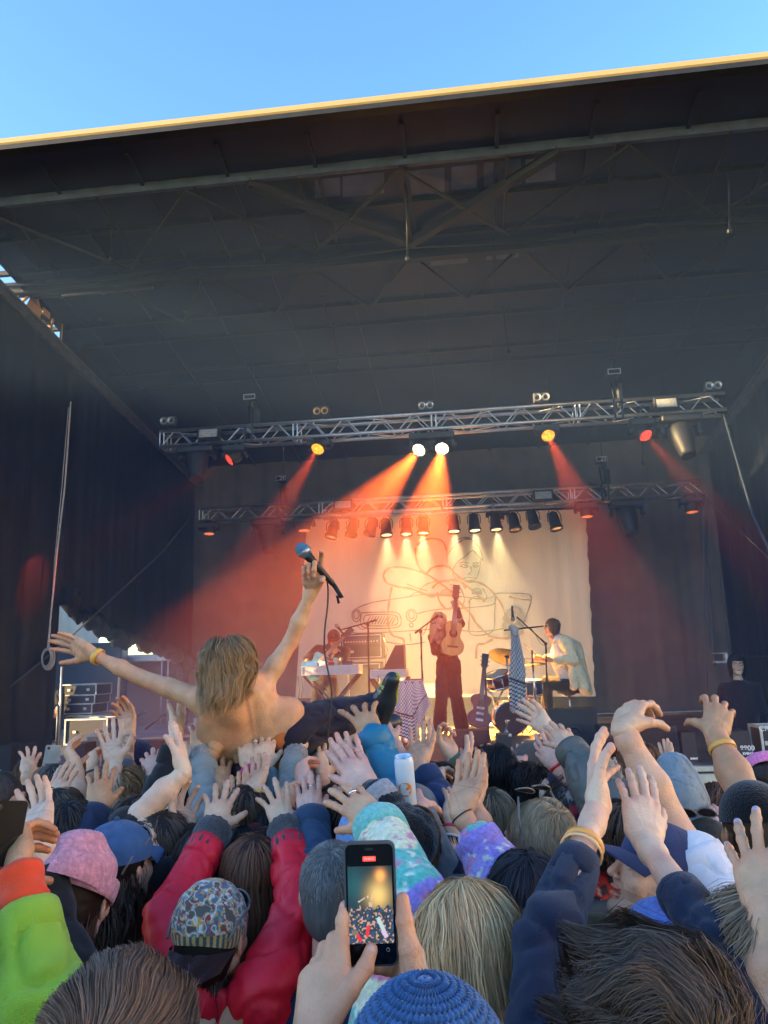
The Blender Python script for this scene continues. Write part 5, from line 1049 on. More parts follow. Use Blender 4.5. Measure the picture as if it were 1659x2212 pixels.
def clutter(name, label, cat, segs, r, m):
    e = empty(name, segs[0][0], label, cat)
    for sg_ in segs: b = MB(); b.tube(sg_, r, 7); SPW(e, 'tube', b, m)
    return e
clutter('drum_hardware', 'chrome clamps, pedals and tubes under the red tom', 'drum hardware', [[wz(1030, 890, ks), wz(1080, 960, ks)], [wz(1080, 960, ks), wz(1110, 905, ks)], [wz(1085, 950, ks), wz(1100, 1115, ks)], [wz(1150, 860, ks+.1), wz(1145, 960, ks+.1)], [wz(1040, 880, ks), wz(1065, 935, ks), wz(1072, 975, ks)], [wz(1085, 1110, ks), wz(1190, 1110, ks)], [wz(1105, 905, ks), wz(1150, 880, ks)], [wz(1210, 990, ks), wz(1290, 1100, ks)], [wz(1290, 990, ks), wz(1210, 1100, ks)], [wz(1235, 940, ks+.2), wz(1300, 945, ks+.2)], [wz(1185, 1050, ks), wz(1210, 1115, ks)], [wz(1125, 1075, ks-.25), wz(1135, 1110, ks-.35)]], .012, chrome)
clutter('drum_pedal', 'chrome bass drum pedal at the foot of the burgundy drum', 'pedal', [[wz(1132, 1055, ks-.2), wz(1128, 1085, ks-.25), wz(1118, 1108, ks-.4)], [wz(1122, 1050, ks-.2), wz(1146, 1050, ks-.2)]], .018, chrome)
# microphones on stands
def micstand(label, base, top, b0, b1, mic=None, micdir=None, dark=True):
    e = tripod('microphone_stand', label, 'microphone stand', top, base, dark=dark, r=.010, leg=.26)
    b = MB(); b.tube([b0, b1], .009, 8); b.tube([b0, mix(b0, b1, .18)], .014, 8); b.lathe([(.018, -.02), (.022, 0), (.018, .02)], 10, M=Matrix.Translation(top)); SPW(e, 'boom', b, steel_dark)
    b = MB(); q = [mix(b1, top, t_)+Vector((0, 0, -.04*math.sin(t_*math.pi*3)-.02)) for t_ in np.linspace(0, 1, 14)]+[mix(top, base, t_)+Vector((.012*math.sin(t_*20), -.012, 0)) for t_ in np.linspace(.05, .97, 16)]; b.tube(q, .004, 5); SPW(e, 'cable', b, blk)
    if mic is not None:
        d = Vector(micdir).normalized(); m_ = empty('microphone', mic, 'microphone on the boom of the '+label.split(',')[0], 'microphone'); b = MB(); M = Matrix.Translation(mic) @ d.to_track_quat('Z', 'Y').to_matrix().to_4x4()
        b.lathe([(.010, -.16), (.013, -.10), (.018, -.03), (.02, -.01)], 14, M=M); SPW(m_, 'handle', b, blk); b = MB(); b.lathe([(.018, -.01), (.026, .008), (.027, .022), (.02, .042), (.0001, .052)], 16, M=M, caps=False); SPW(m_, 'grille', b, mat('mic_grille_grey', (.28, .29, .3), .4, metal=.6, scale=300))
    return e
def fl(x, y, s_): p = zz(x, y, s_); return S(p.x, s_, Z_)
mt = wz(708, 612, 9.3); micstand('tall microphone stand in front of the blond guitarist', fl(724, 1090, 9.3), mt, wz(680, 620, 9.3), wz(790, 535, 9.4), wz(798, 530, 9.42), (1, .2, .7))
mt = wz(449, 575, 10.3); micstand('microphone stand in front of the keyboard player', fl(456, 1000, 10.3), mt, wz(490, 556, 10.3), wz(320, 603, 10.5), wz(300, 588, 10.5), (-1, .3, 1.3))
mt = wz(1322, 672, 10.5); micstand('microphone stand with two booms reaching to the drummer', fl(1327, 1000, 10.5), mt, wz(1322, 672, 10.5), wz(1180, 540, 10.4), wz(1160, 545, 10.4), (0, 0, -1))
b = MB(); b.tube([wz(1118, 606, 10.0), wz(1310, 586, 10.3)], .010, 8); e = tag(b.build('boom_arm', steel_dark), 'dark boom arm crossing in front of the drummer, with a scarf knotted on it', 'boom arm')
# scarf (black and white check) hanging from the boom and the draped table
def keff(name, freq=75, vertical=True, obj=True):
    m = bpy.data.materials.new(name); m.use_nodes = True; t = m.node_tree; b_ = t.nodes['Principled BSDF']; b_.inputs['Roughness'].default_value = .9
    tc = nn(t, 'ShaderNodeTexCoord'); uv = nn(t, 'ShaderNodeAttribute', attribute_name='Col'); sx = nn(t, 'ShaderNodeSeparateXYZ'); t.links.new(uv.outputs['Color'], sx.inputs[0])
    def sn(src, f, ph=0): m1 = nn(t, 'ShaderNodeMath', operation='MULTIPLY_ADD'); t.links.new(src, m1.inputs[0]); m1.inputs[1].default_value = f; m1.inputs[2].default_value = ph; s_ = nn(t, 'ShaderNodeMath', operation='SINE'); t.links.new(m1.outputs[0], s_.inputs[0]); return s_.outputs[0]
    def op(o_, a, b2): m1 = nn(t, 'ShaderNodeMath', operation=o_); (t.links.new(a, m1.inputs[0]) if not isinstance(a, (int, float)) else setattr(m1.inputs[0], 'default_value', a)); (t.links.new(b2, m1.inputs[1]) if not isinstance(b2, (int, float)) else setattr(m1.inputs[1], 'default_value', b2)); return m1.outputs[0]
    U, V = sx.outputs[0], sx.outputs[1]; su = sn(op('ADD', U, V), freq); sv = sn(op('SUBTRACT', U, V), freq); net = op('GREATER_THAN', op('MAXIMUM', su, sv), .86)
    zig = op('ADD', op('MULTIPLY', V, freq*1.3), op('MULTIPLY', sn(U, freq*1.1), 1.2)); zs_ = nn(t, 'ShaderNodeMath', operation='SINE'); t.links.new(zig, zs_.inputs[0]); zg = op('GREATER_THAN', zs_.outputs[0], .25)
    isb = op('LESS_THAN', V, .34); st = op('GREATER_THAN', op('MULTIPLY', op('GREATER_THAN', V, .34), op('LESS_THAN', V, .37)), .5)
    k = op('ADD', op('MULTIPLY', net, op('SUBTRACT', 1, isb)), op('MULTIPLY', zg, isb)); k = op('MAXIMUM', k, st); mx = nn(t, 'ShaderNodeMix', data_type='RGBA'); t.links.new(k, mx.inputs[0]); mx.inputs[6].default_value = (.62, .62, .62, 1); mx.inputs[7].default_value = (.025, .025, .035, 1); t.links.new(mx.outputs[2], b_.inputs['Base Color']); return m
kf = keff('checked_scarf_cloth', 95)
def uvcloth(b, G, col): b.grid(G); a, c = G.shape[:2]; uu = np.stack(np.meshgrid(np.linspace(0, 1, a), np.linspace(0, 1, c), indexing='ij'), -1); b.c[-1] = np.stack([uu[..., 1].ravel()*col[0], (1-uu[..., 0].ravel())*col[1], np.zeros(a*c)], 1); b.hascol = True
b = MB(); NU, NV = 18, 50; G = np.zeros((NV, NU, 3)); c0, c1 = wz(1165, 600, 10.0), wz(1195, 1000, 9.9)
for j in range(NV):
    q = j/(NV-1); cen = mix(c0, c1, q)+Vector((.02*math.sin(q*5), 0, 0)); wv = .045+.055*min(1, q*2.0)
    for i in range(NU): a = i/(NU-1)*2-1; G[j, i] = cen+Vector((wv*a, .03*math.sin(a*7+q*4)*min(1, q*3+.3), -.06*a*q))
uvcloth(b, G, (.35, 1)); o = tag(b.build('scarf', kf), 'black and white checked scarf hanging from the boom beside the drums', 'scarf')
b = MB(); [b.tube([Vector(G[-1, i]), Vector(G[-1, i])+Vector((.004*math.sin(i*3), 0, -.06-.01*math.sin(i*7)))], .003, 4) for i in range(NU)]; b.build('fringe', white, o)
b = MB(); V, F = sdf_mesh([rc(c0+Vector((-.03, 0, .02)), c0+Vector((.03, -.02, .0)), .035, .03, .02), rc(c0+Vector((0, -.01, .0)), c0+Vector((.01, -.01, -.06)), .032, .04, .02)], .008); V = folds(V, F, .008, 40, 2); b.add(V, F, 0, True, np.stack([V[:, 0]*2, V[:, 2]*2, V[:, 0]*0], 1)); b.build('knot', kf, o)
# draped table with a thin book
ts = 9.0; tl_, tr_ = wz(592, 856, ts), wz(716, 850, ts); e = empty('small_table', fl(650, 1150, ts), 'small table hidden under a black and white checked cloth', 'table')
b = StageMB(); a0, a1 = inv(tl_), inv(tr_); b.box(((a0.x+a1.x)/2, ts+.15, a0.z-.02), (a1.x-a0.x-.02, .3, .02)); SPM = b; o_ = b.build('tabletop', steel_dark); o_.parent = e; o_.matrix_parent_inverse = Matrix.Translation(-e.location)
for (dx, ds) in ((0.03, .02), (0.03, .28), (-.03, .02), (-.03, .28)):
    b = StageMB(); x_ = (a0.x+dx) if dx > 0 else (a1.x+dx); b.bar((x_, ts+ds, a0.z-.03), (x_, ts+ds, Z_), .02, .02); o_ = b.build('leg', steel_dark); o_.parent = e; o_.matrix_parent_inverse = Matrix.Translation(-e.location)
b = MB(); NU, NV = 60, 60; G = np.zeros((NV, NU, 3)); bl_, br_ = inv(wz(568, 1120, ts-.1)), inv(wz(742, 965, ts-.1))
for j in range(NV):
    q = j/(NV-1)
    for i in range(NU):
        t_ = i/(NU-1); fold = .022*math.sin(t_*23+q*1.5)*min(1, q*2.5); top = (a0.x*(1-t_)+a1.x*t_, ts+.01, a0.z*(1-t_)+a1.z*t_); zb = np.interp(t_, [0, .25, .55, .8, 1], [bl_.z+.02, bl_.z-.03, bl_.z-.08, br_.z-.13, br_.z]); xb = (bl_.x)*(1-t_)+(br_.x+.03)*t_
        if q < .12: P = (top[0], ts+.3-.3*q/.12, top[2]+.002)
        else: qq = (q-.12)/.88; P = (top[0]*(1-qq)+xb*qq, ts-.005-.05*qq+fold, top[2]*(1-qq)+zb*qq)
        G[j, i] = S(*P)
uvcloth(b, G, (.75, 1)); o = tag(b.build('checked_cloth', kf), 'black and white checked cloth draped over the small table', 'cloth')
b = MB(); [b.tube([Vector(G[-1, i]), Vector(G[-1, i])+Vector((.006*math.sin(i*3), 0, -.045))], .0025, 4) for i in range(0, NU)]; b.build('fringe', white, o)
b = MB(); b.box(wz(672, 847, ts+.12), (.2, .14, .012), M=np.array(STM)[:3, :3]); tag(b.build('book', mat('red_brown_book', (.25, .10, .07), .6)), 'thin red-brown book lying on the checked cloth', 'book')
# silver cases with stands, amplifiers
def flight(name, label, c, size, group=None, m=blk, edge=alu_old, cat='flight case'):
    e = empty(name, S(*c)-Vector((0, 0, size[2]/2)), label, cat, group); b = StageMB(); b.box(c, (size[0]-.012, size[1]-.012, size[2]-.012)); SP(e, 'panel', b, m)
    b = StageMB(); x, y, z = [q/2 for q in size]; w_ = min(.022, size[2]*.12)
    for i in (-1, 1):
        for j in (-1, 1): b.box((c[0]+i*x, c[1]+j*y, c[2]), (w_, w_, size[2]+w_)); b.box((c[0]+i*x, c[1], c[2]+j*z), (w_, size[1], w_)); b.box((c[0], c[1]+i*y, c[2]+j*z), (size[0], w_, w_))
    for i in (-1, 1): b.box((c[0]+i*x*.55, c[1]-y-.004, c[2]), (.05, .008, .04), bevel=.003)
    SP(e, 'metal_edge', b, edge); return e
def xstand(label, c, w_, h_, s_):
    e = empty('folding_stand', S(c, s_, Z_), label, 'stand')
    for s in (-1, 1):
        b = StageMB(); b.bar((c-w_/2*s, s_, Z_+.01), (c+w_/2*s, s_, Z_+h_), .03, .03); b.bar((c-w_/2*s, s_+.3, Z_+.01), (c+w_/2*s, s_+.3, Z_+h_), .03, .03); b.bar((c-w_/2*s, s_, Z_+.015), (c-w_/2*s, s_+.3, Z_+.015), .03, .03); SP(e, 'leg', b, steel_dark)
silver = mat('silver_case_panel', (.45, .47, .48), .4, metal=.4, scale=9, var=.15)
k1, k2 = zz(125, 806, 10.4), zz(400, 806, 10.4); kc = (k1.x+k2.x)/2; flight('keyboard_case', 'open silver case with effects units in front of the keyboard player', (kc, 10.6, k1.z), (k2.x-k1.x, .4, .11), m=silver); xstand('crossed black stand under the silver keyboard case', kc, .75, k1.z-.06-Z_, 10.45)
gadg = mat('mixed_gadget', (.5, .52, .5), .5)
for i, (x, y, w_, h_, m_, lab) in enumerate(((180, 775, .16, .05, mat('blue_gadget', (.03, .2, .5), .4), 'small blue effects unit with looped cables'), (232, 770, .10, .05, white, 'small white effects unit on the silver case'), (292, 762, .06, .09, mat('pale_green_tin', (.4, .55, .45), .5), 'pale green tin standing on the silver case'), (275, 755, .09, .05, mat('red_gadget', (.5, .02, .03), .5), 'red pouch behind the pale green tin'), (350, 775, .14, .05, steel_grey, 'grey mixer box at the right of the silver case'))):
    P = zz(x, y, 10.5); b = StageMB(); b.box((P.x, P.y, k1.z+.06+h_/2), (w_, .12, h_), bevel=.008)
    for k in range(4): b.lathe([(.008, 0), (.008, .012), (.0001, .014)], 8, M=Matrix.Translation((P.x-w_*.35+k*w_*.23, P.y, k1.z+.06+h_)), caps=False)
    tag(b.build('effects_unit', m_), lab, 'effects unit')
k1, k2 = zz(463, 822, 10.1), zz(634, 822, 10.1); kc = (k1.x+k2.x)/2; flight('keyboard_case', 'smaller silver case holding a black wedge shaped device', (kc, 10.3, k1.z), (k2.x-k1.x, .4, .10), m=silver); xstand('crossed black stand under the smaller silver case', kc, .5, k1.z-.05-Z_, 10.15)
P = zz(570, 800, 10.3); b = StageMB(); b.prism([(-.17, 0), (.17, 0), (.17, .31), (.06, .31), (-.10, .02), (-.17, .02)], .3, M=Matrix.Translation((P.x, 10.3, k1.z+.052))); tag(b.build('synthesizer', blk), 'black wedge shaped device on the smaller silver case', 'device')
def amp(label, x0, x1, y0, y1, s_, d=.35, head=False, name='amplifier'):
    A, B_ = zz(x0, y0, s_), zz(x1, y1, s_); c = ((A.x+B_.x)/2, s_+d/2, (A.z+B_.z)/2); w_, h_ = B_.x-A.x, A.z-B_.z; e = empty(name, S(c[0], c[1], B_.z), label, 'amplifier', 'amplifiers behind the keyboard player')
    b = StageMB(); b.box(c, (w_, d, h_), bevel=.015); SP(e, 'cabinet', b, mat('amp_vinyl', (.022, .02, .019), .6, bump=.3, bscale=200)); b = StageMB()
    for k in (-1, 1): b.box((c[0], s_-.004, c[2]+k*(h_/2-.03)), (w_-.05, .008, .012)); b.box((c[0]+k*(w_/2-.03), s_-.004, c[2]), (.010, .008, h_-.05))
    SP(e, 'piping', b, alu_old); b = StageMB(); b.box((c[0], s_-.001, c[2]-(.02 if head else 0)), (w_-.09, .01, h_-.10)); SP(e, 'grille', b, blk_grille)
    if head:
        b = StageMB(); b.box((c[0], s_-.012, c[2]+h_*.18), (w_-.12, .012, h_*.22)); SP(e, 'control_panel', b, steel_grey)
        for k in range(12): b = StageMB(); b.lathe([(.012, 0), (.011, .018), (.0001, .02)], 10, M=Matrix.Translation((c[0]-w_*.38+k*w_*.068, s_-.018, c[2]+h_*.18)) @ Matrix.Rotation(math.pi/2, 4, 'X'), caps=False); SP(e, 'knob', b, alu)
        b = StageMB(); b.box((c[0]-w_*.3, s_-.010, c[2]-h_*.2), (.14, .008, .04)); SP(e, 'badge', b, alu_old)
amp('amplifier head with a row of knobs and a metal edged grille', 315, 524, 625, 745, 11.9, head=True); amp('tall black speaker cabinet under the amplifier head', 345, 524, 765, 1090, 11.9)
clutter('cable_bundle', 'black and white cables drooping from the silver cases', 'cables', [[wz(160, 830, 10.4), wz(200, 930, 10.4), wz(270, 950, 10.4), wz(300, 860, 10.4)], [wz(105, 830, 10.4), wz(112, 900, 10.4), wz(105, 985, 10.4)], [wz(122, 830, 10.4), wz(128, 900, 10.4), wz(110, 985, 10.4)], [wz(240, 830, 10.4), wz(225, 900, 10.4), wz(232, 1000, 10.4)], [wz(525, 640, 11.8), wz(545, 700, 11.8), wz(530, 790, 11.8)], [wz(500, 830, 10.1), wz(490, 930, 10.1), wz(495, 1050, 10.1)]], .006, steel_grey)
# red electric guitar on a stand
e = build_guitar('electric_guitar', 'dark red electric guitar standing upright on its stand left of the drums', wz(990, 1090, 9.6), wz(1018, 790, 9.75), (0, 1, .2), mat('dark_red_lacquer', (.20, .03, .02), .25), mat('dark_red_lacquer_side', (.16, .025, .02), .3), L=.42, w=(.13, .15, .085), th=.045, electric=True)
tripod('guitar_stand', 'thin black stand behind the dark red guitar', 'guitar stand', wz(1025, 800, 9.85), floorp(zz(1030, 1000, 9.9).x, 9.9), dark=True)
# pedal strip with small warm lamps at the back of the floor
P0, P1 = zz(940, 1062, 11.5), zz(1085, 1062, 11.5); b = StageMB(); b.box(((P0.x+P1.x)/2, 11.5, Z_+.06), (P1.x-P0.x, .1, .1)); e = tag(b.build('light_strip', steel_dark), 'low strip of warm lamps on the floor behind the guitars', 'light strip')
b = StageMB(); [b.box((x_, 11.445, Z_+.07), (.03, .006, .04)) for x_ in np.linspace(P0.x+.04, P1.x-.04, 16)]; b.build('lamp_row', LM['par'], e)
# ---------- monitors and boxes along the front
def wedge(label, u0, u1, v0, v1, s_, d=.45, back=False, slope=.25, name='stage_monitor', txt=None, grille=True, group='black stage monitors'):
    A, B_ = ps(u0, v0, s_), ps(u1, v1, s_); w_ = B_.x-A.x; zt, zb = A.z, Z_+.005; h_ = zt-zb; e = empty(name, S((A.x+B_.x)/2, s_+d/2, Z_), label, 'monitor speaker', group); b = StageMB()
    prof = [(0, 0), (d, 0), (d, h_*.55), (d*.55, h_), (0, h_)] if back else [(0, 0), (d, 0), (d, h_), (d*slope, h_), (0, h_*.35)]
    # profile runs in depth; extrude along x
    Mx = Matrix(((0, 1, 0, (A.x+B_.x)/2), (1, 0, 0, s_), (0, 0, 1, zb), (0, 0, 0, 1)))
    b.prism([(p[0], p[1]) for p in prof], w_, M=Mx); SP(e, 'cabinet', b, mat('monitor_black', (.022, .023, .025), .55, bump=.25, bscale=150))
    if not back and grille:
        b = StageMB(); n0 = Vector((0, -(h_*.65), d*slope)).normalized(); c0 = Vector(((A.x+B_.x)/2, s_+d*slope/2, zb+h_*.675))+n0*.004; L_ = math.hypot(h_*.65, d*slope); a_ = math.atan2(d*slope, h_*.65); b.box(c0, (w_-.05, .006, L_-.04), M=Matrix.Rotation(-a_, 3, 'X')); SP(e, 'grille', b, blk_grille)
    if back: b = StageMB(); b.tube([((A.x+B_.x)/2+math.cos(q)*.07, s_-.006, zb+h_*.45+math.sin(q)*.06) for q in np.linspace(0, math.pi, 12)], .012, 6); b.box(((A.x+B_.x)/2, s_-.003, zb+h_*.42), (.12, .006, .06)); SP(e, 'handle', b, blk)
    b = StageMB(); [b.box((x_, s_+.05, zb-.001), (.05, .05, .006)) for x_ in (A.x+.05, B_.x-.05)]; SP(e, 'foot', b, blk)
    if txt:
        for (tx, dx, dz, sz) in txt: digits(tx, S((A.x+B_.x)/2+dx, s_-.004, zb+dz), sz, white, e, 'lettering', bold=.0015)
    return e
wedge('back of a wide stage monitor in front of the guitarist', zs(862, 0)[0], zs(1050, 0)[0], zs(0, 1100)[1], 1640, 7.9, back=True)
wedge('narrow black box speaker with a small logo right of the guitarist\'s monitor', zs(1078, 0)[0], zs(1160, 0)[0], zs(0, 1120)[1], 1640, 7.55, d=.25, slope=.02, grille=False, name='small_speaker', txt=[('M', .06, .26, .035)])
wedge('largest stage monitor, its smooth back towards the crowd, below the drummer', zs(1330, 0)[0], zs(1592, 0)[0], zs(0, 996)[1], 1640, 8.3, d=.6, back=True)
wedge('wide perforated monitor right of the drummer', 1303, 1472, 1572, 1645, 7.55, d=.5, slope=.12)
wedge('narrow black box speaker beside the wide perforated monitor', 1471, 1508, 1583, 1645, 7.5, d=.25, slope=.02, grille=False, name='small_speaker', txt=[('EVENT', .03, .025, .022)])
wedge('black speaker box lettered 8800 EVENT near the right edge', 1578, 1627, 1580, 1645, 7.5, d=.3, slope=.02, grille=False, name='small_speaker', txt=[('8800', .045, .105, .062), ('EVENT', .045, .06, .030)])
wedge('black box speaker at the left edge of the stage', -12, 21, 1610, 1665, 7.6, d=.3, slope=.02, grille=False, name='small_speaker', txt=[('EVENT', -.03, .025, .02)])
wedge('small black speaker second from the left edge', 23, 40, 1610, 1665, 7.7, d=.3, slope=.02, grille=False, name='small_speaker')
wedge('black monitor left of the open case', 152, 180, 1607, 1655, 7.75, d=.3, slope=.02, grille=False, name='small_speaker')
wedge('black monitor behind the tattooed arm', 270, 347, 1603, 1655, 7.8, d=.4, back=True)
P = ps(202, 1617, 8.0); flight('flight_case', 'small case with metal corners between two monitors on the left', (P.x, 8.1, Z_+.16), (.17, .2, .31), m=mat('tan_case', (.25, .2, .15), .6))
e0 = ps(1668, 1615, 7.6); flight('flight_case', 'black road case cut off at the right edge of the picture', (e0.x+.02, 7.75, Z_+.14), (.2, .3, .28))
digits('CR', S(e0.x-.06, 7.57, Z_+.27), .07, white, None, 'case_lettering'); tag(bpy.data.objects['case_lettering'], 'white letters on the road case at the right edge', 'lettering')
# ---------- left wing: racks, crew, trailer
for i, (v0, v1, u0, u1) in enumerate(((1480, 1501, 133, 207), (1503, 1520, 134, 204), (1522, 1541, 132, 198))):
    A, B_ = ps(u0, v0, 11.2), ps(u1, v1, 11.2); flight('flight_case', ('topmost', 'middle', 'lowest')[i]+' of the three stacked rack cases in the left wing', ((A.x+B_.x)/2, 11.45, (A.z+B_.z)/2), (B_.x-A.x, .5, A.z-B_.z-.004), 'stacked rack cases')
A, B_ = ps(144, 1543, 11.2), ps(232, 1640, 11.2); zb_ = ps(132, 1541, 11.2).z-.01; flight('equipment_table', 'big black road case carrying the three stacked rack cases', ((A.x+B_.x)/2-.02, 11.5, (Z_+zb_-.22)/2+.1), (.62, .6, zb_-Z_-.05), m=blk)
A, B_ = ps(144, 1555, 10.4), ps(232, 1606, 10.4); flight('flight_case', 'wide case with bright metal corners below the stacked racks', ((A.x+B_.x)/2, 10.6, (A.z+B_.z)/2), (B_.x-A.x, .45, A.z-B_.z)); flight('flight_case', 'dark case underneath the wide case in the left wing', ((A.x+B_.x)/2, 10.6, (B_.z+Z_)/2-.004), (B_.x-A.x-.03, .43, B_.z-Z_-.02))
J = dict(neck=S(*ps(106, 1478, 11.0))); cw = ps(106, 1463, 11.0); C_ = S(cw.x, cw.y, cw.z)
J.update(shR=C_+Vector((-.17, 0, -.27)), shL=C_+Vector((.17, 0, -.27)), elR=C_+Vector((-.2, -.1, -.52)), wrR=C_+Vector((.04, -.2, -.50)), elL=C_+Vector((.2, -.1, -.55)), wrL=C_+Vector((-.03, -.2, -.55)))
cr_, _ = perf('bearded stagehand in a black T-shirt with folded arms in the left wing', C_, 200, 0, 0, J, 'warm', 'm', (.04, .025, .018), hair=dict(n=500, length=.02, col=(.04, .025, .02), width=.006), beard=.6, hands=[('wrR', 'elR', 'shR', (.15, 0, 0), 'flat', 'R', 0), ('wrL', 'elL', 'shL', (-.15, 0, 0), 'flat', 'L', 0)])
def standing(o, C, col, seed=1, sl=.8):
    n_ = C+Vector((0, 0, -.24)); h_ = C+Vector((0, 0, -.78)); L_ = C.z-.12-Z_-.78+.12
    cloth_obj('top', [rc(n_, h_, .09, .13, .05), rc(C+Vector((-.15, 0, -.27)), C+Vector((.15, 0, -.27)), .075, .075, .05), el((n_+h_)*.5, (.19, .13, .26), .05), rc(C+Vector((-.17, 0, -.27)), C+Vector((-.20, -.05, -.27-.25*sl)), .075, .062, .03), rc(C+Vector((.17, 0, -.27)), C+Vector((.20, -.05, -.27-.25*sl)), .075, .062, .03)], col, o, seed=seed)
    zf = Z_+.09; cloth_obj('trousers', [rc(h_, h_, .14, .14, .04)]+[rc(h_+Vector((s*.08, 0, 0)), Vector((C.x+s*.1, C.y, zf)), .10, .07, .03) for s in (-1, 1)], (.02, .02, .024), o, .016); [shoe(o, Vector((C.x+s*.1, C.y, zf)), (0, -1, 0)) for s in (-1, 1)]
standing(cr_, C_, (.012, .012, .013), 5, 1.0)
cw = ps(1591, 1436, 9.3); C_ = S(cw.x, cw.y, cw.z); n0 = C_+Vector((0, 0, -.2)); J = dict(neck=n0, shR=C_+Vector((-.17, 0, -.27)), shL=C_+Vector((.17, 0, -.27)), elR=C_+Vector((-.24, .05, -.52)), wrR=C_+Vector((-.15, -.05, -.75)), elL=C_+Vector((.26, .05, -.52)), wrL=C_+Vector((.16, -.05, -.76)))
cr_, HMc = perf('dark haired crew member with glasses in a zipped black jacket, standing in the right wing', C_, 168, 0, 0, J, 'pale', 'f', (.02, .014, .012), hair=dict(n=900, length=.16, col=(.018, .012, .010), width=.005), hands=[('wrR', 'elR', 'shR', (.02, 0, -.1), 'relax', 'R', 0), ('wrL', 'elL', 'shL', (0, 0, -.1), 'relax', 'L', 0)])
standing(cr_, C_, (.014, .015, .018), 6, .9); cloth_obj('sleeve', [rc(J['shL'], J['elL'], .075, .06, .03), rc(J['elL'], J['wrL'], .06, .045, .03)], (.014, .015, .018), cr_); cloth_obj('sleeve', [rc(J['shR'], J['elR'], .075, .06, .03), rc(J['elR'], J['wrR'], .06, .045, .03)], (.014, .015, .018), cr_)
gb = MB(); [gb.tube([HMc @ Vector((s*.031+math.cos(q)*.022, .112, .006+math.sin(q)*.018)) for q in np.linspace(0, 2*math.pi, 14)], .0025, 5, caps=False) for s in (-1, 1)]; par(gb.build('glasses', mat('glasses_frame', (.015, .015, .015), .3)), cr_)
P = ps(1556, 1430, 10.5); e = empty('lamp_box', S(P.x, P.y, P.z), 'small silver lamp on an arm in the right wing', 'lamp'); b = StageMB(); b.box((P.x, P.y, P.z), (.16, .12, .03), bevel=.008); b.box((P.x, P.y, P.z+.11), (.16, .12, .02), bevel=.008); b.box((P.x+.07, P.y, P.z+.05), (.03, .1, .14)); SP(e, 'housing', b, alu_old); b = StageMB(); b.bar((P.x+.08, P.y, P.z+.05), (XR, P.y, P.z+.05), .02, .02); SP(e, 'arm', b, steel_dark)
# trailer outside the opening on the left
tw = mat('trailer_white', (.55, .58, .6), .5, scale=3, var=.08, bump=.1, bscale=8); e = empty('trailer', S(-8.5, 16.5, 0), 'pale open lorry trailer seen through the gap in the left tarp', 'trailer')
t0, t1 = ps(262, 1420, 15), ps(392, 1424, 15); zt = t0.z; xa_, xb_ = t0.x-1.6, t1.x+.1
b = StageMB(); b.box(((xa_+xb_)/2, 18, zt), (xb_-xa_, 6, .08)); SP(e, 'roof', b, tw)
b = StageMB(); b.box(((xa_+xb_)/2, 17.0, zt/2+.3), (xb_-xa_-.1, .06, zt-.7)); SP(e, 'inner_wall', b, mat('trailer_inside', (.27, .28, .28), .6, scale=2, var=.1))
b = StageMB(); b.box((xb_, 18, zt/2+.3), (.08, 6, zt-.6)); SP(e, 'side_wall', b, tw)
b = StageMB(); b.box((xb_-.05, 15, zt/2+.2), (.12, .12, zt-.4), bevel=.02); b.box((xa_+.05, 15, zt/2+.2), (.12, .12, zt-.4), bevel=.02); b.box(((xa_+xb_)/2, 15, zt-.05), (xb_-xa_, .14, .12), bevel=.02); [b.tube([(xb_-.35-.13*k, 14.95, .9), (xb_-.35-.13*k, 14.95, zt-.1)], .02, 8) for k in range(2)]; SP(e, 'door_frame', b, alu_old)
b = StageMB(); b.box(((xa_+xb_)/2, 16.5, .55), (xb_-xa_, 4, .1)); SP(e, 'floor_plate', b, steel_grey)
b = StageMB(); q0, q1 = ps(262, 1400, 13.8), ps(228, 1400, 13.8); cxa, cxb = ps(60, 1450, 14.5).x, ps(262, 1450, 14.5).x; ctz = ps(220, 1388, 14.5).z; b.box(((cxa+cxb)/2, 14.65, ctz/2), (cxb-cxa, .3, ctz), bevel=.02); tag(b.build('dark_cabinet', mat('dark_blue_cabinet', (.02, .03, .05), .5)), 'tall dark blue cabinet standing left of the trailer', 'cabinet')
for (u0, v0, u1, v1, s_, r, m_, lab) in ((258, 1452, 252, 1590, 12.5, .022, mat('tan_pole', (.5, .36, .25), .6), 'thin tan pole standing in the left wing'), (134, 1440, 127, 1600, 10.8, .018, alu_old, 'thin metal stand beside the stacked racks')):
    b = MB(); b.tube([S(*ps(u0, v0, s_)), S(ps(u1, v1, s_).x, s_, Z_)], r, 8); tag(b.build('pole', m_), lab, 'pole')
e = empty('ramp_rail', S(*ps(300, 1580, 13)), 'pair of dark handrails sloping beside the trailer', 'handrail')
for (a_, b2) in (((255, 1575), (308, 1538)), ((288, 1598), (350, 1545))): b = MB(); b.tube([S(*ps(*a_, 13)), S(*ps(*b2, 13)), S(*ps(b2[0]+8, b2[1], 13))], .02, 8); SPW(e, 'rail', b, steel_dark)
b = StageMB(); q0, q1 = ps(92, 1525, 10.6), ps(126, 1528, 10.6); b.tube([(q0.x, 10.6, q0.z), (q1.x, 10.6, q0.z)], .018, 8); b.tube([(q0.x-.1, 10.6, q0.z-.5), (q1.x, 10.6, q0.z-.5)], .018, 8); [b.tube([(x_, 10.6, Z_), (x_, 10.6, q0.z)], .018, 8) for x_ in (q0.x, q1.x)]; tag(b.build('guard_rail', steel_grey), 'grey guard rail in front of the stagehand', 'rail')
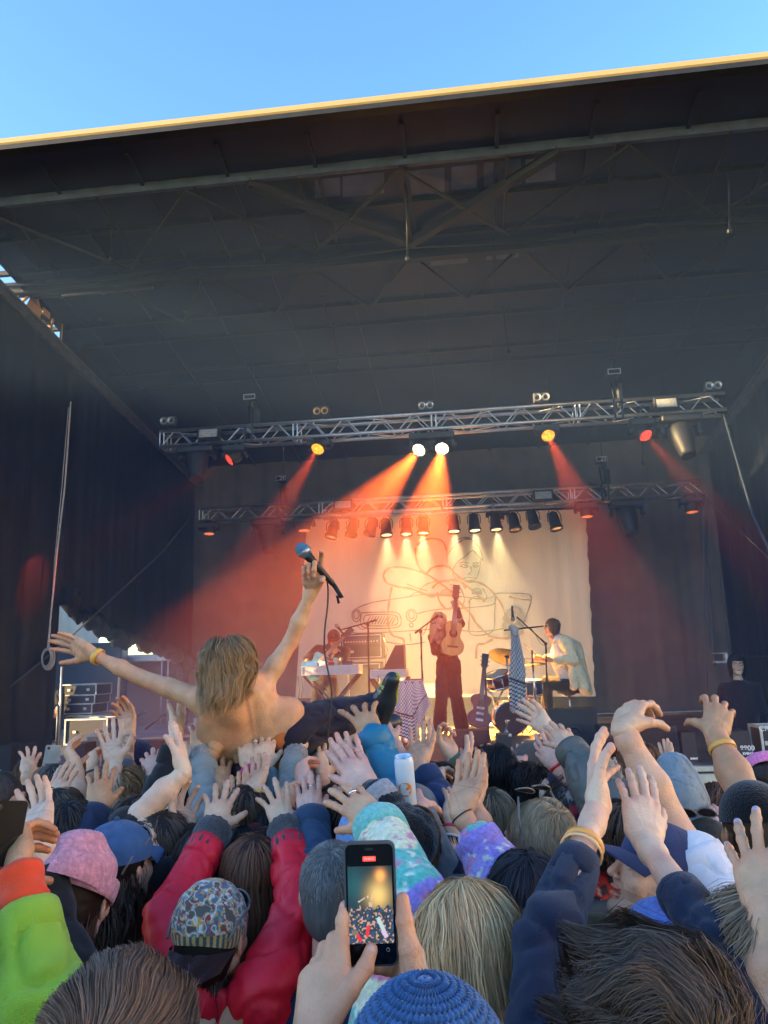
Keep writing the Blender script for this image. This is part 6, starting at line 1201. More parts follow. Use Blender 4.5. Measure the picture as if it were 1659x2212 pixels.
# ---------- ropes and cables
ropem = mat('pale_rope', (.5, .48, .44), .9, bump=.5, bscale=150)
def rope(name, label, pts, r, m=ropem, cat='rope', sag=0):
    P = [S(*ps(*p)) for p in pts]; out = []
    for i in range(len(P)-1):
        for t_ in np.linspace(0, 1, 10)[:-1 if i < len(P)-2 else None]: out.append(mix(P[i], P[i+1], t_)+Vector((0, 0, -sag*math.sin(t_*math.pi))))
    b = MB(); b.tube(out, r, 6); return tag(b.build(name, m), label, cat)
rope('hanging_rope', 'pale rope hanging down the left tarp to a coil', [(153, 868, 9.2), (140, 1050, 9.0), (123, 1194, 8.9), (103, 1400, 8.8)], .011)
rope('hanging_rope', 'thinner second rope beside the pale rope on the left', [(148, 880, 9.2), (134, 1050, 9.0), (119, 1200, 8.9), (106, 1398, 8.8)], .006)
b = MB(); c0 = S(*ps(102, 1422, 8.8))
for k in range(6): b.tube([c0+EX*(math.cos(q)*(.055+.006*k)+.006*math.sin(k*2))+EZ*(math.sin(q)*(.10+.006*k)+.01*math.cos(k*3))+EY*(.01*k-.02) for q in np.linspace(0, 2*math.pi, 28)], .006, 5)
tag(b.build('rope_coil', ropem), 'coil of pale rope hanging in front of the left tarp', 'rope coil')
rope('guy_cable', 'grey cable slanting across the left tarp', [(-15, 1512, 8.0), (130, 1397, 9.2), (350, 1194, 11.0), (410, 1120, 12.2)], .010, galv, 'cable')
rope('cable_loop', 'bundle of cables running from the truss end down the right side', [(1563, 895, 9.95), (1590, 990, 9.2), (1625, 1110, 8.3), (1670, 1210, 7.6)], .013, steel_grey, 'cable')
rope('cable_loop', 'thin cable slanting behind the cable bundle on the right', [(1519, 1070, 11.9), (1580, 1130, 11), (1670, 1215, 9.5)], .008, steel_grey, 'cable')
for i, (u0, u1, v1) in enumerate(((1522, 1528, 1490), (1530, 1545, 1440), (1540, 1580, 1440), (1517, 1535, 1400))): rope('hanging_cable', ('first', 'second', 'third', 'fourth')[i]+' of the dark cables hanging below the right end of the rear truss', [(u0, 1068, 12.0), ((u0+u1)/2-4, (1068+v1)/2, 12.0), (u1, v1, 12.1)], .009, steel_grey, 'cable')
for i, (u, v0, v1) in enumerate(((697, 640, 700), (720, 700, 795), (1087, 660, 760), (238, 490, 560), (878, 400, 560), (1573, 355, 500), (1385, 880, 1000))):
    s0 = 10.0 if i == 6 else srow(v0+(u-829)*.11, .03); s1 = s0+.25; b = StageMB(); A = ps(u, v0, s0); B_ = ps(u+(12 if i < 3 else 3), v1, s1); b.tube([(A.x, A.y, A.z), (B_.x, B_.y, B_.z)], .012, 6); b.box((A.x, A.y, A.z), (.07, .05, .04), bevel=.01); b.box((B_.x, B_.y, B_.z), (.05, .04, .05), bevel=.01)
    tag(b.build('hanging_strut', steel_dark), ('thin strut hanging left of the middle under the roof', 'longest thin strut hanging left of the middle', 'thin strut right of the roof middle', 'strut with two shiny clamps at the upper left of the roof', 'strut with shiny clamps in the middle of the roof', 'strut with shiny clamps at the upper right', 'thin cable dropping between the trusses at the right')[i], 'strut')
# ================================================================= the crowd surfer
def wp(u, v, y): return pt(u, v, y)
nk = wp(500, 1505, 2.92); sL, sR = wp(434, 1512, 2.95), wp(562, 1488, 2.98); eL, wL = wp(300, 1462, 3.0), wp(198, 1412, 3.05); eR, wR = wp(628, 1386, 3.0), wp(675, 1270, 2.95)
ch, ab, pv_ = wp(500, 1550, 3.02), wp(553, 1580, 3.06), wp(618, 1590, 3.10)
H_L = place_hand(wL, tip_point(wL, 121, 1375, .187)[0], 'open', 'L', 150); H_R = place_hand(wR, tip_point(wR, 676, 1195, .14, False)[0], 'mic', 'R', 175)
up_ = (nk-pv_).normalized(); side_ = (sR-sL).normalized(); outw = up_.cross(side_).normalized(); outw = -outw if outw.y > 0 else outw
Rt = np.array(Matrix((side_, -outw, up_)).transposed())
pr = [el(ch, (.148, .092, .145), .05, rot=Rt), el(ab, (.108, .08, .12), .06, rot=Rt), el(mix(ab, pv_, .8), (.11, .09, .12), .05, rot=Rt), rc(nk+Vector((0, 0, .06)), nk+Vector((0, 0, -.02)), .052, .07, .05),
      rc(mix(sL, sR, .12), mix(sL, sR, .88), .050, .050, .05), el(mix(sL, ch, .42)+outw*.055, (.055, .022, .065), .03, rot=Rt), el(mix(sR, ch, .42)+outw*.055, (.055, .022, .065), .03, rot=Rt), el(sL, (.052, .048, .05), .03), el(sR, (.052, .048, .05), .03),
      rc(mix(sL, ch, .5), mix(sL, ab, .9), .05, .04, .05), rc(mix(sR, ch, .5), mix(sR, ab, .9), .05, .04, .05)]
for (W, E, Sh, H) in ((wL, eL, sL, H_L), (wR, eR, sR, H_R)): pr += arm_prims(W, E, Sh, H, .76)
sp0, sp1 = mix(nk, ch, .3)+outw*.125, mix(ab, pv_, .6)+outw*.105
pr.append(('s', V3((sp0+sp1)*.5), np.array((.010, .035, (sp0-sp1).length*.55)), np.array(Matrix((side_, -outw, (sp0-sp1).normalized())).transposed()), None, .045))
V, F = sdf_mesh(pr, .006); b = MB(); redm = np.exp(-((V-V3(eL))**2).sum(1)/.0016)*.5+np.exp(-((V-V3(eR))**2).sum(1)/.0016)*.5+np.clip(vnoise(V*11)*.5, 0, .5)
b.add(V, F, 0, True, skincol('warm', redm, 0, 0, V)*np.array([1.08, 1.08, 1.05])); add_hand(b, H_L, 'open', 'warm'); add_hand(b, H_R, 'mic', 'warm')
Ch = wp(492, 1452, 2.88); HM = Matrix.Translation(Ch) @ Matrix.Rotation(R_(-16), 4, 'Z') @ Matrix.Rotation(R_(-8), 4, 'X') @ Matrix.Rotation(R_(6), 4, 'Y'); tp = head_tpl('m', .0045, 0); Mn = np.array(HM); b.add(tp[0]@Mn[:3, :3].T+Mn[:3, 3], tp[1][(tp[0][tp[1], 2] > -.115).all(1)], 0, True, headcol(tp, 'warm'))
surf = tag(b.build('person', SKIN), 'shirtless long-haired singer carried on raised hands, arms spread, microphone held high', 'person')
hb = MB(); hair_cap(hb, HM, (.05, .03, .02)); hair_strands(hb, HM, n=9000, length=.135, col=(.07, .040, .024), col2=(.38, .23, .11), width=.0019, wave=.010, wf=30, segs=16, back=True, vol=1.0, lift=.022, clump=.2, tint=.75, mess=.018, seed=5, inward=.12, crown=(-.25, -.3, 1)); par(hb.build('hair', HAIR), surf)
ringband('wristband', wL+(eL-wL).normalized()*.03, (eL-wL).normalized(), .030, .02, (.8, .42, .06), PLAST, surf)
pk = [wp(625, 1575, 3.10), wp(735, 1553, 3.15), wp(815, 1530, 3.2)]; pk2 = [wp(640, 1585, 3.2), wp(735, 1580, 3.35), wp(800, 1575, 3.45)]
def tcol(V): return np.array((.022, .016, .030))[None]*(1+.3*vnoise(V*40))[:, None]
cloth_obj('trousers', [rc(wp(632, 1580, 3.1), pk[0], .115, .105, .04), rc(pk[0], pk[1], .100, .080, .04), rc(pk[1], pk[2], .078, .062, .03), rc(pk2[0], pk2[1], .095, .075, .04), rc(pk2[1], pk2[2], .072, .06, .03)], tcol, surf, .008, .012, 11, seed=14)
cloth_obj('waistband', [rc(wp(606, 1590, 3.04), wp(616, 1560, 3.04), .06, .06, .03)], (.62, .16, .04), surf, .008, .003)
A = wp(822, 1532, 3.2); Tt = wp(843, 1478, 3.12); f = (Tt-A).normalized(); sd_ = Vector((1, .1, -.15)).normalized()
V, F = sdf_mesh([rc(A-f*.03+sd_*.0, A+f*.05, .046, .046, .03), rc(A+f*.03, A+f*.16, .042, .030, .03), rc(A-f*.05, A-f*.02, .045, .045, .03)], .006); b = MB(); b.add(V, F, 0, True, np.array((.02, .028, .035))); sh = par(b.build('shoe', PLAST), surf)
V, F = sdf_mesh([rc(A-f*.07+sd_*.038, A+f*.06+sd_*.036, .014, .016, .012), rc(A+f*.06+sd_*.036, A+f*.185+sd_*.016, .016, .010, .012)], .006); b = MB(); b.add(V, F, 0, True, (.36, .38, .05)); par(b.build('sole', PLAST), sh)
b = MB(); up2 = sd_*-1; n_ = f.cross(sd_).normalized()
for k in range(5): c_ = A+f*(.02+.026*k)+up2*(.043-.004*k); b.tube([c_+n_*.024, c_+up2*.006, c_-n_*.024+f*.012], .003, 6); b.tube([c_-n_*.024, c_+up2*.008, c_+n_*.024+f*.012], .003, 6)
c_ = A+f*.02+up2*.05; [b.tube([c_, c_+n_*(.02*s)+up2*.02-f*.02, c_+n_*(.035*s)+up2*.005-f*.05], .003, 6) for s in (-1, 1)]; b.hascol = False; par(b.build('laces', mat('lime_laces', (.5, .55, .15), .7)), sh)
V, F = sdf_mesh([rc(pk2[2], pk2[2]+Vector((.1, .05, .02)), .045, .04, .02)], .008); b = MB(); b.add(V, F, 0, True, np.array((.02, .028, .035))); par(b.build('shoe', PLAST), surf)
# the microphone in his hand and its cable
mh, mt_ = wp(661, 1196, 2.87), wp(716, 1258, 2.93); d = (mh-mt_).normalized(); M = Matrix.Translation(mh) @ d.to_track_quat('Z', 'Y').to_matrix().to_4x4(); e = empty('hand_microphone', mh, 'black microphone with a blue-grey grille held up by the shirtless singer', 'microphone')
b = MB(); b.lathe([(.009, -.165), (.011, -.15), (.0135, -.06), (.017, -.018), (.019, -.006)], 20, M=M); SPW(e, 'handle', b, blk); b = MB(); b.lathe([(.018, -.008), (.0245, .004), (.027, .016), (.0255, .030), (.018, .043), (.0001, .049)], 28, M=M, caps=False); SPW(e, 'grille', b, mat('blue_grey_grille', (.10, .27, .40), .35, metal=.3, scale=400, var=.5, bump=.8, bscale=500))
b = MB(); b.lathe([(.0255, -.002), (.028, .0), (.0285, .014), (.0255, .016)], 24, M=M @ Matrix.Translation((0, 0, .006)), caps=False); SPW(e, 'ring', b, mat('grey_ring', (.3, .33, .35), .3, metal=.7)); c0 = M @ Vector((0, 0, -.165))
b = MB(); pts = [c0, c0+Vector((.03, .0, -.05)), wp(728, 1288, 2.94), wp(732, 1303, 2.95)]; b.tube(pts, [.009, .008, .006, .005], 8); SPW(e, 'plug_boot', b, blk)
b = MB(); P = [wp(704, 1240, 2.94)]+[wp(u, v, 2.95) for u, v in ((703, 1290), (705, 1350), (707, 1420), (710, 1480), (711, 1540), (714, 1600), (716, 1670))]; out = [mix(P[i], P[i+1], t_) for i in range(len(P)-1) for t_ in (0, .25, .5, .75)]; out = [q+Vector((.010*math.sin(i*.45), 0, 0)) for i, q in enumerate(out)]; b.tube(out, .0034, 7); tag(b.build('microphone_cable', blk), 'thin black cable hanging straight down from the singer\'s microphone', 'cable')
# ================================================================= the crowd
DK = dict(n=1500, col=(.014, .010, .009), col2=(.045, .032, .028), width=.003)
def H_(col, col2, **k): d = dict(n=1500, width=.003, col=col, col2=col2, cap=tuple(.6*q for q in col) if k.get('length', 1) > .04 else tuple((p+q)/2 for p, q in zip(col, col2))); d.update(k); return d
BRN, BRN2 = (.045, .024, .014), (.15, .085, .048)
RED_J = dict(col=(.74, .012, .03), m=SHELL, amp=.013, sc=8, w=(.053, .061, .080), name='jacket')
BLKJ = dict(col=(.012, .012, .014), w=(.05, .06, .08), amp=.008)
NAVY = dict(col=(.012, .022, .055), w=(.048, .056, .075), amp=.010)
def knit_stripes(V):
    t = V[:, 2]*21+vnoise(V*14)*.35; k = np.floor(t).astype(int) % 5; pal = np.array([(.33, .24, .62), (.10, .48, .38), (.72, .70, .45), (.68, .20, .28), (.38, .30, .66)])
    c = pal[k]; sp = vnoise(V*np.array([60, 60, 90]))[:, None]; c = np.where(sp > .45, np.array([.75, .72, .55]), c); c = np.where((sp < -.5), np.array([.66, .22, .32]), c); return c
MULTI = dict(col=knit_stripes, m=KNIT, amp=.006, sc=16, w=(.062, .07, .085), name='sweater')
def plaid(V, base=(.30, .02, .025), dark=(.02, .015, .03)):
    a = np.sin(V[:, 0]*75) > .2; b_ = np.sin(V[:, 2]*75+V[:, 1]*30) > .2; c = np.where((a ^ b_)[:, None], np.array(base), np.array(dark)); l = np.abs(np.sin(V[:, 0]*37.5)) < .06; return np.where(l[:, None], [.35, .3, .3], c)
def spek(base, amt=.5, s_=160):
    return lambda V: np.clip(np.array(base)[None]*(1+amt*vnoise(V*s_))[:, None], 0, 1)
# -- nearest row
person('person with short brown hair seen from behind, nearest at the bottom left', (262, 2308, 1.06), yaw=-8, tone='fair', size=1.03,
       hair=H_((.075, .042, .026), (.22, .135, .085), n=20000, length=.07, width=.0010, clump=.15, segs=8, back=True, vol=1.03, lift=.010, wave=.003, wf=50, crown=(.15, -1.5, .2), swirl=.4, streak=.05, mess=.010, fringe=1), top=dict(col=(.02, .02, .025)))
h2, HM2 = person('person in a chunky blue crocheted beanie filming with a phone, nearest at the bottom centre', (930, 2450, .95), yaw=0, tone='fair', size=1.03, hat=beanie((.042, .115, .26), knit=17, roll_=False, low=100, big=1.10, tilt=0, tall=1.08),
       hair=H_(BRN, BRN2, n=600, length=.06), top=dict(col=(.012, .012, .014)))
person('person with tousled dark brown hair, navy sleeves and bare forearms raised, nearest at bottom right', (1404, 2278, 1.07), yaw=5, tone='pale', size=1.06,
       hair=H_((.028, .018, .014), (.12, .08, .055), n=20000, length=.13, width=.0011, wave=.012, wf=34, segs=13, back=True, vol=1.05, lift=.018, clump=.15, swirl=1.0, crown=(.25, -1.5, .15), mess=.028, streak=.1, fringe=1),
       top=dict(col=(.008, .014, .036), amp=.014, sc=9, w=(.042, .050, .068), name='shirt'),
       arms=[dict(W=(1290, 1750, 1.72), T=(1286, 1597), pose='open', side='L', roll=-100, hand='L', E=(1184, 2025, 1.42), bare=.195, bands=[(.125, .014, (.85, .38, .08)), (.143, .006, (.9, .5, .2))], tone='pale'),
             dict(W=(1396, 1818, 1.72), T=(1374, 1654), pose='flat', side='R', roll=25, hand='L', E=(1540, 2040, 1.42), bare=.20, tone='pale')])
person('person with wavy light brown hair at the right edge, partly out of the picture', (1662, 2085, 1.42), yaw=0, tone='fair',
       hair=H_((.07, .045, .03), (.36, .25, .15), n=10000, length=.5, width=.0015, wave=.014, wf=24, segs=18, back=True, vol=1.05, lift=.02, streak=.7), top=dict(col=(.2, .2, .2)))
# -- blond woman in the striped knit
person('person with long straight blond hair and a pastel striped knit sweater, both hands up', (1012, 2055, 1.55), yaw=-4, kind='f', tone='warm', size=1.02,
       hair=H_((.34, .19, .085), (.95, .62, .30), n=11000, length=.62, width=.0018, wave=.004, wf=10, segs=18, back=True, vol=1.04, lift=.022, clump=.35, streak=.6, crown=(-.1, .15, 1), mess=.010), top=MULTI, gh=.010,
       arms=[dict(W=(815, 1780, 1.95), T=(716, 1688), pose='open', side='L', hand='R', roll=10, E=(893, 1955, 1.70), bare=.035, bands=[(.008, .006, (.10, .30, .16)), (.02, .010, (.80, .42, .12))], ring=2, cuffm=KNIT, cuffcol=(.18, .5, .42)),
             dict(W=(995, 1755, 2.2), T=(1026, 1632), pose='flat', side='R', hand='R', roll=150, E=(1078, 1892, 2.12), S=(1075, 2060, 1.95), bare=.10, bands=[(.012, .004, (.02, .02, .03))], cuffm=KNIT, cuffcol=(.33, .24, .62))])
person('person with long straight black hair behind the blond one on the right', (1138, 1955, 1.98), yaw=3, kind='f', tone='fair', hair=H_((.008, .008, .011), (.035, .034, .042), n=7000, length=.6, width=.0024, wave=.003, segs=16, back=True, vol=1.05, lift=.018, crown=(0, -.3, 1)), top=BLKJ)
# -- red jacket with bandana
def bandana(HM, o):
    G = dome((0, -.014, .034), (.085, .104, .096), 122, -14, nu=120, nv=300, fn=lambda a, t: 1+.01*np.sin(a*14+t*5)); v = G.reshape(-1, 3); n1 = vnoise(v*75); n2 = vnoise(v*150+9); n3 = vnoise(v*48+4)
    c = np.broadcast_to(np.array([.30, .27, .20]), v.shape).copy(); c[np.abs(n1) < .10] = [.62, .62, .55]; c[(n1 > .3)] = [.08, .16, .20]; c[(n2 > .35)] = [.62, .33, .06]; c[(n1 < -.32)] = [.10, .09, .07]; c[(n2 < -.4)] = [.35, .05, .03]; c[np.abs(n3) < .035] = [.5, .55, .5]
    bandrow = (v[:, 2] < .025) & (v[:, 1] < .02); st = np.sin(np.arctan2(v[:, 0], v[:, 1])*46) > 0; c[bandrow] = np.where(st[bandrow][:, None], [.5, .36, .12], [.07, .09, .10])
    mb = MB(); add_local(mb, HM, G, c); sc_ = par(mb.build('headscarf', CLOTH), o)
    mb = MB(); u_ = np.linspace(-1, 1, 30)[:, None]; w_ = np.linspace(0, 1, 12)[None]; x = u_*.080*(1-.1*w_)-.016*w_; y = -.035-.075*np.sqrt(np.maximum(0, 1-u_**2))-.03*w_+.004*np.sin(u_*9+w_*4); z = -.012-w_*.07*(1-.35*u_)+0*x
    add_local(mb, HM, np.stack([x, y*np.ones_like(x), z], -1), (.035, .014, .016), False); par(mb.build('hem', CLOTH), sc_)
DKCUFF = (.045, .043, .045)
person('person in a bright red jacket and paisley headscarf with sunglasses pushed up, both arms raised', (458, 2025, 1.98), yaw=-14, pitch=-6, kind='f', tone='fair', top=RED_J, gh=.012,
       hair=H_((.022, .012, .009), (.07, .04, .03), n=1600, length=.26, width=.0025, segs=14, back=True, vol=.85, inward=.5), hat=[bandana, shades((.16, .14, .12), z=.052, tiltx=-14)],
       arms=[dict(W=(465, 1790, 2.42), T=(481, 1688), pose='spread', side='L', hand='L', roll=0, E=(366, 1985, 2.12), S=(410, 2160, 1.95), bare=.105, cuff=(.005, .122, .053, DKCUFF), cuffcol=(.62, .012, .035), thick=1.0),
             dict(W=(617, 1788, 2.42), T=(583, 1686), pose='spread', side='R', hand='L', roll=15, E=(645, 1975, 2.12), S=(565, 2150, 1.95), bare=.105, cuff=(.005, .122, .053, DKCUFF), cuffcol=(.62, .012, .035))])
# -- lime jacket, black phone
o, _ = person('person in a lime green jacket over an orange sleeve, at the left edge', (-95, 2105, 1.5), yaw=-12, tone='tan', hair=H_(BRN, BRN2), top=dict(col=(.26, .43, .03), amp=.014, sc=7, w=(.056, .066, .08)), gh=.012,
       arms=[dict(W=(38, 1868, 1.60), T=(34, 1755), pose='can', side='R', hand='R', roll=-70, E=(96, 2180, 1.45), bare=.13, tone='tan')])
b = MB(); W_, E_ = pt(38, 1868, 1.60), pt(96, 2180, 1.45); d_ = (E_-W_).normalized(); b.tube([W_+d_*q for q in np.linspace(.015, .16, 14)], .043+.003*np.sin(np.arange(14)*1.3), 24); v = b.v[0]; b.v[0] = v+.005*np.stack([vnoise(v*40), vnoise(v*40+7), vnoise(v*40+3)], 1); b.c = [np.broadcast_to(np.array((.75, .06, .012)), v.shape)]; b.hascol = True; par(b.build('orange_sleeve', CLOTH), o)
# -- pink beanie
person('person in a fuzzy pink beanie, left forearm bare above a black sleeve', (166, 1945, 2.0), yaw=-6, roll=8, pitch=-10, kind='f', tone='pale', size=.96, hair=H_((.06, .032, .02), (.14, .08, .05), n=1400, length=.28, back=True), hat=beanie((.62, .26, .30), slouch=1.2, ribs=34, big=1.05, tall=1.25, tilt=20, low=92),
       top=dict(col=(.012, .012, .014), w=(.040, .048, .06)), arms=[dict(W=(86, 1800, 1.92), T=(82, 1695), pose='open', side='L', hand='L', roll=150, E=(146, 2085, 1.82), bare=.115)])
# -- blue cap
def capdeco(Rb, ob):
    for i in range(9):
        a = R_(60+i*8); b = MB(); b.lathe([(.0001, .004), (.006, .003), (.007, 0)], 8, M=Rb @ Matrix.Translation((math.cos(a)*.078, math.sin(a)*.098-.01, .082)) , caps=False); par(b.build('stitched_letter', white), ob)
person('person in a faded blue cap with sunglasses resting on it and long dark curly hair', (258, 1880, 2.3), yaw=-22, pitch=8, kind='f', tone='fair', hair=H_((.022, .014, .011), (.10, .06, .04), n=3600, length=.42, width=.0026, wave=.024, wf=38, segs=20, back=True, lift=.03, vol=1.03), hat=[cap((.035, .095, .21), big=1.05, deco=capdeco), shades((.05, .06, .07), z=.062, tiltx=-10)],
       top=dict(col=(.022, .040, .030), name='hoodie', amp=.014, sc=8))
person('person hidden behind the blue cap with pale hands clasped above their head', (300, 1865, 2.45), yaw=0, tone='pale', hair=H_(BRN, BRN2), top=BLKJ,
       arms=[dict(W=(318, 1812, 2.40), T=(262, 1766), pose='relax', side='R', hand='R', roll=-20, bare=.1), dict(W=(250, 1815, 2.42), T=(292, 1768), pose='relax', side='L', hand='L', roll=10, bare=.1)])
person('person with long auburn hair behind the red jacket', (545, 1898, 2.35), yaw=0, kind='f', tone='fair', hair=H_((.075, .028, .013), (.20, .09, .045), n=4500, length=.5, width=.0026, segs=16, back=True, wave=.003, crown=(.1, -.2, 1)), top=dict(col=(.03, .02, .02)))
person('grey cropped haired person in navy behind the held up phone, one hand up', (722, 1930, 2.02), yaw=-6, tone='pink', hair=H_((.06, .055, .05), (.30, .29, .27), n=12000, length=.016, width=.0012, segs=4, back=True, lift=.004, streak=.9, crown=(0, -.5, 1), mess=.004, clump=0, fringe=1), top=NAVY,
       arms=[dict(W=(671, 1768, 2.45), T=(664, 1668), pose='flat', side='L', hand='L', roll=5, E=(682, 1890, 2.3), bare=.02, sl=dict(col=(.02, .05, .10), w=(.055, .062, .08)), ring=1)])
person('person with a short dark bob and a fuzzy black sleeve, clapping', (736, 1796, 2.62), yaw=30, kind='f', tone='fair', hair=H_((.022, .012, .010), (.075, .045, .035), n=2600, length=.20, width=.0028, segs=12), top=dict(col=spek((.012, .012, .013), .6, 90), m=KNIT, w=(.06, .075, .10), amp=.012),
       arms=[dict(W=(793, 1702, 2.32), T=(728, 1600), pose='flat', side='R', hand='R', roll=15, E=(880, 1810, 2.25), bare=.05, tone='pink', hs=1.12, bands=[(.02, .01, (.85, .5, .06))]),
             dict(W=(782, 1690, 2.42), T=(738, 1592), pose='flat', side='L', hand='L', roll=-170, E=(830, 1790, 2.45), bare=.2, tone='pink', hs=1.1)])
person('person in a grey washed denim cap turned away, blue sleeve raised with fingers spread', (892, 1785, 2.62), yaw=-20, tone='tan', hair=H_(BRN, BRN2, n=700, length=.03), hat=cap((.10, .13, .15), backwards=False, big=1.04), top=dict(col=(.012, .15, .27), m=SHELL, w=(.058, .066, .085), amp=.012, sc=9),
       arms=[dict(W=(804, 1588, 2.62), T=(765, 1508), pose='wide', side='L', hand='R', roll=0, E=(850, 1712, 2.55), bare=.02, tone='tan', thick=1.1, S=(880, 1880, 2.6), hs=1.08)])
person('person seen only by a hand holding up a white can', (888, 1835, 2.4), yaw=0, tone='pink', hair=H_(BRN, BRN2), top=dict(col=(.15, .17, .18)),
       arms=[dict(W=(903, 1748, 2.44), T=(868, 1694), pose='can', side='R', hand='L', roll=10, bare=.04)])
# -- grey knit cuffs
person('person with ribbed grey knit cuffs over a pale grey jacket, hands flat on the surfer', (537, 1775, 2.72), yaw=0, kind='f', tone='pale', hair=H_(BRN, BRN2, length=.2), top=dict(col=(.24, .26, .24), w=(.052, .058, .075), amp=.010),
       arms=[dict(W=(436, 1622, 3.0), T=(431, 1535), pose='open', side='L', hand='L', roll=0, E=(444, 1775, 2.74), bare=.10, cuff=(.012, .12, .043, (.26, .25, .24)), ring=1),
             dict(W=(640, 1620, 3.0), T=(644, 1535), pose='spread', side='R', hand='L', roll=0, E=(622, 1770, 2.74), bare=.10, cuff=(.012, .12, .043, (.24, .23, .22)))])
person('person with a pink cuff and tied festival ribbons on the wrist', (590, 1800, 2.85), yaw=0, kind='f', tone='pale', hair=H_((.02, .012, .01), (.06, .04, .03)), top=dict(col=(.03, .055, .085), m=SHELL, w=(.05, .06, .08), amp=.012),
       arms=[dict(W=(541, 1655, 2.92), T=(534, 1573), pose='open', side='L', hand='L', roll=0, E=(560, 1775, 2.8), bare=.095, cuff=(.01, .10, .037, (.62, .05, .22)), bands=[(.10, .016, (.7, .7, .75), 1), (.12, .012, (.7, .05, .03))], sl=dict(col=(.02, .04, .08), w=(.05, .06, .08))),
             dict(W=(568, 1660, 2.92), T=(576, 1560), pose='open', side='R', hand='L', roll=0, E=(603, 1772, 2.8), bare=.055, bands=[(.02, .012, (.02, .02, .04)), (.035, .010, (.65, .03, .03))], ring=3, sl=dict(col=(.12, .17, .19), w=(.045, .055, .07)))])
person('person with a relaxed pale hand at a dark cuff, left of the grey knit cuff', (425, 1868, 2.5), yaw=0, tone='pale', hair=H_((.03, .018, .012), (.09, .055, .04), n=1200, length=.15), top=dict(col=(.015, .022, .02)), arms=[dict(W=(396, 1800, 2.5), T=(396, 1705), pose='claw', side='L', hand='L', roll=-150, E=(398, 1905, 2.42), bare=.035)])
person('person in a black shirt with the left forearm bare and a flat hand', (352, 1840, 2.5), yaw=0, tone='pale', hair=H_((.04, .024, .016), (.12, .07, .05), n=1400, length=.2), top=BLKJ,
       arms=[dict(W=(398, 1668, 2.52), T=(383, 1566), pose='flat', side='R', hand='R', roll=80, E=(332, 1732, 2.5), S=(280, 1800, 2.5), bare=.24, thick=.95)])
person('person in a black sweater reaching to the surfer\'s shoulder, two black wristbands', (300, 1795, 2.85), yaw=-20, tone='pale', hair=H_(BRN, BRN2), top=dict(col=(.010, .011, .016), w=(.045, .052, .06), amp=.01),
       arms=[dict(W=(380, 1590, 2.95), T=(401, 1512), pose='flat', side='R', hand='R', roll=60, E=(350, 1702, 2.9), S=(322, 1790, 2.9), bare=.07, bands=[(.03, .02, (.015, .015, .02)), (.055, .006, (.015, .015, .02))])])
person('person in a plum jacket with a brown hand pressed on the surfer\'s back', (452, 1775, 3.0), yaw=0, tone='tan', hair=H_(BRN, BRN2), top=dict(col=(.030, .016, .030), m=SHELL, w=(.05, .065, .09)), arms=[dict(W=(466, 1612, 2.98), T=(508, 1535), pose='open', side='R', hand='L', roll=10, E=(405, 1740, 3.0), bare=.10), dict(W=(520, 1618, 3.05), T=(520, 1560), pose='flat', side='R', hand='R', E=(520, 1740, 3.0), bare=.1)])
person('person in a grey-green jacket with a fingerless glove under the surfer', (505, 1790, 3.1), yaw=0, tone='warm', hair=H_(BRN, BRN2), top=dict(col=(.16, .17, .15)), arms=[dict(W=(499, 1650, 3.1), T=(498, 1572), pose='flat', side='L', hand='L', E=(497, 1780, 3.0), bare=.06, cuff=(-.03, .07, .040, (.28, .30, .27)))])
# -- left side
person('short dark-haired person raising a tanned hand with an orange band above a navy sleeve', (150, 1812, 2.6), yaw=0, tone='tan', hair=H_((.015, .012, .012), (.05, .04, .038), n=1400, length=.05), top=NAVY, arms=[dict(W=(212, 1748, 2.62), T=(222, 1640), pose='open', side='R', hand='L', roll=0, E=(168, 1850, 2.5), bare=.035, bands=[(.012, .014, (.75, .12, .03), 1)])])
person('person with reddish skin and shaved head at the left edge', (-6, 1738, 3.0), yaw=-50, tone='pink', hair=H_((.05, .04, .035), (.12, .1, .09), n=900, length=.008, segs=3, back=True), top=dict(col=(.25, .02, .02)))
person('person with dark hair and a dark striped jacket beside the left edge', (36, 1766, 3.2), yaw=0, tone='fair', hair=H_((.022, .010, .009), (.07, .035, .03), n=1600, length=.10), top=dict(col=(.02, .02, .022)), arms=[dict(W=(112, 1738, 2.9), T=(150, 1644), pose='flat', side='R', hand='R', roll=-35, E=(82, 1835, 2.8), bare=.16, bands=[(.03, .004, (.015, .015, .015))])])
person('person with fluffy grey-brown hair and a curved raised hand, near the left', (118, 1712, 3.5), yaw=0, tone='fair', hair=H_((.07, .05, .035), (.20, .15, .11), n=1800, length=.10, wave=.012, wf=50), top=dict(col=(.03, .03, .04)), arms=[dict(W=(166, 1660, 3.2), T=(128, 1592), pose='cup', side='R', hand='R', roll=-80, E=(166, 1745, 3.15), bare=.3)])
person('person in a black wrinkled jacket hood in the left of the crowd', (128, 1775, 2.95), yaw=0, tone='fair', hair=H_((.05, .035, .025), (.13, .09, .06), n=1400, length=.12), top=dict(col=(.012, .013, .017), m=SHELL, amp=.02, sc=14))
person('person with curly ginger hair raising a pale hand with fingers spread', (268, 1728, 3.3), yaw=-30, tone='pale', hair=H_((.16, .075, .03), (.42, .22, .10), n=3000, length=.14, wave=.014, wf=60, segs=14, vol=1.08, lift=.03), top=dict(col=(.08, .07, .03)), arms=[dict(W=(247, 1648, 3.25), T=(236, 1560), pose='spread', side='L', hand='R', roll=180, E=(246, 1735, 3.2), bare=.3)])
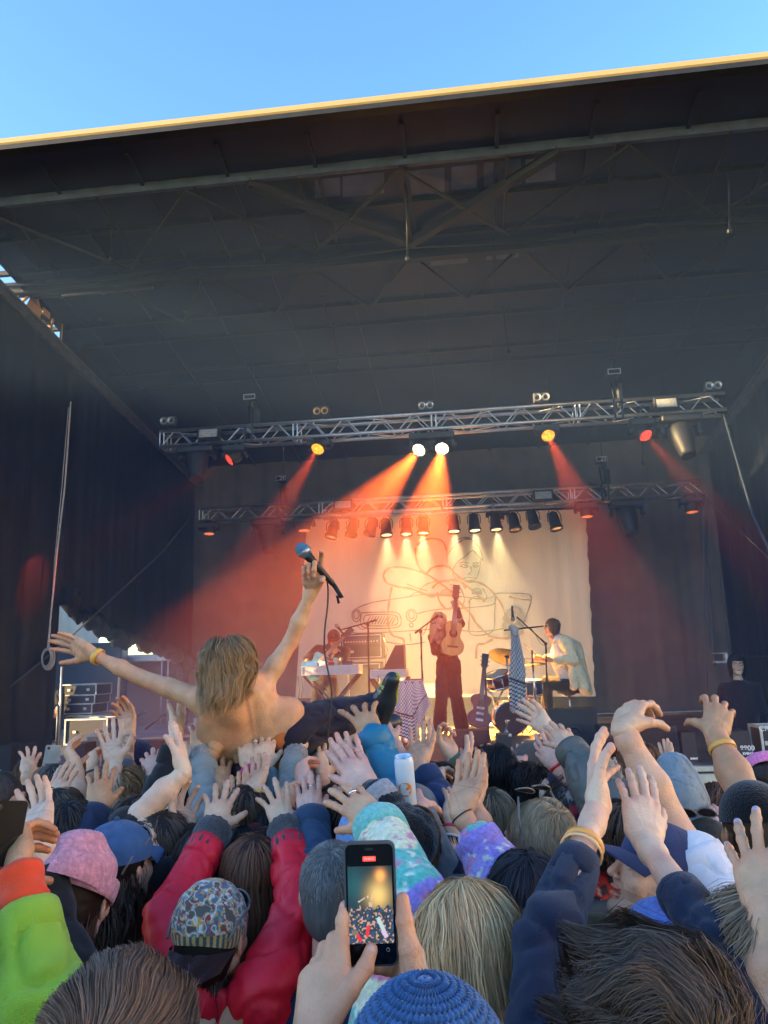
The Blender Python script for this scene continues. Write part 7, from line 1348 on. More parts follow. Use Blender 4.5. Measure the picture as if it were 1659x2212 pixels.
person('person with straw blond hair and a tattooed forearm raised', (188, 1748, 3.35), yaw=-20, tone='pale', hair=H_((.22, .14, .07), (.50, .36, .2), n=1600, length=.12, wave=.006), top=dict(col=(.13, .14, .16)), arms=[dict(W=(279, 1582, 3.55), T=(266, 1508), pose='cup', side='R', hand='R', roll=150, E=(264, 1690, 3.4), bare=.19, tattoo=True, thick=1.1, tone='warm')])
person('smiling person with long brown hair holding up a phone in the left of the crowd', (68, 1686, 4.2), yaw=-115, kind='f', tone='warm', mouth=.8, hair=H_((.06, .035, .022), (.16, .10, .06), n=1500, length=.35), top=dict(col=(.012, .012, .014)), arms=[dict(W=(104, 1688, 3.95), T=(113, 1634), pose='relax', side='L', hand='L', roll=-160, E=(84, 1722, 3.95), bare=.05)])
person('person in a navy beanie with orange face paint looking right', (297, 1664, 3.75), yaw=-72, pitch=4, tone='pink', mouth=.4, haircol=(.06, .04, .03), paint=[(.0, .09, .052, .030, (.8, .08, .01))], hair=H_(BRN, BRN2, n=500, length=.03), hat=beanie((.012, .014, .045), ribs=26, tilt=14, low=88, tall=1.1), top=dict(col=(.05, .05, .02)))  # orange patch coloured onto the forehead
# -- centre, under and behind the surfer
for (lab, u, v, y, tn, hr, tp_, arm) in (
    ('person with thin spread fingers up below the surfer\'s thigh', 690, 1745, 3.45, 'fair', BRN, (.05, .02, .02), dict(W=(693, 1612, 3.4), T=(690, 1545), pose='spread', hand='R', E=(690, 1700, 3.4), bare=.25)),
    ('person with a silver ringed hand just right of the grey knit cuff', 716, 1765, 3.0, 'fair', (.05, .02, .015), (.02, .03, .12), dict(W=(697, 1672, 3.0), T=(714, 1588), pose='open', hand='L', roll=30, E=(690, 1770, 2.95), bare=.16, ring=1, bands=[(.06, .012, (.6, .03, .03))])),
    ('person in a red plaid sleeve stretching a long bare forearm to the shoe', 945, 1715, 3.15, 'pink', (.02, .014, .012), None, dict(W=(846, 1602, 3.3), T=(808, 1545), pose='open', hand='L', roll=10, E=(900, 1668, 3.2), bare=.14, cuffcol=(.6, .02, .04))),
    ('person with a black watch and a navy sleeve', 990, 1800, 2.8, 'warm', (.015, .012, .012), (.012, .035, .10), dict(W=(906, 1652, 2.85), T=(910, 1568), pose='flat', hand='R', roll=165, E=(962, 1745, 2.75), bare=.06)),
    ('person in black with a red wristband and a beaded bracelet', 952, 1850, 2.55, 'fair', (.02, .014, .012), (.012, .02, .05), dict(W=(976, 1785, 2.5), T=(982, 1705), pose='flat', hand='L', roll=60, E=(968, 1880, 2.42), bare=.14, bands=[(.01, .010, (.75, .02, .05)), (.04, .008, (.6, .62, .6))])),
    ('person with two fingers up between the surfer\'s back and thigh', 655, 1760, 3.3, 'warm', BRN, (.02, .02, .03), dict(W=(590, 1650, 3.2), T=(628, 1562), pose='flat', hand='R', roll=70, E=(590, 1730, 3.2), bare=.2)),
    ('person with a bent hand under the surfer\'s knee', 760, 1740, 3.4, 'warm', (.03, .015, .012), (.03, .03, .035), dict(W=(755, 1622, 3.35), T=(728, 1558), pose='open', hand='L', roll=-30, E=(762, 1700, 3.3), bare=.2)),
    ('person with small pale fingers between dark sleeves in the middle', 585, 1872, 2.6, 'pale', (.04, .02, .015), (.02, .03, .05), dict(W=(588, 1815, 2.6), T=(572, 1785), pose='relax', hand='L', roll=-40, bare=.04)),
    ('person with a red wristband reaching up behind the teal sleeve', 775, 1765, 3.1, 'fair', (.03, .02, .015), (.02, .02, .025), dict(W=(748, 1655, 3.1), T=(735, 1580), pose='open', hand='R', roll=20, E=(755, 1740, 3.05), bare=.18, bands=[(.04, .01, (.7, .03, .03))]))):
    t_ = dict(col=tp_ if tp_ else plaid, w=(.05, .058, .075)); person(lab, (u, v, y), yaw=0, tone=tn, hair=H_(hr, tuple(min(1, q*3) for q in hr), n=1500, length=.12), top=t_, arms=[arm])
person('person with short black hair and a pointing hand, olive sleeve', (1066, 1674, 3.5), yaw=20, tone='fair', size=.97, hair=H_((.006, .006, .008), (.022, .022, .027), n=3200, length=.075, width=.003, vol=1.06, lift=.025, segs=8, back=True), top=dict(col=plaid, w=(.05, .06, .075)),
       arms=[dict(W=(975, 1630, 3.2), T=(938, 1560), pose='point', side='L', hand='L', roll=-140, E=(1010, 1690, 3.2), bare=.04, sl=dict(col=(.13, .15, .09), w=(.045, .055, .07)), bands=[(.022, .008, (.6, .03, .03))])])
person('person with long dark blond hair, hands joined high', (1062, 1775, 3.0), yaw=0, kind='f', tone='fair', hair=H_((.14, .095, .055), (.34, .25, .15), n=2400, length=.4, segs=14, wave=.005), top=dict(col=(.02, .02, .03)), arms=[dict(W=(1000, 1662, 2.95), T=(1018, 1598), pose='flat', side='R', hand='R', roll=100, E=(1015, 1750, 2.9), bare=.3), dict(W=(1022, 1735, 2.7), T=(1030, 1665), pose='cup', side='R', hand='R', roll=150, E=(1045, 1800, 2.7), bare=.3)])
person('laughing person with dark curly hair and brown skin in profile', (1136, 1714, 3.4), yaw=82, kind='f', tone='brown', mouth=.9, haircol=(.01, .008, .008), hair=H_((.007, .006, .006), (.03, .022, .02), n=2400, length=.16, wave=.015, wf=60, vol=1.08), top=dict(col=plaid))
person('person in a faded brown cap smiling up at the stage', (1150, 1664, 3.8), yaw=75, pitch=14, tone='pink', mouth=.5, beard=.3, haircol=(.06, .04, .03), hair=H_((.03, .02, .016), (.08, .06, .05), n=700, length=.03), hat=cap((.075, .065, .055), big=1.08), top=dict(col=(.03, .03, .035)))
person('person with cropped blond hair and sunglasses on the back of the head', (1165, 1826, 2.3), yaw=38, tone='pink', size=1.03, hair=H_((.20, .14, .08), (.46, .36, .22), over=1, n=11000, length=.03, width=.0014, segs=6, back=True, vol=1.02, lift=.008, streak=.2, swirl=.8, crown=(0, -.8, .8), clump=.1), hat=shades((.015, .02, .03), z=.055, tiltx=-75), top=dict(col=(.05, .06, .03)))
person('person with dark curly hair and a red plaid shirt, clapping with a red wristband', (1237, 1748, 3.2), yaw=30, tone='fair', hair=H_((.02, .014, .012), (.07, .05, .04), n=2200, length=.10, wave=.016, wf=70, vol=1.05, lift=.03), top=dict(col=plaid, w=(.05, .058, .07)),
       arms=[dict(W=(1202, 1652, 3.2), T=(1146, 1590), pose='open', side='L', hand='L', roll=-20, E=(1240, 1712, 3.15), bare=.15, bands=[(.01, .012, (.7, .02, .02), 1)], tone='pink'), dict(W=(1250, 1708, 3.0), T=(1212, 1640), pose='flat', side='R', hand='R', roll=-60, E=(1272, 1760, 2.95), bare=.03, tone='pink')])
person('person behind the clapping pair reaching an open palm toward the drummer', (1265, 1720, 3.4), yaw=10, tone='pale', hair=H_(BRN, BRN2, n=1200, length=.1), top=dict(col=(.03, .03, .07)), arms=[dict(W=(1184, 1572, 3.35), T=(1126, 1530), pose='open', side='L', hand='R', roll=165, E=(1222, 1640, 3.3), bare=.24)])
person('person in a khaki rain jacket with one wide sleeve raised, two hands up together', (1352, 1812, 2.6), yaw=0, tone='fair', hair=H_(BRN, BRN2, n=900, length=.1), top=dict(col=(.115, .115, .095), m=SHELL, amp=.022, sc=6, w=(.06, .085, .12)), arms=[dict(W=(1231, 1618, 3.0), T=(1196, 1550), pose='open', side='L', hand='R', roll=20, E=(1285, 1690, 2.85), S=(1345, 1790, 2.7), bare=.03, nails=(.7, .25, .02))])
person('person in a maroon knitted beanie looking left', (1315, 1645, 4.1), yaw=58, tone='pink', mouth=.4, beard=.25, haircol=(.1, .05, .03), hair=H_(BRN, BRN2, n=500, length=.03), hat=beanie((.085, .022, .018), ribs=0, tilt=8, low=84, big=1.06), top=dict(col=(.03, .03, .03)))
person('person with reddish brown hair and pale face looking left, beside the maroon beanie', (1375, 1660, 3.65), yaw=58, tone='pale', haircol=(.2, .08, .04), hair=H_((.10, .045, .025), (.26, .12, .06), n=1800, length=.09), top=dict(col=(.03, .03, .03)))
def hood(HM, o):
    V, F = sdf_mesh([el((0, -.02, .02), (.112, .135, .135), .02), rc((0, -.04, -.05), (0, -.05, -.16), .115, .14, .05), el((0, -.03, .14), (.05, .06, .04), .05)], .006); V = folds(V, F, .008, 13, 5); C = np.array((.22, .27, .29))[None]*(1+.18*vnoise(V*np.array([300, 60, 60])))[:, None]
    M = np.array(HM); b = MB(); b.add(V@M[:3, :3].T+M[:3, 3], F, 0, True, np.clip(C, 0, 1)); par(b.build('hood', CLOTH), o)
person('person in a pale grey jersey hood over a khaki jacket', (1455, 1722, 3.4), yaw=10, tone='fair', hat=hood, top=dict(col=(.10, .10, .085), m=SHELL, amp=.02, sc=8))
person('person with wet wavy brown hair and flushed face looking left', (1541, 1756, 3.4), yaw=66, tone='pink', mouth=.3, paint=[(.02, .085, .058, .030, (.72, .13, .07))], haircol=(.09, .05, .03), hair=H_((.07, .03, .02), (.20, .10, .06), n=1600, length=.075, wave=.01, wf=50), top=dict(col=(.03, .03, .035)), arms=[dict(W=(1560, 1800, 3.1), T=(1552, 1740), pose='flat', hand='L', roll=60, bare=.2)])  # reddish patch coloured onto the forehead
person('person in a black beanie raising one muscular forearm with an orange wristband and ribbon', (1630, 1800, 2.15), yaw=0, tone='tan', hair=H_(BRN, BRN2, n=500, length=.04), hat=beanie((.006, .006, .007), roll_=False, low=92, tilt=10, ribs=0), top=dict(col=(.02, .02, .022)),
       arms=[dict(W=(1545, 1585, 2.45), T=(1560, 1478), pose='claw', side='R', hand='R', roll=5, E=(1610, 1722, 2.3), bare=6, thick=1.22, tone='tan', bands=[(.055, .018, (.75, .36, .07), 1)], hs=1.12)])
person('person with dark blond hair and sunglasses on top, in front of the grey hood', (1530, 1850, 2.7), yaw=0, kind='f', tone='fair', hair=H_((.12, .09, .055), (.32, .25, .16), n=2600, length=.3, segs=14, back=True), hat=shades((.02, .02, .025), z=.07, tiltx=-35), top=dict(col=(.03, .03, .035)))
def sun_deco(Rb, ob):
    cy = mat('cyan_thread', (.02, .45, .62), .6); b = MB(); c0 = R_(128)
    def on(u_, w_): a = c0+u_/.1; return Rb @ Vector((math.cos(a)*.0905, math.sin(a)*.109-.01, .075+w_)) 
    t_ = np.linspace(0, 2*math.pi, 20); b.tube([on(.012*math.cos(q), .012*math.sin(q)) for q in t_], .0015, 5)
    for q in np.linspace(0, 2*math.pi, 14, endpoint=False): b.tube([on(.016*math.cos(q), .016*math.sin(q)), on(.024*math.cos(q), .024*math.sin(q))], .0013, 5)
    par(b.build('embroidered_sun', cy), ob); b = MB()
    for k in range(3): b.tube([on(-.055+.004*i, -.01+.012*k+.003*math.sin(i*1.6)) for i in range(9)], .0014, 5)
    par(b.build('embroidered_waves', cy), ob)
def earplug(HM, o):
    b = MB(); b.tube([HM @ Vector((-.083, .002, -.004)), HM @ Vector((-.096, .004, -.008))], .007, 10); par(b.build('earplug', mat('blue_foam', (.01, .18, .75), .7)), o)
def chew(HM, o):
    b = MB(); b.tube([HM @ Vector((.05, .112, .022)), HM @ Vector((.0, .104, -.055))], .010, 4, sq=.25); v = b.v[0]; b.c = [np.array([[.6, .5, .15] if i % 2 else [.15, .45, .35] for i in range(len(v))])]; b.hascol = True; par(b.build('ribbon_band', CLOTH), o)
person('bearded person in profile with a cyan sun on a navy cap and a blue earplug', (1418, 1896, 1.95), yaw=97, pitch=22, tone='fair', beard=.38, haircol=(.12, .07, .04), mouth=.5, hh=.003, size=1.0, hair=H_((.055, .038, .026), (.15, .11, .08), n=2200, length=.085, width=.0022), hat=[cap((.028, .045, .12), big=1.0, deco=sun_deco, tilt=10), earplug],
       top=dict(col=(.52, .015, .02), m=SHELL, amp=.02, sc=8))
person('person in a periwinkle blue fuzzy knit hat', (1436, 2105, 1.62), yaw=0, kind='f', tone='fair', hair=H_(BRN, BRN2, n=600, length=.2), hat=beanie((.13, .22, .58), ribs=0, slouch=1.0, roll_=False, low=98, big=1.08), top=dict(col=(.3, .3, .5)))
person('person in a pale blue knit hat behind the phone', (792, 1828, 2.4), yaw=0, kind='f', tone='fair', hair=H_(BRN, BRN2, n=500, length=.15), hat=beanie((.18, .32, .58), ribs=20, tall=.95, big=.95), top=dict(col=(.03, .03, .035)))
person('person in a white printed T-shirt with one long bare arm stretched up', (1625, 1965, 1.95), yaw=0, kind='f', tone='fair', hair=H_((.06, .04, .026), (.25, .17, .1), n=5000, width=.0018, length=.4, wave=.012, segs=14), top=dict(col=(.68, .70, .72), w=(.07, .078, .095), amp=.014, name='t_shirt'), lean=0,
       arms=[dict(W=(1346, 1575, 2.02), T=(1383, 1482), pose='cup', side='L', hand='L', roll=-40, E=(1447, 1778, 1.98), S=(1552, 1960, 1.9), bare=.34, thick=1.12, hs=1.05)])
person('person in an olive jacket with a pink bow scarf at the right edge', (1646, 1690, 3.6), yaw=0, kind='f', tone='fair', hair=H_((.05, .032, .024), (.12, .08, .06), n=1400, length=.12), hat=beanie((.72, .20, .40), low=70, tall=.7, tilt=40, ribs=8), top=dict(col=(.10, .11, .05)))
person('person out of frame to the right with a close tanned hand held up', (1850, 2090, 1.25), yaw=20, tone='warm', hair=H_(BRN, BRN2, n=600, length=.2), top=dict(col=(.2, .2, .2)), arms=[dict(W=(1652, 1965, 1.36), T=(1612, 1755), pose='spread', side='L', hand='L', roll=-15, E=(1690, 2190, 1.3), S=(1780, 2250, 1.25), bare=.4, nails=(.50, .40, .46), far=True)])

ex_hands = ((455, 1612, 452, 1548, 3.2, 'warm'), (548, 1706, 556, 1640, 2.7, 'fair'), (480, 1695, 470, 1632, 2.85, 'tan'), (655, 1690, 640, 1628, 2.75, 'pink'), (735, 1612, 752, 1552, 3.5, 'warm'), (770, 1640, 785, 1580, 3.2, 'pink'), (665, 1600, 650, 1548, 3.4, 'pale'),
            (870, 1660, 880, 1606, 3.1, 'fair'), (1040, 1650, 1052, 1598, 3.4, 'warm'), (1118, 1660, 1126, 1612, 3.7, 'pink'), (60, 1668, 70, 1612, 3.9, 'fair'), (200, 1660, 192, 1604, 3.7, 'warm'), (330, 1668, 322, 1610, 3.3, 'pink'), (1440, 1660, 1432, 1606, 3.8, 'fair'), (1182, 1702, 1172, 1646, 3.3, 'pale'), (620, 1742, 612, 1682, 2.6, 'fair'), (415, 1650, 408, 1585, 3.1, 'fair'), (505, 1745, 512, 1680, 2.65, 'warm'), (565, 1625, 560, 1570, 3.3, 'tan'), (672, 1645, 690, 1590, 3.1, 'pale'), (742, 1735, 748, 1672, 2.75, 'warm'), (838, 1655, 826, 1600, 3.2, 'pale'), (1085, 1668, 1078, 1618, 3.5, 'warm'), (940, 1700, 948, 1640, 2.9, 'pale'), (365, 1772, 358, 1712, 2.7, 'warm'), (1330, 1672, 1322, 1622, 3.9, 'pale'))
spots_ = ('just left of the hand on the surfer\'s back', 'between the two red sleeves', 'below the surfer\'s hair', 'left of the silver-ringed flat hand', 'under the surfer\'s shin', 'left of the teal sleeve', 'under the surfer\'s hip', 'behind the white can', 'left of the black-haired head', 'in front of the brown cap', 'above the smiling person with the phone', 'left of the spread pale hand', 'right of the navy beanie', 'left of the grey hood', 'below the clapping pair', 'between the red jacket\'s hands', 'left of the grey knitted cuff', 'between the raised red sleeves, nearer the left one', 'touching the middle of the surfer\'s back', 'just under the surfer\'s thigh', 'right of the silver-ringed flat hand', 'between the teal sleeve and the white can', 'right of the black-haired head', 'right of the white can, low down', 'under the bent bare forearm of the black shirt', 'left of the tall bare arm')
for i, ((u, v, tu, tv, y, tn), sp_) in enumerate(zip(ex_hands, spots_)):
    hc_ = ((.03, .018, .012), (.012, .010, .010), (.09, .055, .03), (.05, .03, .02))[i % 4]; cl_ = ((.02, .03, .06), (.12, .02, .025), (.10, .11, .09), (.015, .015, .018), (.05, .09, .12))[i % 5]
    person('person with one hand up '+sp_, (u+(28 if i % 2 else -28), v+112, y), yaw=0, tone=tn, hair=H_(hc_, tuple(q*3 for q in hc_), n=900, length=.10), top=dict(col=cl_, w=(.042, .052, .07)), arms=[dict(W=(u, v, y), T=(tu, tv), pose=('open', 'flat', 'spread', 'cup')[i % 4], hand='LR'[i % 2], roll=(0, 150, 20, -60)[i % 4], E=(u+(8 if i % 2 else -8), v+90, y-.05), bare=(.05, .12, .2)[i % 3], bands=[(.015, .010, ((.7, .03, .03), (.8, .45, .06), (.02, .02, .03))[i % 3])] if i % 2 else [])])
# ================================================================= things held up in the crowd
# phone filming the show
pc = pt(801, 1949, 1.14); vd = (pc-CAMP).normalized(); up = pt(798, 1835, 1.14)-pt(805, 2062, 1.14); up.normalize(); yv = (vd-up*vd.dot(up)).normalized(); xv = yv.cross(up)
PM = Matrix.Translation(pc) @ Matrix((xv, yv, up)).transposed().to_4x4() @ Matrix.Rotation(R_(-4), 4, 'Z')
ph = empty('smartphone', pc, 'black smartphone filming the concert, held upright by two hands in the foreground', 'phone')
def rrect(w_, h_, r, n=6): return [(sx*(w_/2-r)+r*math.cos(a), sz*(h_/2-r)+r*math.sin(a)) for sx, sz, a0 in ((1, 1, 0), (-1, 1, 90), (-1, -1, 180), (1, -1, 270)) for a in [R_(a0+90*k/n) for k in range(n+1)]]
b = MB(); b.prism(rrect(.0715, .158, .010), .0095, M=PM); SPW(ph, 'case', b, mat('grey_phone_case', (.06, .075, .08), .45))
b = MB(); b.prism(rrect(.066, .152, .008), .002, M=PM @ Matrix.Translation((0, -.0052, 0))); SPW(ph, 'glass', b, mat('black_phone_glass', (.004, .005, .006), .08))
b = MB(); nx, ny = 72, 96; X, Y = np.meshgrid(np.linspace(-.0305, .0305, nx), np.linspace(-.050, .048, ny)); G = np.stack([X, np.full_like(X, -.0066), Y], -1); Mn = np.array(PM); uu = (X+.0305)/.061; vv = (Y+.050)/.098
c = np.zeros(X.shape+(3,)); c[:] = (.012, .03, .04); c += np.exp(-((uu-.15)**2/.05+(vv-.75)**2/.05))[..., None]*np.array([.0, .05, .06]); glow = np.exp(-((uu-.68)**2/.06+(vv-.62)**2/.035))[..., None]; c = c*(1-glow)+glow*np.array([.75, .50, .16]); c += np.exp(-((uu-.74)**2/.012+(vv-.88)**2/.006))[..., None]*np.array([1.0, .35, .05])
low = (vv < .46+.03*np.sin(uu*30)); cn = vnoise(np.stack([X*420, Y*420, X*0], -1).reshape(-1, 3)).reshape(X.shape); c[low] = np.array([.03, .04, .055]); c[low & (cn > .35)] = (.42, .27, .2); c[low & (cn < -.5)] = (.02, .07, .16)
for (cx, cy, a_, L_, w_, cc) in ((.22, .08, 30, .10, .035, (.6, .03, .04)), (.42, .16, -8, .11, .04, (.62, .03, .05)), (.13, .14, 0, .05, .06, (.16, .14, .10)), (.72, .24, 24, .16, .045, (.38, .5, .5)), (.80, .12, 30, .08, .05, (.5, .4, .55)), (.44, .60, 60, .02, .02, (.6, .42, .3)), (.30, .56, -60, .09, .013, (.6, .42, .3)), (.55, .62, -20, .11, .012, (.6, .42, .3)), (.5, .50, 0, .05, .04, (.5, .35, .25))):
    ca, sa = math.cos(R_(a_)), math.sin(R_(a_)); du, dv = (uu-cx), (vv-cy)*1.6; p_ = du*ca+dv*sa; q_ = -du*sa+dv*ca; c[(np.abs(p_) < w_) & (np.abs(q_) < L_)] = cc
b.grid((G.reshape(-1, 3)@Mn[:3, :3].T+Mn[:3, 3]).reshape(G.shape), col=np.clip(c.reshape(-1, 3), 0, 1))
sm_ = bpy.data.materials.new('phone_screen'); sm_.use_nodes = True; t = sm_.node_tree; pb = t.nodes['Principled BSDF']; at = nn(t, 'ShaderNodeAttribute', attribute_name='Col'); t.links.new(at.outputs['Color'], pb.inputs['Emission Color']); pb.inputs['Emission Strength'].default_value = .22; pb.inputs['Base Color'].default_value = (.01, .01, .01, 1); pb.inputs['Roughness'].default_value = .15
SPW(ph, 'screen', b, sm_)
def em(name, col, st): m = bpy.data.materials.new(name); m.use_nodes = True; p = m.node_tree.nodes['Principled BSDF']; p.inputs['Emission Color'].default_value = rgba(col); p.inputs['Emission Strength'].default_value = st; p.inputs['Base Color'].default_value = rgba(col); return m
b = MB(); b.prism(rrect(.018, .0065, .001), .0006, M=PM @ Matrix.Translation((0, -.0067, .0575))); SPW(ph, 'record_badge', b, em('red_badge', (.9, .06, .03), .18))
b = MB(); b.prism(rrect(.012, .0028, .0013), .0006, M=PM @ Matrix.Translation((0, -.0066, .070))); SPW(ph, 'earpiece', b, steel_dark)
b = MB(); b.tube([PM @ Vector((.022+.0022*math.cos(q), -.0068, -.058+.0022*math.sin(q))) for q in np.linspace(0, 6.28, 16)], .0004, 5); SPW(ph, 'lens_button', b, alu)
me_ = digits('00:00:21', Vector((0, 0, 0)), .0042, white, None, 'timer', rz=0, ext=.0001); me_.data.transform(PM @ Matrix.Translation((0, -.0073, .0575))); me_.parent = ph; me_.matrix_parent_inverse = Matrix.Translation(-ph.location)
# two hands round the phone: finger chains follow the photo
def finger(pr, pts, r): 
    for i in range(len(pts)-1): pr.append(rc(pts[i], pts[i+1], r[i], r[i+1], .0035)); 
    for i in range(1, len(pts)-1): pr.append(el(pts[i], (r[i]*1.04,)*3, .003))
def q3(u, v, y): return pt(u, v, y)
pr = []; Y0 = 1.12
# left hand: wrist low left, fingers up behind and beside the phone, index tip at its left edge, thumb across the screen
wl = q3(668, 2300, 1.04); kn = [q3(742, 2108, 1.10), q3(712, 2090, 1.11), q3(686, 2098, 1.12), q3(664, 2118, 1.12)]
for k in kn: pr.append(rc(mix(wl, k, .15), k, .019, .0125, .018))
finger(pr, [kn[0], q3(738, 2035, 1.125), q3(740, 1990, 1.135), q3(745, 1958, 1.145)], [.0115, .0100, .0092, .0080]); finger(pr, [kn[1], q3(722, 2030, 1.135), q3(742, 2022, 1.16), q3(758, 2020, 1.165)], [.0115, .0100, .009, .008]); finger(pr, [kn[2], q3(702, 2050, 1.14), q3(735, 2062, 1.165), q3(755, 2062, 1.168)], [.011, .0098, .009, .008]); finger(pr, [kn[3], q3(685, 2082, 1.145), q3(718, 2098, 1.165), q3(750, 2098, 1.165)], [.010, .009, .0082, .0075])
finger(pr, [q3(700, 2215, 1.06), q3(752, 2140, 1.085), q3(788, 2092, 1.105), q3(802, 2052, 1.118)], [.0185, .0135, .0112, .0088])
V, F = sdf_mesh(pr, .0022); tips_ = [q3(745, 1958, 1.145), q3(802, 2052, 1.118)]; red = sum(np.exp(-((V-V3(p))**2).sum(1)/(2*.009**2))*.7 for p in tips_+[q3(738, 2035, 1.125), q3(788, 2092, 1.105)]+kn); N = vnormals(V, F); nail = ((np.linalg.norm(V-V3(tips_[1]), axis=1) < .0098) & (N[:, 1] < -.55)) | ((np.linalg.norm(V-V3(tips_[0]), axis=1) < .0085) & (N[:, 1] < -.6))
own = h2; b = MB(); b.add(V, F, 0, True, skincol('warm', np.clip(red, 0, 1), 0, nail*1., V))
el_, shL_ = pt(640, 2560, .95), pt(720, 2700, .9); Va, Fa = sdf_mesh([rc(mix(wl, kn[1], .2), wl, .024, .026, .02), rc(wl, mix(wl, el_, .5), .027, .034, .03), rc(mix(wl, el_, .5), el_, .036, .036, .03)], .005); b.add(Va, Fa, 0, True, skincol('warm', 0, 0, 0, Va))
pr = []; wr = q3(905, 2190, 1.12); kn = [q3(897, 2062, 1.165), q3(890, 2075, 1.175), q3(878, 2085, 1.18), q3(868, 2100, 1.18)]
for k in kn: pr.append(rc(mix(wr, k, .15), k, .019, .0125, .018))
finger(pr, [kn[0], q3(880, 2010, 1.18), q3(862, 1975, 1.172), q3(850, 1960, 1.165)], [.0115, .010, .009, .008]); finger(pr, [kn[1], q3(862, 2040, 1.185), q3(838, 2020, 1.175), q3(828, 2015, 1.17)], [.011, .010, .009, .008]); finger(pr, [kn[2], q3(846, 2070, 1.185), q3(825, 2062, 1.178), q3(815, 2060, 1.17)], [.011, .0098, .009, .008]); finger(pr, [kn[3], q3(835, 2092, 1.18), q3(815, 2090, 1.17), q3(806, 2088, 1.165)], [.010, .009, .008, .0075])
finger(pr, [q3(893, 2130, 1.11), q3(884, 2050, 1.115), q3(874, 1990, 1.122), q3(870, 1942, 1.13)], [.0185, .0135, .0112, .0088])
V, F = sdf_mesh(pr, .0022); tp1 = q3(870, 1942, 1.13); red = sum(np.exp(-((V-V3(p))**2).sum(1)/(2*.009**2))*.7 for p in [tp1, q3(874, 1990, 1.122), q3(862, 1975, 1.172)]); b.add(V, F, 0, True, skincol('warm', np.clip(red, 0, 1), 0, 0, V))
er = pt(985, 2500, 1.0); Va, Fa = sdf_mesh([rc(mix(wr, kn[1], .2), wr, .024, .026, .02), rc(wr, mix(wr, er, .5), .027, .034, .03), rc(mix(wr, er, .5), er, .036, .036, .03)], .005); b.add(Va, Fa, 0, True, skincol('warm', 0, 0, 0, Va))
# the hands belong to the person in the blue beanie: one body mesh
tmp = b.build('tmp_hands', SKIN); dg = bpy.context.evaluated_depsgraph_get()
import bmesh
bm = bmesh.new(); bm.from_mesh(own.data); bm.from_mesh(tmp.data); bm.to_mesh(own.data); bm.free(); bpy.data.objects.remove(tmp)
for (a_, b2, w0, w1) in ((mix(wl, el_, .55), shL_, .05, .07), (mix(wr, er, .35), pt(1100, 2700, .9), .05, .07)): garment('sleeve', [rc(a_, el_ if a_.x < 0 else er, w0, w0*1.1, .02), rc(el_ if a_.x < -.05 else er, b2, w0*1.1, w1, .03)], .01, (.012, .012, .014), CLOTH, own, .006, 12, 3)
# white can with an orange round emblem
cc = pt(876, 1690, 2.40); tilt = Matrix.Rotation(R_(-3), 4, 'Y') @ Matrix.Rotation(R_(12), 4, 'X'); CM = Matrix.Translation(cc) @ tilt; e = empty('drink_can', cc, 'white drink can with a round orange emblem, held up in the crowd', 'can')
b = MB(); b.lathe([(.020, -.078), (.026, -.072), (.0285, -.066), (.0285, .062), (.0275, .068), (.0245, .078)], 36, M=CM, caps=False); SPW(e, 'can_body', b, mat('white_can_paint', (.62, .70, .74), .35, scale=10, var=.03))
b = MB(); b.lathe([(.0001, .070), (.0225, .070), (.0245, .079), (.0262, .080), (.0262, .076)], 32, M=CM, caps=False); b.lathe([(.0001, .0715), (.008, .0715), (.008, .073)], 14, M=CM @ Matrix.Translation((0, -.008, 0)), caps=False, mi=1); SPW(e, 'can_lid', b, [mat('can_lid_metal', (.6, .66, .7), .25, metal=.5), blk])
b = MB(); n = 26; gx, gy = np.meshgrid(np.linspace(-1, 1, n), np.linspace(-1, 1, n)); keep = gx**2+gy**2 < 1; R0 = .0225; fig = (((gx+.25)**2/.10+(gy-.1)**2/.55 < 1) | ((gx+.02)**2/.10+(gy-.48)**2/.05 < 1) | ((np.abs(gy+.30-.35*(gx-.1)) < .13) & (gx > -.1) & (gx < .65)) | ((np.abs(gy+.55+.1*gx) < .10) & (gx > -.1) & (gx < .5)))
aa = gx*R0/.0285-.12; P = np.stack([np.sin(aa)*.0290, -np.cos(aa)*.0290, gy*R0-.012], -1); Mn = np.array(CM); Pw = P.reshape(-1, 3)@Mn[:3, :3].T+Mn[:3, 3]; i, j = np.meshgrid(np.arange(n-1), np.arange(n-1), indexing='ij'); kk = (keep & ~fig); ok = kk[:-1, :-1] & kk[1:, :-1] & kk[:-1, 1:] & kk[1:, 1:]
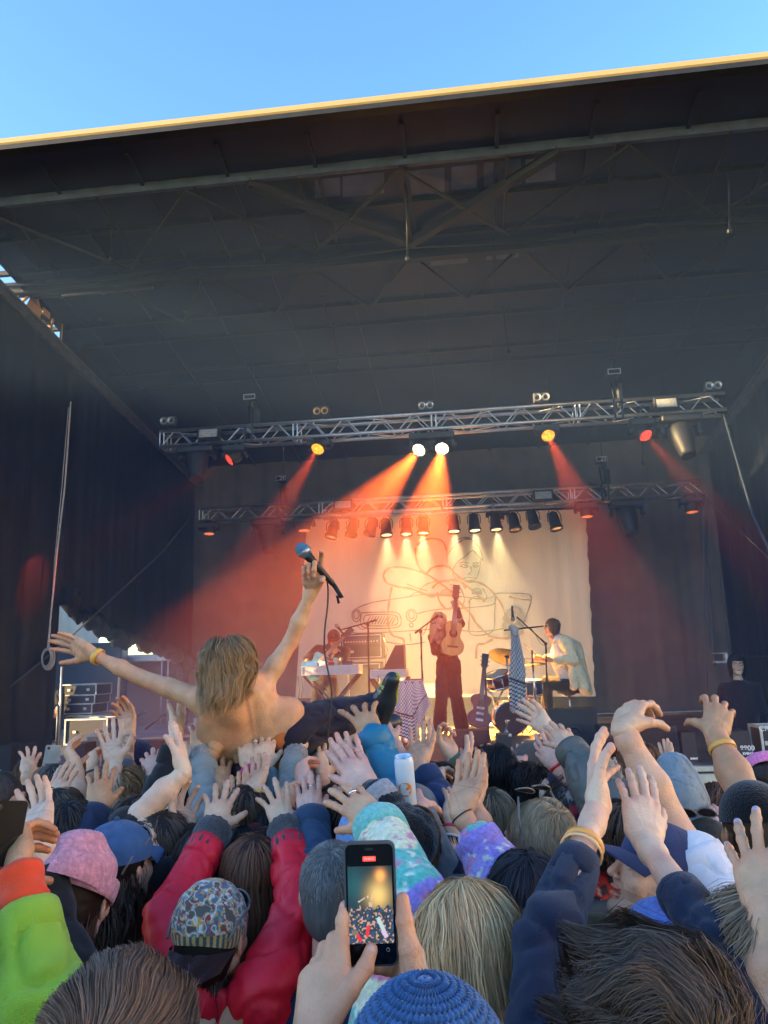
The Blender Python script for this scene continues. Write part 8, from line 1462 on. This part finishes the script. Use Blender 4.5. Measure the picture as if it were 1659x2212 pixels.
Fq = np.stack([i*n+j, i*n+j+1, (i+1)*n+j+1, (i+1)*n+j], -1)[ok]; b.add(Pw, Fq, 0, True); SPW(e, 'emblem', b, mat('orange_emblem', (.85, .22, .02), .5))
# phones on the left
def smallphone(label, c, up, w_, h_, m_, cam_bump=True, yaw=0):
    vd = (c-CAMP).normalized(); up = up.normalized(); yv = (vd-up*vd.dot(up)).normalized(); xv = yv.cross(up); M = Matrix.Translation(c) @ Matrix((xv, yv, up)).transposed().to_4x4() @ Matrix.Rotation(R_(yaw), 4, 'Z'); e = empty('smartphone', c, label, 'phone'); b = MB(); b.prism(rrect(w_, h_, .009), .009, M=M); SPW(e, 'case', b, m_)
    b = MB(); b.lathe([(.0001, .001), (.006, .001), (.007, 0)], 12, M=M @ Matrix.Translation((-w_*.3, -.0045, h_*.4)) @ Matrix.Rotation(math.pi/2, 4, 'X'), caps=False); SPW(e, 'camera_lens', b, blk); return e
smallphone('silver phone held up by the smiling long-haired person on the left', pt(111, 1642, 3.88), Vector((.12, 0, 1)), .07, .14, mat('silver_phone', (.35, .42, .42), .3, metal=.3), yaw=10)
smallphone('black phone held in the close hand at the left edge', pt(8, 1800, 1.60), Vector((.1, .1, 1)), .075, .12, mat('black_phone', (.008, .008, .009), .2), yaw=30)
# ---------- unseen blocks added out of frame to cast shade and bounce warm light
b = MB(); b.box((-19, -15, 3.5), (6, 38, 7.0), bevel=.05); bd_ = tag(b.build('building', mat('grey_shading_block', (.28, .27, .25), .8, scale=1, var=.15)), 'plain grey building left of the square, outside the picture', 'building')  # added occluder, never in view: keeps low sun off the crowd
b = MB(); b.box((30, -8, 6), (6, 46, 12.0), bevel=.05); tag(b.build('building', mat('cream_bounce_block', (.62, .52, .38), .8, scale=1, var=.1)), 'tall cream building in full evening sun right of the square, outside the picture', 'building')  # added reflector, never in view: throws warm sunlight back on the crowd
b = MB(); b.box((-19, 26, 3.1), (6, 34, 6.2), bevel=.05); tag(b.build('building', mat('grey_shading_block', (.28, .27, .25), .8)), 'lower grey building behind the left wing of the stage', 'building')  # added occluder: keeps sun off the trailer and cabinet in the left opening
